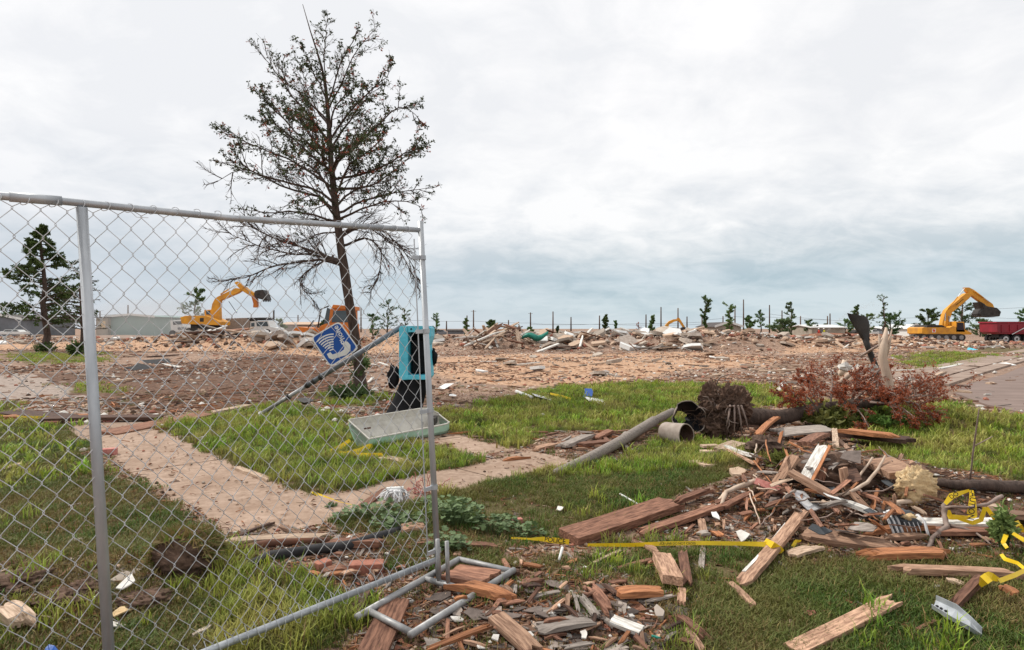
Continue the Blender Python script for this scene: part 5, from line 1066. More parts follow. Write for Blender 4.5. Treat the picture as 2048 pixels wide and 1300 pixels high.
mb = MB(); mb.tube([pl(0), pl(.34)], .032, 12); build(mb, 'pole', galv_dull, sgn, smooth=True)
mb = MB(); mb.tube([pl(.32), pl(1)], .042, 12); build(mb, 'pole_sleeve', steelc := mat('sign_pole_grey', (.22, .24, .27), (.13, .14, .16), 8, rough=.55, metal=.3, bump=.1, rnd=0), sgn, smooth=True)
for u in (.19, .325, .37, .42): mb = MB(); mb.tube([pl(u), pl(u + .015)], .052, 10); build(mb, 'clamp', steeld, sgn)
SD = PD - .02
def spx(x, y): return (560 + x / 10.24, 590 + y / 10.24)
def rounded(c, k=6, r=.14):
    out = []; n = len(c)
    for i in range(n):
        a = Vector(c[i - 1]); b = Vector(c[i]); d = Vector(c[(i + 1) % n]); p = b.lerp(a, r); q = b.lerp(d, r)
        for j in range(k + 1): u = j / k; out.append(tuple((p * (1 - u) ** 2 + b * 2 * u * (1 - u) + q * u * u)))
    return out
cor = [(678,642), (718,697), (661,735), (621,675)]; cc = (sum(c[0] for c in cor) / 4, sum(c[1] for c in cor) / 4)
mb = MB(); mb.pxp(rounded(cor), SD, 0, .004, white); build(mb, 'sign_border', white, sgn)
ins = [(cc[0] + (c[0] - cc[0]) * .93, cc[1] + (c[1] - cc[1]) * .93) for c in cor]
mb = MB(); mb.pxp(rounded(ins), SD, -.003, .0, signblue); build(mb, 'sign_face', signblue, sgn)
mb = MB(); mb.pxp([(685,689),(690,684),(695,683),(701,690),(701,701),(693,710),(679,714),(665,719),(658,716),(654,708),(661,704),(665,709),(681,704),(688,699),(689,694)][::1], SD, -.007, -.003, white)
build(mb, 'handset_symbol', white, sgn)
ac = spx(1100, 1240)
for r in (440, 388, 335, 283, 232, 180, 128):
    r /= 10.24; w = 2.4; a0, a1 = math.radians(90), math.radians(90 + (50 if r > 20 else 40)); o_ = []; i_ = []
    for k in range(11): a = a0 + (a1 - a0) * k / 10; o_.append((ac[0] + (r + w / 2) * math.cos(a), ac[1] - (r + w / 2) * math.sin(a))); i_.append((ac[0] + (r - w / 2) * math.cos(a), ac[1] - (r - w / 2) * math.sin(a)))
    mb = MB(); m_ = SD
    for k in range(10): mb.pxp([o_[k], o_[k + 1], i_[k + 1], i_[k]], SD, -.007, -.003, white)
    build(mb, 'sound_arc', white, sgn)
def text_mesh(txt, size, ext=0):
    cu = bpy.data.curves.new('t', 'FONT'); cu.body = txt; cu.size = size; cu.extrude = ext; cu.align_x = 'CENTER'; cu.align_y = 'CENTER'; cu.offset = size * .012
    o = bpy.data.objects.new('t', cu); COL.objects.link(o); dg = bpy.context.evaluated_depsgraph_get(); me = bpy.data.meshes.new_from_object(o.evaluated_get(dg)); bpy.data.objects.remove(o); return me
def lettering(txt, size, c, ex_, ey_, m, name, par, ext=.0008):
    me = text_mesh(txt, size, ext); me.materials.clear(); me.materials.append(m); ez = ex_.cross(ey_); R = Matrix((ex_, ey_, ez)).transposed()
    o3 = org(par); me.transform(Matrix.Translation(c - o3) @ R.to_4x4()); o = bpy.data.objects.new(name, me); COL.objects.link(o)
    if par: o.parent = par
    else: o.location = o3
    return o
tc_ = P(680, 669.5, SD) + Vector((0, -.004, 0)); e1 = (P(671.5, 655, SD) - P(687, 683, SD)).normalized(); e2 = Vector((0, -1, 0)).cross(e1).normalized()
lettering('Phone', .125, tc_, e1, e2, white, 'lettering', sgn)
# ---------------------------------------------------------------- pale green trough
ta, tbb = G(722, 898, .0), G(888, 868, .0); tc0 = (ta + tbb) / 2
tr = thing('trough', tc0, 'pale green fibreglass trough lying on the grass in front of the phone stand', 'trough')
ax = (tbb - ta); Lt = ax.length * 1.02; ax.normalize(); sd_ = Vector((-ax.y, ax.x, 0)).normalized(); n = 11
def trough(r, z0, k_, m):
    vs = []; rows = []
    for i in range(13):
        u = i / 12; e = 1 - .0 * u; e *= 1 - max(0, (u - .86) / .14) ** 2 * .45; hh = .135 + .03 * u; x_ = (u - .5) * Lt
        for j in range(n):
            a = math.pi * j / (n - 1); yy = -math.cos(a) * r * e; zz = hh * (1 - abs(math.sin(a)) ** .55) + z0
            vs.append(tc0 + ax * x_ + sd_ * (yy + .02) + Vector((0, 0, zz + .19 * (yy > 0) * abs(yy) / r)))
    return vs
for r, z0, m, nm in ((.20, .0, fiber, 'outer_hull'), (.185, .012, fiberin, 'inner_lining')):
    mb = MB(); vs = trough(r, z0, 0, m); mb.add(vs, [(i * n + j, i * n + j + 1, (i + 1) * n + j + 1, (i + 1) * n + j) for i in range(12) for j in range(n - 1)] + [tuple(range(n)), tuple(range(12 * n, 13 * n))[::-1]]); build(mb, nm, m, tr, smooth=False)
vo_ = trough(.20, 0, 0, fiber); vi_ = trough(.185, .012, 0, fiber)
mb = MB()
for j in (0, n - 1): mb.tube([(vo_[i * n + j] + vi_[i * n + j]) / 2 for i in range(13)], .012, 6)
mb.tube([vo_[12 * n], vo_[12 * n] + Vector((0, 0, .0)), vo_[12 * n + n - 1]], .011, 6); mb.tube([vo_[0], vo_[n - 1]], .011, 6); build(mb, 'rim', fiberin, tr)
mb = MB(); mb.box(tc0 + ax * (Lt * .40) + sd_ * .06 + Vector((0, 0, .2)), (.06, .26, .09)); build(mb, 'end_bracket', steeld, tr)
mb = MB(); mb.box(tc0 - ax * (Lt * .33) + sd_ * .17 + Vector((0, 0, .20)), (.10, .01, .025), Matrix((ax, sd_, Vector((0, 0, 1)))).transposed()); build(mb, 'latch_plate', rust, tr)
# ---------------------------------------------------------------- caution tape
def ribbon(pts, name, label, w=.075, letters=(), cat='caution tape', n_sub=5):
    """pts: (px,py,lift or ('D',depth), width px, twist degrees)"""
    ps = []
    for a in pts: ps.append(P(a[0], a[1], a[2][1]) if isinstance(a[2], tuple) else G(a[0], a[1], a[2]))
    W_ = [max((.78 if a[0] > 1880 else 1) * a[3] * p.y / F, .004) for a, p in zip(pts, ps)]; tws = [a[4] for a in pts]; C = []; WW = []; TT = []
    for i in range(len(ps) - 1):
        for k in range(n_sub): u = k / n_sub; C.append(ps[i].lerp(ps[i + 1], u)); WW.append(W_[i] * (1 - u) + W_[i + 1] * u); TT.append(tws[i] * (1 - u) + tws[i + 1] * u)
    C.append(ps[-1]); WW.append(W_[-1]); TT.append(tws[-1]); vs = []; mb = MB(); t = thing(name, C[0], label, cat)
    for i, c in enumerate(C):
        tg = (C[min(i + 1, len(C) - 1)] - C[max(0, i - 1)]).normalized(); view = (Vector((0, 0, EYE)) - c).normalized(); s = tg.cross(view).normalized()
        s = Matrix.Rotation(math.radians(TT[i]), 3, tg) @ s; vs += [c + s * WW[i] / 2, c - s * WW[i] / 2 + tg * .002]
    mb.add(vs, [(2 * i, 2 * i + 2, 2 * i + 3, 2 * i + 1) for i in range(len(C) - 1)]); o = build(mb, 'strip', yel, t)
    for (txt, px, py, ang, size, ref) in letters:
        c = ref; tg = None
        q = P(px, py, c); a = math.radians(ang); ex_ = Vector((math.cos(a), 0, -math.sin(a))); nz = (q - Vector((0, 0, EYE))).normalized(); ex_ = (ex_ - nz * ex_.dot(nz)).normalized(); ey_ = -nz.cross(ex_); 
        if ex_.cross(ey_).dot(-nz) < 0: ey_ = -ey_
        lettering(txt, size * c / F, q - nz * .006, ex_, ey_, inkm, 'lettering', t, .0003)
    return t
d1 = G(1110, 1082, .03).y
ribbon([(1022,1076,.02,4,0),(1060,1078,.03,4,0),(1085,1078,.035,9,10),(1110,1081,.035,11,5),(1138,1084,.03,10,10)], 'caution_tape', 'left end of the yellow caution tape, lettered, running under the heavy beam', letters=[('POLICE', 1110, 1081, 7, 13, d1 - .01)])
ribbon([(1175,1090,.02,6,10),(1260,1090,.04,8,20),(1330,1087,.05,8,0),(1400,1086,.05,8,0),(1480,1087,.06,8,10),(1545,1089,.08,10,0)], 'caution_tape', 'long taut yellow caution tape from the heavy beam to the tan plank', letters=[('POLICE LINE DO NOT CROSS', 1350, 1087, 0, 6, G(1350, 1087, .05).y - .02)])
ribbon([(1530,1080,.09,9,0),(1545,1090,.10,14,0),(1562,1100,.05,12,20),(1552,1106,.03,8,40)], 'tape_knot', 'knot of yellow tape wrapped round the tan plank')
ribbon([(1585,1094,.02,6,0),(1592,1083,.04,7,20),(1602,1082,.03,5,40)], 'tape_scrap', 'small curl of yellow tape above the pale short board')
dl = G(1940, 1050, .05).y
ribbon([(1890,1008,('D',dl),8,0),(1903,992,('D',dl),14,0),(1938,981,('D',dl + .03),7,30)], 'caution_tape', 'upper left loop of the yellow tape tangle at the right', letters=[('DO', 1908, 991, -30, 11, dl - .03)])
ribbon([(1943,980,('D',dl),8,0),(1945,1000,('D',dl - .02),14,0),(1944,1030,('D',dl - .04),22,0),(1940,1034,('D',dl - .04),8,0)], 'caution_tape', 'hanging lettered strip in the middle of the yellow tape tangle', letters=[('CAUTION', 1944, 1007, 96, 14, dl - .09)])
ribbon([(1954,1026,('D',dl),5,0),(1935,1035,('D',dl),9,0),(1900,1034,('D',dl),14,0),(1898,1020,('D',dl),5,20)], 'caution_tape', 'folded lower strip of the yellow tape loop')
ribbon([(1912,1036,('D',dl - .05),6,0),(1945,1046,('D',dl - .05),10,0),(1962,1040,('D',dl - .05),10,0),(1970,1015,('D',dl - .05),9,20)], 'caution_tape', 'curved strip crossing the cream board in the tape tangle')
ribbon([(1972,1014,('D',dl),9,0),(1988,1035,('D',dl - .03),11,0),(2004,1058,('D',dl - .05),10,0)], 'caution_tape', 'slanting lettered strip right of the tape loop', letters=[('LINE', 1989, 1037, 54, 9, dl - .06)])
ribbon([(2040,1045,('D',dl),12,0),(2020,1052,('D',dl - .05),14,0),(2012,1070,.12,10,0),(2006,1085,.10,9,0),(2014,1096,.08,9,20)], 'caution_tape', 'wavy yellow strip wound through the feathery weed')
ribbon([(2025,1066,.14,8,0),(2048,1080,.12,11,0),(2075,1085,.1,11,0)], 'caution_tape', 'broad yellow strip leaving the frame at the right edge')
ribbon([(2040,1048,('D',dl),7,0),(2048,1066,('D',dl),9,0),(2060,1075,('D',dl),9,0)], 'caution_tape', 'thin yellow strip at the right edge above the broad one')
ribbon([(2002,1108,.08,8,0),(2010,1118,.08,10,0),(2035,1126,.1,9,10),(2052,1140,.1,8,0)], 'caution_tape', 'pale yellow strip curling below the feathery weed')
ribbon([(2055,1138,.1,9,0),(2030,1150,.1,11,0),(1998,1162,.1,11,0)], 'caution_tape', 'rolled yellow strip leading to the taped timber')
ribbon([(1998,1160,.1,10,0),(1980,1152,.13,22,0),(1968,1160,.12,22,10),(1960,1172,.06,8,20)], 'tape_knot', 'bunched yellow tape wrapped round the stubby weathered timber')
ribbon([(700,880,('D',G(700,900).y),6,0),(682,893,('D',G(690,905).y),9,0),(660,903,.03,8,0),(690,908,.04,9,10),(720,900,.05,8,0),(745,890,.06,11,0)], 'caution_tape', 'zigzag yellow tape on the grass at the left end of the trough')
ribbon([(706,909,.03,8,0),(735,912,.04,12,0),(762,910,.03,8,0),(768,918,.02,5,0)], 'caution_tape', 'short yellow tape under the trough end')
ribbon([(622,983,.02,4,0),(650,996,.02,8,10),(680,1006,.02,5,0),(715,1014,.02,5,0),(760,1015,.02,6,0)], 'caution_tape', 'yellow tape lying across the sidewalk behind the fence')
ribbon([(0,831,.02,3,0),(40,834,.04,4,0),(100,835,.05,5,0),(135,834,.05,5,0)], 'caution_tape', 'yellow tape strip in front of the black board at far left')
ribbon([(1100,787,.05,4,0),(1125,793,.06,5,0),(1142,798,.05,4,0)], 'caution_tape', 'yellow scrap of tape on the far grass edge')
# ---------------------------------------------------------------- mop, bracket, cloth, foam, sod
c = G(790, 1000, .03); mp_ = thing('mop', c, 'grey string mop head lying by the weeds behind the fence', 'mop'); rg = random.Random(3)
for col_, nm in ((clothw, 'strings'),):
    mb = MB()
    for k in range(90):
        a = rg.uniform(0, 6.283); q = [c + Vector((rg.gauss(0, .02), rg.gauss(0, .03), .09))]; dr = Vector((math.cos(a), math.sin(a), .3))
        for s_ in range(5): dr = (dr + Vector((rg.gauss(0, .5), rg.gauss(0, .5), -.35))).normalized(); p = q[-1] + dr * .028; p.z = max(p.z, c.z - .01); q.append(p)
        mb.tube(q, .0045, 4, cap=False)
    build(mb, nm, col_, mp_, smooth=True)
mb = MB(); mb.tube([c + Vector((-.07, 0, .09)), c + Vector((.07, .01, .095))], .018, 8); build(mb, 'mop_clamp', white, mp_)
c = G(842, 990, .02); rg = random.Random(4); mb = MB()
for k in range(22):
    q = [c + Vector((rg.gauss(0, .04), rg.gauss(0, .04), .02))]; dr = Vector((rg.gauss(0, 1), rg.gauss(0, 1), .5))
    for s_ in range(6): dr = (dr + Vector((rg.gauss(0, .7), rg.gauss(0, .7), rg.gauss(-.1, .6)))).normalized(); p = q[-1] + dr * .04; p.z = max(p.z, c.z); q.append(p)
    mb.tube(q, .004, 4)
o = build(mb, 'wire_tangle', brickp, smooth=True); tag(o, 'tangle of reddish wire at the fence post by the sidewalk', 'wire tangle')
bk = [G(1868, 1212, .03), G(1905, 1232, .06), G(1940, 1256, .04), G(1964, 1276, .01)]; br_ = thing('steel_bracket', bk[0], 'bent galvanized steel channel with bolt holes on the grass at bottom right', 'bracket')
mb = MB(); vs = []
for i, (p, w) in enumerate(zip(bk, (.05, .085, .055, .014))):
    tg = (bk[min(i + 1, 3)] - bk[max(i - 1, 0)]).normalized(); s = Vector((-tg.y, tg.x, 0)).normalized(); tw_ = Matrix.Rotation(math.radians(-25 + 12 * i), 3, tg); s = tw_ @ s; up = tg.cross(s); up = up if up.z > 0 else -up
    s = Vector((.55, .83, .0)).normalized(); s = (s - tg * s.dot(tg) * .5).normalized(); up = Vector((0, 0, 1));
    for u, h_ in ((.5, .045), (.48, .02), (-.1, .0), (-.47, 0), (-.5, .02)): vs.append(p + s * w * 1.1 * u + up * h_)
mb.add(vs, [(i * 5 + j, i * 5 + j + 1, (i + 1) * 5 + j + 1, (i + 1) * 5 + j) for i in range(3) for j in range(4)]); o = build(mb, 'channel', galv, br_, smooth=False); so_ = o.modifiers.new('s', 'SOLIDIFY'); so_.thickness = .004
for u in (.12, .35, .6):
    p = bk[0].lerp(bk[1], u); mb = MB(); mb.tube([p + Vector((0, -.01, .006)), p + Vector((0, -.01, .012))], .009, 10); build(mb, 'bolt_hole', inkm, br_)
c = G(1800, 1058, .05); cl_ = thing('striped_cloth', c, 'crumpled white cloth with grey stripes in front of the near pile', 'cloth')
def arc_strip(c, pts, w, m, name, par, th=.006):
    mb = MB(); vs = [];
    for i, p in enumerate(pts):
        p = Vector(p); vs += [c + p, c + p + Vector((w, 0, 0))]
    mb.add(vs, [(2 * i, 2 * i + 1, 2 * i + 3, 2 * i + 2) for i in range(len(pts) - 1)]); o = build(mb, name, m, par, smooth=True); s_ = o.modifiers.new('s', 'SOLIDIFY'); s_.thickness = th
for k in range(5):
    m = clothw if k % 2 == 0 else clothg; x0 = -.105 + k * .016
    arc_strip(c, [(x0 + .02, -.07, -.03), (x0 + .005, -.06, .02), (x0, -.03, .07), (x0 + .005, .02, .10), (x0 + .03, .07, .10), (x0 + .05, .1, .06)], .0165, m, 'stripe', cl_)
mb = blob(c + Vector((.04, .03, .04)), .10, .08, .075, 20, 14, .5, 3.5, 2); build(mb, 'dark_fold', clothg, cl_, smooth=True)
mb = blob(c + Vector((.0, .06, .075)), .06, .05, .045, 14, 10, .6, 3.5, 4); build(mb, 'white_fold', clothw, cl_, smooth=True)
mb = blob(c + Vector((.05, -.02, .09)), .045, .03, .022, 12, 8, .6, 3.5, 7); build(mb, 'tan_fold', insul, cl_, smooth=True)
for k in range(4): arc_strip(c, [(.02 + k * .03, -.055, -.02), (.0 + k * .03, -.075, .02), (-.005 + k * .03, -.05, .065)], .004, clothw, 'piping', cl_)
arc_strip(c, [(.11, .0, .10), (.125, -.05, .07), (.12, -.08, .02), (.13, -.09, -.03)], .018, clothw, 'edge_stripe', cl_)
c = G(1830, 990, .10); mb = blob(c + Vector((0, .0, .07)), .15, .06, .13, 44, 30, .5, 6.5, 8); tag(build(mb, 'foam_chunk', insul, smooth=True), 'ragged yellow foam insulation chunk at the right of the near pile', 'foam chunk')
c = G(350, 1150, .0); sod = thing('sod_clump', c, 'overturned clump of sod with dark soil and roots showing, behind the fence', 'sod clump')
mb = blob(c + Vector((.02, .06, .07)), .17, .10, .13, 46, 30, .5, 5.5, 12); build(mb, 'soil_core', soilm, sod, smooth=True)
mb = MB(); rg = random.Random(8)
for k in range(2200):
    a = rg.uniform(.1, 3.3); b = c + Vector((.02 + .17 * math.cos(a) + rg.gauss(0, .01), .09 + rg.gauss(0, .05), .08 + .13 * math.sin(a))); d = Vector((rg.gauss(math.cos(a) * .4, .5), rg.gauss(-.2, .5), rg.gauss(.2, .5))).normalized(); s = d.orthogonal() * .0035; l = rg.uniform(.03, .085)
    mb.add([b - s, b + s, b + d * l + Vector((0, 0, -.01))], [(0, 1, 2)], strawm if rg.random() < .7 else grassm)
o = build(mb, 'dry_roots_and_grass', strawm, sod); o['kind'] = 'stuff'
for (px, py, rx, h, lb) in ((40,1165,.16,.06,'clod of dark red soil at the left edge of the dirt patch'),(110,1200,.12,.05,'clod of dark soil in the middle of the dirt patch'),(290,1200,.12,.05,'clod of dark soil right of the fence post'),(170,1175,.10,.04,'small clod of soil left of the fence post')):
    c = G(px, py); mb = blob(c, rx * 1.1, rx * .8, h * .8, 40, 24, .6, 5, int(px)); tag(build(mb, 'soil_clod', soilm, smooth=True), lb, 'soil clod')
c = G(1705, 985, .0); mb = blob(c + Vector((0, .25, .05)), .42, .25, .17, 24, 14, .5, 3, 77); tag(build(mb, 'soil_heap', soilm), 'dark heap of soil in the core of the near debris pile', 'soil heap')
c = G(1545, 910, .0); mb = blob(c + Vector((0, .1, .05)), .2, .16, .13, 22, 14, .5, 3, 78); tag(build(mb, 'root_clod', rootm), 'fibrous root clod at the left of the near debris pile', 'root clod')
# ---------------------------------------------------------------- far machines
def wheelY(mb, c, r, y0, y1, m, n=20): mb.tube([c + Vector((0, y0, 0)), c + Vector((0, y1, 0))], r, n, m)
def track(par, x0, x1, ytop, ybot, D, dy, w):
    h = (ybot - ytop) / 2; ym = (ytop + ybot) / 2; poly = [(x0 + h - h * math.cos(a), ym - h * math.sin(a)) for a in np.linspace(-1.57, 1.57, 7)] + [(x1 - h + h * math.cos(a), ym - h * math.sin(a)) for a in np.linspace(1.57, -1.57, 7)]
    mb = MB(); mb.pxp(poly, D + dy, -w / 2, w / 2, steeld); t = build(mb, 'track', steeld, par)
    n = int((x1 - x0) / (h * 2.1)); mb = MB()
    for k in range(n): c = P(x0 + h + (x1 - x0 - 2 * h) * k / max(1, n - 1), ym, D + dy); wheelY(mb, c, h * .62 * D / F, -w / 2 - .05, -w / 2 + .01, galv_dull, 12)
    build(mb, 'rollers', galv_dull, t)
# right excavator
D = 75; ex_ = thing('excavator', G(1868, 681), 'yellow excavator at the right with arm raised over the maroon dump truck', 'excavator'); ex_.location.y = D; ex_.location.x = P(1868, 681, D).x; ex_.location.z = P(1868, 681, D).z
track(ex_, 1822, 1926, 668, 682, D, -1.1, .6); track(ex_, 1824, 1928, 668, 682, D, 1.1, .6)
def part(par, nm, poly, D, y0, y1, m, bev=.03): mb = MB(); mb.pxp(poly, D, y0, y1, m); return build(mb, nm, m, par, bevel=bev)
bd = part(ex_, 'body', [(1832,655),(1884,655),(1890,652),(1916,660),(1928,666),(1926,669),(1832,669)], D, -1.35, 1.35, exyel)
part(ex_, 'engine_cover', [(1840,655),(1842,650),(1870,650),(1880,655)], D, -1.2, 1.2, steeld)
part(ex_, 'counterweight', [(1829,656),(1834,654),(1834,668),(1829,667)], D, -1.4, 1.4, exyel)
mb = MB(); mb.pxp([(1849,657.5),(1856,657.5),(1856,664.5),(1849,664.5)], D, -1.37, -1.35, white); mb.pxp([(1850,658.5),(1854,658.5),(1855,663.5),(1851,663.5)], D, -1.38, -1.37, vestr); build(mb, 'side_emblem', white, ex_)
o3 = lettering('EXC', .01, Vector((0, 0, 0)), Vector((1, 0, 0)), Vector((0, 0, 1)), inkm, 'tmp', None); bpy.data.objects.remove(o3)
cb_ = part(ex_, 'cab', [(1896,643),(1912,644),(1914,664),(1896,664)], D, -1.35, -.2, exyel); 
mb = MB(); mb.pxp([(1898,645.5),(1910.5,646),(1912,660),(1898,660)], D, -1.38, -1.35, glassd); build(mb, 'window', glassd, cb_)
mb = MB(); mb.pxp([(1911.8,645),(1914,646),(1915,661),(1913.6,661)], D, -1.3, -.3, glassd); build(mb, 'windscreen', glassd, cb_)
part(ex_, 'boom', [(1879,658),(1884,636),(1886,628),(1890,620),(1928,587),(1934,586),(1941,590),(1934,598),(1901,625),(1896,640),(1893,664),(1884,664)], D, -.3, .35, exyel)
part(ex_, 'stick', [(1928,575),(1936,575),(1946,580),(1983,608),(1987,617),(1975,614),(1968,611),(1940,590),(1932,584)], D, -.22, .28, exyel)
for a, b, w, nm in (((1896,618),(1929,577),2.2,'hydraulic_ram'),((1889,664),(1891,627),2.6,'hydraulic_ram'),((1899,662),(1898,632),2.6,'hydraulic_ram'),((1949,582),(1979,604),2.0,'hydraulic_ram')):
    mb = MB(); p, q = P(*a, D - .35), P(*b, D - .35); mb.tube([p, p.lerp(q, .6)], w / 2 * D / F, 8); t = build(mb, nm, exyel, ex_, smooth=True); mb = MB(); mb.tube([p.lerp(q, .55), q], w / 3.2 * D / F, 8); build(mb, 'rod', chrome, t)
mb = MB(); mb.pxp([(1951,628),(1954,622),(1958,618),(1953,604),(1960,608),(1965,613),(1985,616),(1993,624),(1990,633),(1975,634.5),(1960,634),(1953,633)], D, -.75, .75, steeld)
bu = build(mb, 'bucket', steeld, ex_, bevel=.06)
mb = MB(); 
for k in range(5): c = P(1952, 631, D) + Vector((0, -.65 + k * .32, 0)); mb.prism([c, c + Vector((.1, 0, .18)), c + Vector((-.2, 0, -.05))], (0, .12, 0))
build(mb, 'teeth', steeld, bu)
mb = MB(); [mb.pxp([(a, b), (a + 1.2, b - 1.0), (a + 1.9, b - .2), (a + .7, b + .8)], D, -.34, -.3, inkm) for a, b in [(1908 + k * 1.9, 610 - k * 1.55) for k in range(8)]]; build(mb, 'boom_lettering', inkm, ex_)
# left excavator
def q8(*p): return [(330 + a / 8, 540 + b / 8) for a, b in p]
D = 74; ex2 = thing('excavator', P(412, 682, D), 'yellow excavator at the left with raised bucket and thumb, seen through the fence', 'excavator')
track(ex2, 372, 446, 656, 672, D, -1.1, .6); track(ex2, 374, 448, 656, 672, D, 1.1, .6)
part(ex2, 'undercarriage', q8((470,870),(850,870),(860,960),(470,960)), D, -.9, .9, steeld); part(ex2, 'body', q8((340,760),(420,735),(740,735),(900,800),(965,830),(960,885),(500,870),(360,860)), D, -1.35, 1.35, exyel)
mb = MB(); mb.pxp(q8((650,770),(710,770),(710,830),(650,830)), D, -1.37, -1.35, steeld); mb.pxp(q8((520,765),(575,760),(575,775),(520,780)), D, -1.37, -1.35, white); build(mb, 'side_grille', steeld, ex2)
cb_ = part(ex2, 'cab', q8((640,640),(745,635),(750,740),(650,740)), D, -.2, 1.2, exyel); mb = MB(); mb.pxp(q8((670,655),(735,652),(735,715),(675,715)), D, -.23, -.2, glassd); build(mb, 'window', glassd, cb_)
part(ex2, 'boom', q8((745,740),(765,600),(775,545),(820,460),(860,430),(1150,290),(1210,300),(1235,330),(1180,370),(900,490),(885,560),(895,800),(830,800)), D, -.35, .35, exyel)
part(ex2, 'stick', q8((1120,205),(1160,185),(1210,200),(1230,240),(1420,360),(1490,370),(1450,440),(1380,420),(1240,330),(1180,270)), D, -.25, .25, exyel)
for a, b, w in (((890,390),(1110,250),3.0),((1200,215),(1420,350),1.6)):
    mb = MB(); p, q = P(*q8(a)[0], D - .4), P(*q8(b)[0], D - .4); mb.tube([p, p.lerp(q, .6)], w / 2 * D / F, 8); t = build(mb, 'hydraulic_ram', exyel, ex2, smooth=True); mb = MB(); mb.tube([p.lerp(q, .55), q], w / 3.2 * D / F, 8); build(mb, 'rod', chrome, t)
mb = MB(); mb.pxp(q8((1470,345),(1520,325),(1600,320),(1640,380),(1672,480),(1600,480),(1540,465),(1480,450),(1460,400)), D, -.7, .7, steeld); bu = build(mb, 'bucket', steeld, ex2, bevel=.05)
mb = MB()
for k in range(5): p = P(*q8((1560 + k * 26, 478))[0], D - .7); mb.prism([p, p + Vector((.12, 0, 0)), p + Vector((.08, 0, -.25))], (0, .25, 0))
build(mb, 'teeth', steeld, bu); part(ex2, 'thumb', q8((1395,415),(1440,410),(1480,470),(1485,560),(1480,600),(1425,600),(1430,540)), D, -.3, .3, exor, 0)
mb = MB(); mb.tube([P(*q8((1020,500))[0], D), P(*q8((1150,690))[0], D)], .035, 5); build(mb, 'hanging_hose', blackrub, ex2)
# centre excavator
def q4(*p): return [(1250 + a / 4, 560 + b / 4) for a, b in p]
D = 170; ex3 = thing('excavator', P(1332, 667, D), 'small distant yellow excavator at the centre, behind the rubble berm', 'excavator')
track(ex3, 1312, 1340, 665, 670, D, -1.2, .8); track(ex3, 1312, 1340, 665, 670, D, 1.2, .8)
part(ex3, 'body', q4((258,395),(340,395),(345,425),(262,428)), D, -1.5, 1.5, exyel, 0); part(ex3, 'cab', q4((292,368),(318,368),(320,396),(292,396)), D, -1.4, 0, steeld, 0)
part(ex3, 'boom', q4((318,398),(322,360),(350,330),(385,315),(420,312),(432,324),(390,334),(350,356),(338,400)), D, -.4, .4, exyel, 0); part(ex3, 'stick', q4((414,305),(432,302),(480,378),(466,384),(430,330)), D, -.3, .3, exyel, 0)
part(ex3, 'bucket', q4((440,388),(462,376),(482,378),(476,395),(450,402)), D, -.7, .7, steeld, 0)
# orange loader
def qa(*p): return [(560 + a / 10.24, 590 + b / 10.24) for a, b in p]
D = 50; ld = thing('wheel_loader', P(670, 690, D), 'orange tracked loader with black guard frame, behind the tall tree trunk', 'loader')
track(ld, 628, 700, 676, 692, D, -1.0, .5); track(ld, 628, 700, 676, 692, D, 1.0, .5)
part(ld, 'body', qa((900,640),(1000,590),(1560,580),(1580,900),(860,900),(820,780)), D, -1.0, 1.0, exor); part(ld, 'bucket', qa((370,720),(480,650),(830,690),(850,780),(700,860),(480,960),(350,940)), D, -1.4, 1.4, exor)
part(ld, 'lift_arm', qa((780,690),(830,650),(960,760),(940,830),(800,770)), D, -1.3, -1.0, exor); part(ld, 'lift_arm', qa((780,690),(830,650),(960,760),(940,830),(800,770)), D, 1.0, 1.3, exor)
cb_ = part(ld, 'cab', qa((1080,300),(1160,240),(1540,260),(1540,620),(1040,620)), D, -.7, .8, exor); part(ld, 'roof', qa((1120,270),(1150,205),(1580,240),(1580,320),(1500,310)), D, -.9, .9, exor)
mb = MB(); mb.pxp(qa((1150,330),(1500,320),(1500,560),(1110,560)), D, -.73, -.7, glassd); build(mb, 'window', glassd, cb_)
part(ld, 'front_window', qa((1010,260),(1080,300),(1045,600),(940,590)), D, -.6, .7, glassd, 0)
mb = MB()
for dy in (-.75, .75): mb.tube([P(*qa((770,690))[0], D + dy), P(*qa((840,290))[0], D + dy), P(*qa((1000,225))[0], D + dy)], .06, 6)
mb.tube([P(*qa((840,290))[0], D - .75), P(*qa((840,290))[0], D + .75)], .06, 6); mb.tube([P(*qa((560,690))[0], D - .75), P(*qa((690,520))[0], D - .75)], .05, 6); build(mb, 'guard_frame', steeld, ld, smooth=True)
# maroon dump truck
D = 64; tk_ = thing('dump_truck', P(2030, 685, D), 'maroon three-axle dump truck at the right edge', 'dump truck')
part(tk_, 'dump_body', [(1976,646),(2140,646),(2132,668),(1984,668),(1977,664)], D, -1.2, 1.2, maroon, .04)
for k in range(9):
    x0 = 1984 + k * 16; part(tk_, 'side_rib', [(x0, 650), (x0 + 1.6, 650), (x0 + 1.6, 665), (x0, 665)], D, -1.27, -1.2, maroon, 0)
part(tk_, 'top_rail', [(1974,643.5),(2142,643.5),(2142,646),(1974,646)], D, -1.26, 1.26, maroon, 0); part(tk_, 'lower_rail', [(1984,663),(2134,663),(2134,664.6),(1984,664.6)], D, -1.3, -1.2, maroon, 0)
mb = MB(); mb.tube([P(2024,669,D - 1.32), P(2060,650,D - 1.32)], .05, 6); build(mb, 'tarp_arm', chrome, tk_); part(tk_, 'chassis', [(1990,668),(2190,668),(2190,675),(1990,675)], D, -.5, .5, steeld, 0)
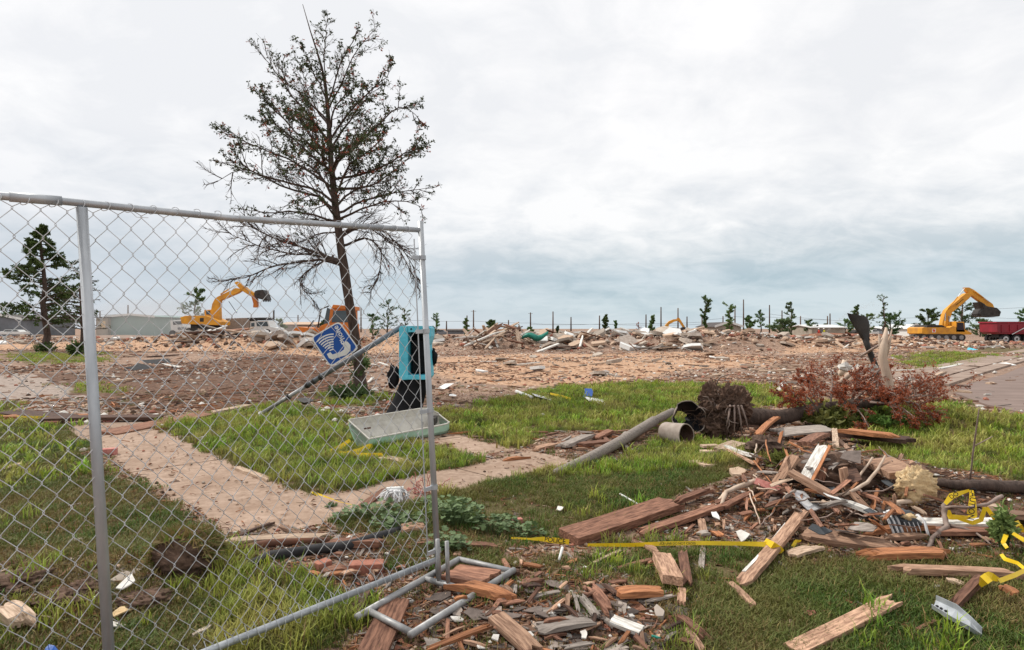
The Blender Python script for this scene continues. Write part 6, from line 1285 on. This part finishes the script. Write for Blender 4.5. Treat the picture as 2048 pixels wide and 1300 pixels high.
for xw in (1994, 2015.5, 2037, 2175):
    for s_ in (-1.15, .8):
        mb = MB(); wheelY(mb, P(xw, 677.5, D) + Vector((0, s_, 0)), .46, 0, .35, tyre); wv = build(mb, 'wheel', tyre, tk_, smooth=False); mb = MB(); wheelY(mb, P(xw, 677.5, D) + Vector((0, s_, 0)), .28, -.02, .02, chrome, 14); build(mb, 'rim', chrome, wv); mb = MB(); wheelY(mb, P(xw, 677.5, D) + Vector((0, s_, 0)), .10, -.06, -.02, steeld, 10); build(mb, 'hub', steeld, wv)
cb_ = part(tk_, 'cab', [(2150,632),(2185,632),(2192,650),(2215,655),(2215,676),(2150,676)], D, -1.1, 1.1, maroon, .06); mb = MB(); mb.pxp([(2160,636),(2182,636),(2187,649),(2160,649)], D, -1.13, -1.1, glassd); build(mb, 'window', glassd, cb_)
# white trucks
D = 78; t1 = thing('white_truck', P(365, 676, D), 'white truck cab half hidden behind the left excavator', 'truck')
cb_ = part(t1, 'cab', q8((150,810),(330,800),(350,890),(420,900),(430,990),(160,990)), D + 3, -1, 1, white, .05); mb = MB(); mb.pxp(q8((195,825),(325,820),(335,870),(200,880)), D + 3, -1.04, -1, glassd); build(mb, 'window', glassd, cb_)
part(t1, 'grille', q8((270,920),(400,915),(405,950),(275,955)), D + 3, -1.04, -1, greywall, 0); mb = MB(); wheelY(mb, P(*q8((190,1020))[0], D + 3), .5, -1, -.7, tyre); wheelY(mb, P(*q8((390,1020))[0], D + 3), .5, -1, -.7, tyre); build(mb, 'wheels', tyre, t1)
t2 = thing('dump_truck', P(510, 676, D), 'white dump truck with grey body between the left excavator and the loader', 'dump truck')
part(t2, 'dump_body', q8((1040,780),(1380,770),(1420,800),(1410,950),(1040,950)), D, -1.2, 1.2, clay, .03); part(t2, 'cab_guard', q8((1370,770),(1690,765),(1700,800),(1420,805)), D, -1.2, 1.2, steeld, 0)
cb_ = part(t2, 'cab', q8((1420,820),(1700,810),(1740,910),(1860,930),(1880,1010),(1420,980)), D, -1.1, 1.1, white, .05)
for pl_ in (((1440,850),(1490,845),(1490,905),(1440,905)), ((1520,835),(1690,830),(1710,900),(1530,900))): mb = MB(); mb.pxp(q8(*pl_), D, -1.14, -1.1, glassd); build(mb, 'window', glassd, cb_)
mb = MB(); wheelY(mb, P(*q8((1690,1010))[0], D), .52, -1.15, -.85, tyre); build(mb, 'wheel', tyre, t2); mb = MB(); wheelY(mb, P(*q8((1200,1010))[0], D), .52, -1.15, -.85, tyre); build(mb, 'wheel', tyre, t2)
mb = MB(); mb.tube([P(*q8((1745,640))[0], D), P(*q8((1745,780))[0], D)], .07, 6); build(mb, 'exhaust_stack', steeld, t2)
# ---------------------------------------------------------------- buildings
def gable(name, label, px0, px1, D, yeave, yridge, depth, mw, mr, face='front', ybase=None, trim=white, win=()):
    c = P((px0 + px1) / 2, HZ, D); z0 = -.3; ze = P(0, yeave, D).z; zr = P(0, yridge, D).z; xa, xb = P(px0, 0, D).x, P(px1, 0, D).x; t = thing(name, Vector((c.x, D, 0)), label, 'house' if 'house' in name else 'building'); xm = (xa + xb) / 2
    mb = MB(); y1 = D + depth
    if face == 'front': mb.prism([Vector(p) for p in ((xa, D, z0), (xb, D, z0), (xb, D, ze), (xm, D, zr), (xa, D, ze))], (0, depth, 0))
    else: mb.prism([Vector(p) for p in ((xa, D, z0), (xa, y1, z0), (xa, y1, ze), (xa, (D + y1) / 2, zr), (xa, D, ze))], (xb - xa, 0, 0))
    build(mb, 'wall', mw, t); o = .35
    mb = MB()
    if face == 'front':
        for s_ in (-1, 1):
            xe = xm + s_ * ((xb - xa) / 2 + o); sl = (zr - ze) / ((xb - xa) / 2); mb.prism([Vector((xm, D - o, zr + .06)), Vector((xe, D - o, ze - sl * o + .06)), Vector((xe, D - o, ze - sl * o + .2)), Vector((xm, D - o, zr + .22))], (0, depth + 2 * o, 0))
        build(mb, 'roof', mr, t); mb = MB()
        for s_ in (-1, 1):
            xe = xm + s_ * ((xb - xa) / 2 + o); sl = (zr - ze) / ((xb - xa) / 2); mb.prism([Vector((xm, D - o - .06, zr)), Vector((xe, D - o - .06, ze - sl * o)), Vector((xe, D - o - .06, ze - sl * o + .42)), Vector((xm, D - o - .06, zr + .42))], (0, .05, 0))
        build(mb, 'barge_board', trim, t)
    else:
        for s_ in (0, 1):
            ya = D - o if s_ == 0 else y1 + o; ym_ = (D + y1) / 2; sl = (zr - ze) / (depth / 2); zz = ze - sl * o; mb.prism([Vector((xa - o, ya, zz + .05)), Vector((xa - o, ym_, zr + .05)), Vector((xa - o, ym_, zr + .2)), Vector((xa - o, ya, zz + .2))], (xb - xa + 2 * o, 0, 0))
        build(mb, 'roof', mr, t)
    for (a, b, c_, d_, m) in win:
        mb = MB(); mb.pxp([(a, b), (c_, b), (c_, d_), (a, d_)], D, -.06, -.0, m); build(mb, 'door' if m is white else 'window', m, t)
    return t
gable('house', 'tan house with dark gable roof and white trim beyond the rubble, right of centre', 1432, 1482, 120, 654, 646, 12, tanwall, roofd, win=((1436,659,1446,664,roofd),))
gable('house', 'low house with bright white roof behind the two workers', 1624, 1690, 118, 656, 651, 10, tanwall, white, 'side', win=((1636,659,1646,665,greywall),))
gable('house', 'small white gabled shed left of the right excavator', 1818, 1842, 112, 657, 651, 8, white, white)
gable('house', 'low white-roofed house behind the pale torn branch', 1765, 1797, 120, 658, 655, 8, greywall, white, 'side')
gable('house', 'dark-roofed house end right of the tan house', 1602, 1632, 128, 658, 654, 8, greywall, roofd, 'side')
gable('warehouse', 'long pale green metal warehouse behind the fence post at left', 216, 308, 120, 635, 631, 24, greenwall, greenwall)
gable('warehouse', 'greyish metal shed at the right end of the green warehouse', 309, 350, 128, 641, 638, 16, greywall, greywall, 'side')
gable('warehouse', 'brown lean-to at the left end of the green warehouse', 192, 215, 119, 636, 634, 9, tanwall, roofd, 'side', win=((203,642,211,655,insul),))
gable('warehouse', 'dark grey building at the far left edge behind the leafy tree', -60, 44, 115, 640, 630, 14, greywall, roofd)
gable('warehouse', 'long low pale building far behind the loader', 560, 630, 150, 650, 645, 12, clay, bricktan, 'side')
gable('warehouse', 'low brown building far away at centre', 1212, 1240, 170, 661, 659.5, 8, brickm, roofd, 'side'); gable('warehouse', 'low dark building right of the phone stand, far away', 895, 926, 160, 662, 660, 8, greywall, roofd, 'side')
for (px, w, lb, m) in ((30,46,'long white trailer at the far left behind the trees',white),(1075,14,'white van parked far away beyond the berm, left of the small excavator',white),(1715,22,'dark car parked far away beside the white-roofed house',steeld),(1745,16,'white car parked far away left of the torn branch',white),(880,26,'blue-grey car parked far away right of the loader',greywall)):
    D = 112; t = thing('parked_car', P(px, 668, D), lb, 'car' if 'car' in lb else ('van' if 'van' in lb else 'trailer')); part(t, 'body', [(px - w/2, 663), (px + w/2, 663), (px + w/2, 669), (px - w/2, 669)], D, -.9, .9, m, .1); part(t, 'cabin', [(px - w*.3, 659.5), (px + w*.25, 659.5), (px + w*.36, 663), (px - w*.38, 663)], D, -.8, .8, m, .05)
    mb = MB(); mb.pxp([(px - w*.27, 660.3), (px + w*.23, 660.3), (px + w*.3, 662.7), (px - w*.33, 662.7)], D, -.84, -.81, glassd); build(mb, 'window', glassd, t)
# ---------------------------------------------------------------- utility poles, wires
POLES = [(947,620,'a'),(1017,640,0),(1061,625,'a'),(1106,623,0),(1142,634,0),(1199,631,0),(1292,629,0),(1322,614,0),(1356,616,0),(1374,633,0),(1470,611,0),(1487,599,0),(1539,610,0),(1564,621,0),(1601,632,0),(1655,632,0),(1660,627,0),(1925,604,'a'),(1404,634,0),(893,642,0),(547,622,0),(596,630,0),(722,615,0),(934,631,0),(1412,640,0),(256,610,0),(1446,632,0),(200,622,0)]
tops = {}
for i, (px, py, k) in enumerate(POLES):
    Hp = 9.5 if py < 626 else 8.0; D = Hp * F / (HZ + 4 - py) * .9; D = min(max(D, 95), 330); top = P(px, py, D); t = thing('utility_pole', Vector((top.x, D, 0)), 'distant wooden utility pole on the horizon at %s' % ('the far left behind the fence' if px < 640 else 'left of centre' if px < 1000 else 'the centre' if px < 1300 else 'right of centre' if px < 1700 else 'the far right'), 'utility pole', 'utility poles along the horizon, ' + ('far left' if px < 640 else 'left of centre' if px < 1000 else 'centre' if px < 1300 else 'right of centre' if px < 1700 else 'far right'))
    mb = MB(); mb.tube([Vector((top.x, D, -.3)), top], [.16 * max(1, D / 120), .11 * max(1, D / 120)], 8); build(mb, 'pole', polem, t, smooth=True)
    if k: mb = MB(); mb.box(top + Vector((0, 0, -.5)), (2.2, .12, .14)); build(mb, 'crossarm', polem, t)
for (pts, lb) in (([(840,641),(947,642),(1061,646),(1106,648),(1292,647),(1404,644)], 'long sagging overhead wire across the centre of the horizon'), ([(1404,640),(1470,633),(1539,634),(1660,640),(1720,641)], 'overhead wire above the houses right of centre'), ([(1061,649),(1199,648),(1322,650),(1404,648)], 'lower overhead wire behind the rubble berm'), ([(1700,638),(1925,632),(2080,638)], 'overhead wire behind the right excavator'), ([(1925,620),(2090,612)], 'upper overhead wire at the right edge'), ([(330,638),(547,634),(722,636),(840,641)], 'overhead wire behind the loader'), ([(1539,628),(1660,640)], 'short overhead wire right of centre'), ([(140,629),(256,628),(345,631)], 'overhead wire above the green warehouse')):
    D = 140; mb = MB(); q = []
    for i in range(len(pts) - 1):
        for k in range(8): u = k / 8; q.append(P(pts[i][0] * (1 - u) + pts[i + 1][0] * u, pts[i][1] * (1 - u) + pts[i + 1][1] * u + 2.2 * 4 * u * (1 - u) * .5, D))
    q.append(P(*pts[-1], D)); mb.tube(q, .03, 3); tag(build(mb, 'overhead_wire', steeld), lb, 'wire')
# ---------------------------------------------------------------- far trees
def ftree(px, D, ytop, wpx, label, dens=1.0, bare=.2, m=leaff, shape='round', name='tree', seed=0, ybase=None, lsz=.26, lean=0):
    rg = random.Random(int(px * 7) + seed); top = P(px + lean, ytop, D); b = Vector((P(px, 0, D).x, D, -.1 if D > 60 else tz(P(px, 0, D).x, D))); Ht = top.z - b.z; Rr = wpx / 2 * D / F; t = thing(name, b, label, 'tree'); mt_ = MB(); ml_ = MB(); tips = []
    r0 = max(.10, Ht * .024); n = 8; tr_ = [b.lerp(top, i / n) + Vector((rg.gauss(0, .02) * Ht * (i > 0) * .6, rg.gauss(0, .02) * Ht * (i > 0), 0)) for i in range(n + 1)]
    mt_.tube(tr_, [r0 * (1 - .85 * i / n) + .02 for i in range(n + 1)], 6); tips.append((tr_[4:], 3)); nl = int((52 if shape == 'cone' else 16) + 6 * dens)
    for k in range(nl):
        u = bare + (1 - bare) * (k + rg.random()) / nl; i = min(int(u * n), n - 1); p = tr_[i].lerp(tr_[i + 1], u * n - i); a = rg.uniform(0, 6.283)
        prof = {'round': math.sin(math.pi * min(1, (u - bare) / (1 - bare) * .9 + .12)) ** .6, 'cone': (1.05 - (u - bare) / (1 - bare)) ** .9, 'torn': .35 + .65 * rg.random(), 'vase': .25 + .9 * (u - bare) / (1 - bare)}[shape]
        l = Rr * prof * rg.uniform(.7, 1.1); el = {'round': .55, 'cone': .15, 'torn': .8, 'vase': 1.6}[shape]; d = Vector((math.cos(a), math.sin(a), el * rg.uniform(.4, 1.2))).normalized()
        q = [p, p + d * l * .5 + Vector((0, 0, .04 * l)), p + d * l]; mt_.tube(q, [r0 * .35 * (1 - u * .5), r0 * .2, .02], 4, cap=False); tips.append((q, 2)); twigs(mt_, q, l, r0 * .2, 1, rg, tips, 5, .2, .9, .2, .55)
    build(mt_, 'trunk', barkfar if m is not leafc else bark, t)
    for q, lv in tips:
        if rg.random() > .55 + .4 * dens: continue
        leafset(ml_, q, max(1, int({3: 10, 2: 9, 1: 7}[lv] * dens)), lsz * (.72 if shape != 'cone' else .6), rg, m, 5, .2, .1, .35 if lv > 1 else 0)
    o = build(ml_, 'crown', m, t); o['kind'] = 'stuff'; return t
ftree(88, 37.5, 452, 185, 'dark layered conifer-like tree at far left behind the fence', 1.5, .20, leafc, 'cone', seed=3, lsz=.3)
ftree(164, 33, 505, 110, 'slimmer half-bare tree directly behind the left fence post', .22, .22, leafc, 'cone', seed=2, lsz=.2)
weed(150, 712, 16, 30, 60, .25, leafc, 'leafy sprouts at the foot of the slimmer tree', name='shoots')
weed(90, 703, 22, 18, 50, .22, leafc, 'leafy sprouts at the foot of the dark layered tree', name='shoots')
for a in [(391,105,575,62,'round leafy tree behind the left excavator',1.6,.15,leaff,'round'),(775,95,605,70,'broken leafy tree right of the loader, left part',.8,.1,leaff,'torn'),(745,92,628,44,'low bushy tree just right of the tall trunk',.9,.05,leaff,'round'),(810,100,622,40,'low tree top behind the sign pole end',.7,.1,leaff,'torn'),(872,98,632,30,'wind-torn little tree right of the phone stand',.6,.2,leaff,'torn'),
          (932,110,638,14,'stubby stripped tree below a utility pole, left of centre',1,.1,leaff,'torn'),(983,110,640,26,'small round green tree left of centre on the horizon',1.4,.1,leaff,'round'),(1115,120,653,12,'tiny tree tuft at the centre horizon',.8,.1,leaff,'torn'),(1212,110,631,16,'narrow dark stripped tree at centre',1.2,.1,leaff,'torn'),(1232,125,642,9,'tiny narrow tree right of the narrow dark one',1.2,.1,leaff,'torn'),
          (1303,115,634,20,'small tree left of the distant excavator',1.3,.1,leaff,'torn'),(1277,115,645,18,'bare reddish small tree left of the distant excavator',.1,.1,leafr,'round'),(1411,100,605,36,'vase-shaped broken tree right of the distant excavator',1.1,.25,leaff,'vase'),(1460,108,614,34,'leaning torn tree behind the tan house',1.1,.15,leaff,'torn'),(1498,110,632,26,'bushy tree beside the tall red pole',1.3,.1,leaff,'round'),
          (1521,112,620,24,'thin airy tree right of the bushy tree',.8,.35,leaff,'round'),(1582,100,608,34,'tall torn tree left of the workers',1.0,.1,leaff,'torn'),(1560,98,640,60,'yellow-green bush mass left of the workers',1.5,.0,weedm,'round'),(1716,95,610,26,'small tuft-topped tree left of the torn branch',.9,.3,leaff,'round'),(1735,98,628,56,'airy leafy tree behind the metal arm',.9,.1,leaff,'round'),
          (1768,88,592,26,'slim stripped tree rising behind the pale torn branch',.35,.3,leaff,'torn'),(1780,100,628,60,'green tree clump right of the pale torn branch',1.2,.05,leaff,'round'),(1856,105,618,52,'dense dark green tree behind the right excavator body',1.8,.05,leaff,'round'),(1922,105,604,60,'broad layered tree behind the right excavator boom',1.3,.15,leaff,'round'),(1960,100,640,50,'grey-green bushes between excavator and maroon truck',1.2,.0,weedm,'round'),
          (2052,108,616,36,'tree entering at the right edge above the maroon truck',1.5,.05,leaff,'round'),(2090,110,610,60,'leafy tree just outside the right edge',1.2,.05,leaff,'round'),(1620,120,640,30,'small shrubby tree between the houses',1.0,.1,leaff,'round'),(1690,120,640,40,'green shrubs behind the white-roofed house',1.2,.0,leaff,'round'),(560,85,638,30,'dark leafy bush beside the white dump truck',1.0,.0,leaff,'round'),(648,95,640,26,'green bush seen through the loader guard frame',.9,.0,leaff,'round'),
          (20,120,625,60,'dark trees at the far left edge',1.4,.0,leaff,'round'),(1650,130,648,20,'low shrub behind the workers',1.2,.0,leaff,'round'),(860,120,655,40,'low bushes on the horizon right of the phone stand',1.0,.0,leaff,'round'),(1030,140,654,22,'low bush on the centre-left horizon',1.2,.0,leaff,'round'),(1060,140,655,18,'low bush on the centre horizon',1.3,.0,leaff,'round'),(1830,120,648,30,'low shrubs behind the small white shed',1.2,.0,leaff,'round')]:
    ftree(a[0], a[1], a[2], a[3], a[4], a[5], a[6], a[7], a[8], lsz=.34 if a[5] > 1 else .28)
# ---------------------------------------------------------------- workers
def person(px, D, ytop, vest, hat, label, lean=0):
    h = 1.75; x = P(px, 0, D).x; foot = P(px, ytop, D).z - 1.78; b = Vector((x, D, foot)); t = thing('person', b, label, 'person')
    me = bpy.data.meshes.new('body'); V_ = [(0,0,.95),(0,0,1.15),(0,0,1.42),(0,0,1.52),(0,0,1.66),(.11,0,.92),(.13,-.03,.5),(.13,0,.06),(.13,-.12,.03),(-.11,0,.92),(-.14,.04,.5),(-.15,.05,.06),(-.15,-.08,.03),(.2,0,1.42),(.26,-.05,1.15),(.2,-.28,1.05),(-.2,0,1.42),(-.27,-.04,1.14),(-.18,-.27,1.08)]
    E_ = [(0,1),(1,2),(2,3),(3,4),(0,5),(5,6),(6,7),(7,8),(0,9),(9,10),(10,11),(11,12),(2,13),(13,14),(14,15),(2,16),(16,17),(17,18)]; me.from_pydata(V_, E_, []); me.materials.append(denim)
    o = bpy.data.objects.new('body', me); COL.objects.link(o); o.parent = t; s = o.modifiers.new('skin', 'SKIN'); R_ = [.15,.15,.16,.06,.095,.10,.075,.05,.045,.10,.075,.05,.045,.07,.05,.035,.07,.05,.035]
    for i, r in enumerate(R_): me.skin_vertices[0].data[i].radius = (r, r * .85)
    me.skin_vertices[0].data[0].use_root = True; o.modifiers.new('sub', 'SUBSURF').levels = 1; o.rotation_euler.z = lean
    def bl(z0, z1, rx, ry, m, nm):
        mb = MB(); n = 14; vs = []
        for z, k in ((z0, .95), ((z0 + z1) / 2, 1), (z1, .85)):
            for j in range(n): a = 6.283 * j / n; vs.append(b + Vector((rx * k * math.cos(a), ry * k * math.sin(a), z)))
        mb.add(vs, [(i * n + j, i * n + (j + 1) % n, (i + 1) * n + (j + 1) % n, (i + 1) * n + j) for i in range(2) for j in range(n)] + [tuple(range(2 * n, 3 * n))]); return build(mb, nm, m, t, smooth=True)
    bl(.95, 1.46, .23, .165, vest, 'vest'); bl(1.5, 1.72, .1, .11, skin, 'face')
    mb = MB(); n = 12; vs = []
    for z, k in ((1.69, .16), (1.70, .135), (1.76, .12), (1.80, .06)):
        for j in range(n): a = 6.283 * j / n; vs.append(b + Vector((k * math.cos(a), k * 1.1 * math.sin(a), z)))
    mb.add(vs, [(i * n + j, i * n + (j + 1) % n, (i + 1) * n + (j + 1) % n, (i + 1) * n + j) for i in range(3) for j in range(n)] + [tuple(range(3 * n, 4 * n))]); build(mb, 'hard_hat', hat, t, smooth=True); return t
person(1637.5, 104, 656.5, vestr, white, 'worker in red vest and white hard hat standing left, among the far rubble'); person(1647.5, 101, 656.5, vesty, white, 'worker in yellow vest and white hard hat standing right, among the far rubble', .3)
dirtred = mat('red_soil', (.30, .13, .075), (.18, .075, .045), 1.5, rough=1, bump=.5, rnd=.1)
c = P(1700, 672, 88); mb = blob(Vector((c.x, 88, -.1)), 9.5, 2.2, .85, 40, 10, .25, 2.2, 3); tag(build(mb, 'soil_bank', dirtred), 'low red soil bank in front of the two workers', 'soil bank')
mb = MB(); rg = random.Random(6)
for k in range(900):
    u = rg.random(); a = P(1655 + 105 * u, 662 - 58 * (1 - (1 - u) ** 2) , 100) + Vector((rg.gauss(0, .06 + .7 * u * u), rg.gauss(0, .3 + .6 * u), rg.gauss(-.5 * u * u, .04 + .55 * u * u))); r = rg.uniform(.012, .03); mb.add([a + Vector((r, 0, 0)), a + Vector((0, 0, r)), a - Vector((r, 0, 0)), a - Vector((0, 0, r))], [(0, 1, 2, 3)])
watm = mat('water_drops', (.85, .88, .9), (.8, .83, .85), rough=.2, bump=0, rnd=0); o = build(mb, 'water_spray', watm); o['kind'] = 'stuff'; o['label'] = 'thin arc of sprayed water rising from the workers'
# ---------------------------------------------------------------- the rubble: slabs, boards (each one a thing, meshes shared)
rg = random.Random(77)
def slabmesh(k):
    mb = MB(); n = rg.randint(5, 8); a0 = rg.uniform(0, 6); ps = [(math.cos(a0 + 6.283 * i / n) * rg.uniform(.35, .55), math.sin(a0 + 6.283 * i / n) * rg.uniform(.25, .5), rg.uniform(-.02, .02)) for i in range(n)]; mb.prism(ps, (rg.uniform(-.03, .03), 0, rg.uniform(.09, .18)))
    me = bpy.data.meshes.new('rubble_slab'); me.from_pydata(mb.v, [], mb.f); me.materials.append(k); return me
def boardmesh(m):
    mb = shard(rg, 1, rg.uniform(.08, .16), .045, m, 6, .4); me = bpy.data.meshes.new('board'); me.from_pydata(mb.v, [], mb.f); me.materials.append(m); return me
slabs = [slabmesh([conc, conc, conc, bricktan, clay, white][k % 6]) for k in range(12)]; boards = [boardmesh(m) for m in (wood_tan, wood_pale, wood_grey, wood_brown, wood_white, wood_dark, wood_pale)]
def heap(n, px0, px1, D0, D1, label, group, kind, s0, s1, tiltmax, up=(0.0, .1)):
    for _ in range(n):
        D = rg.uniform(D0, D1); px = rg.uniform(px0, px1); x = P(px, 0, D).x; z = tz(x, D); sc = rg.uniform(s0, s1); me = rg.choice(slabs if kind == 'slab' else boards)
        o = bpy.data.objects.new('rubble_slab' if kind == 'slab' else 'debris_board', me); COL.objects.link(o); o.location = (x, D, z + rg.uniform(*up)); o.rotation_euler = (rg.uniform(-tiltmax, tiltmax), rg.uniform(-tiltmax, tiltmax), rg.uniform(0, 6.283)); o.scale = (sc, sc, sc * (1 if kind == 'slab' else .8))
        cw = {'broken_concrete': 'tan-grey', 'tan_brick': 'tan', 'weathered_pipe': 'brownish', 'white_paint': 'white', 'wood_tan': 'tan', 'wood_pale': 'pale', 'wood_grey': 'grey', 'wood_brown': 'reddish-brown', 'wood_white_paint': 'white', 'wood_dark': 'dark'}[me.materials[0].name]; l2 = label.replace(', one of many', '').replace('broken ', '').replace('pale slab', 'slab').replace('pale board', 'board'); tag(o, ('big ' if sc > (s0 + s1) / 2 else 'small ') + cw + ' ' + l2, 'concrete slab' if kind == 'slab' else 'board', group)
heap(46, 1060, 1230, 39, 48, 'broken concrete slab in the berm around the green tarp, one of many', 'slabs around the green tarp', 'slab', .6, 1.7, .45, (.0, .12))
heap(54, 1230, 1400, 38, 48, 'broken concrete slab in the berm below the distant excavator, one of many', 'slabs below the distant excavator', 'slab', .6, 1.8, .45, (.0, .12))
heap(38, 1380, 1580, 40, 54, 'broken slab on the tan soil mound right of centre, one of many', 'slabs on the tan mound', 'slab', .5, 1.5, .4, (0,.05))
heap(30, 1560, 1780, 46, 60, 'pale slab in the low rubble in front of the workers, one of many', 'slabs in front of the workers', 'slab', .5, 1.5, .4)
heap(60, 925, 1045, 39, 45, 'broken board in the tangled wood pile left of the green tarp, one of many', 'boards in the wood pile', 'board', 1.0, 2.6, .7, (.1, .7))
heap(40, 1080, 1400, 37, 46, 'broken board mixed into the concrete berm, one of many', 'boards in the concrete berm', 'board', .9, 2.4, .5, (.05, .3))
heap(34, 1560, 1780, 42, 56, 'pale board in the low rubble right of the tan mound, one of many', 'boards right of the tan mound', 'board', 1.0, 2.4, .35, (.03, .2))
heap(50, 355, 500, 42, 50, 'long board in the lumber heap under the left excavator, one of many', 'boards under the left excavator', 'board', 1.2, 3.2, .35, (.1, .6))
heap(34, 500, 640, 37, 46, 'broken slab in the heap between white truck and loader, one of many', 'slabs left of the loader', 'slab', .6, 1.6, .6, (.0, .25))
heap(28, 0, 340, 50, 66, 'pale slab far off at the foot of the green warehouse, one of many', 'slabs near the green warehouse', 'slab', .4, 1.3, .3)
heap(26, 860, 960, 44, 56, 'slab in the low rubble right of the phone stand, one of many', 'slabs right of the phone stand', 'slab', .4, 1.5, .4)
heap(30, 1780, 1990, 42, 58, 'board strewn before the right excavator, one of many', 'boards before the right excavator', 'board', 1.0, 2.6, .2, (.02, .12))
heap(26, 900, 1500, 18, 33, 'pale slab lying on the orange gravel, one of many', 'slabs on the orange gravel', 'slab', .25, .8, .25)
heap(30, 900, 1560, 16, 30, 'board lying on the open dirt beyond the far grass, one of many', 'boards beyond the far grass', 'board', .5, 1.4, .12, (.01, .05))
heap(30, 180, 820, 16, 34, 'board lying on the dirt lot behind the fence, one of many', 'boards on the lot behind the fence', 'board', .5, 1.5, .12, (.01, .05))
heap(20, 1560, 1850, 13, 26, 'board lying on the dirt behind the red dead leaves, one of many', 'boards behind the dead leaves', 'board', .5, 1.4, .12, (.01, .05))
c = P(1070, 676, 41); mb = MB(); vs = []; n = 10
for i in range(9):
    for j in range(n): a = 6.283 * j / n; k = .30 * (1 - abs(i / 8 - .5) * 1.1) * (1 + .3 * rg.random()); vs.append(c + Vector(((i / 8 - .5) * 1.8, k * math.cos(a) * 1.3, k * .75 * math.sin(a) + .16 * math.sin(i * .9) + i * .03)))
mb.add(vs, [(i * n + j, i * n + (j + 1) % n, (i + 1) * n + (j + 1) % n, (i + 1) * n + j) for i in range(8) for j in range(n)] + [tuple(range(n))[::-1], tuple(range(8 * n, 9 * n))]); tag(build(mb, 'green_tarp', tarpg, smooth=True), 'crumpled teal green tarp lying on the rubble berm at centre', 'tarp')
# boards and sticks lying on the road
for (x0, y0, x1, y1, w, tn, lb) in ((1900,783,1948,787,3,'p','pale stick at the near corner of the road'),(1905,772,1940,775,3,'d','dark stick on the road behind the pale one'),(1972,767,1988,769,4,'p','short pale stick in the middle of the road'),(1995,722,2048,718,4,'w','white strip along the far road edge'),(1935,733,1960,735,4,'d','dark stick on the roadside sidewalk'),(1880,738,1925,728,4,'w','whitish board at the start of the roadside sidewalk'),(1860,760,1890,745,4,'p','pale board at the road corner by the dead leaves')):
    lumber(x0, y0, x1, y1, w, tn, lb, .03, .03, None, .8, 'wood_strip', 'stick')
# dust drifting round the left excavator
dm = bpy.data.materials.new('dust'); dm.use_nodes = True; nt = dm.node_tree; nt.nodes.remove(nt.nodes['Principled BSDF']); vp = nt.nodes.new('ShaderNodeVolumePrincipled'); nt.links.new(vp.outputs[0], nt.nodes['Material Output'].inputs['Volume']); vp.inputs['Color'].default_value = (.92, .86, .82, 1); vp.inputs['Density'].default_value = .035
mb = MB(); 
for c, r in (((-46, 78, 2.2), (9, 5, 3.4)), ((-38, 82, 1.5), (9, 4, 2.4))):
    b_ = blob(Vector(c), *r, 18, 12, .3, 2, 3)
    tag(build(b_, 'dust_cloud', dm, smooth=True), 'pale dust drifting round the left excavator', 'dust')['kind'] = 'stuff'
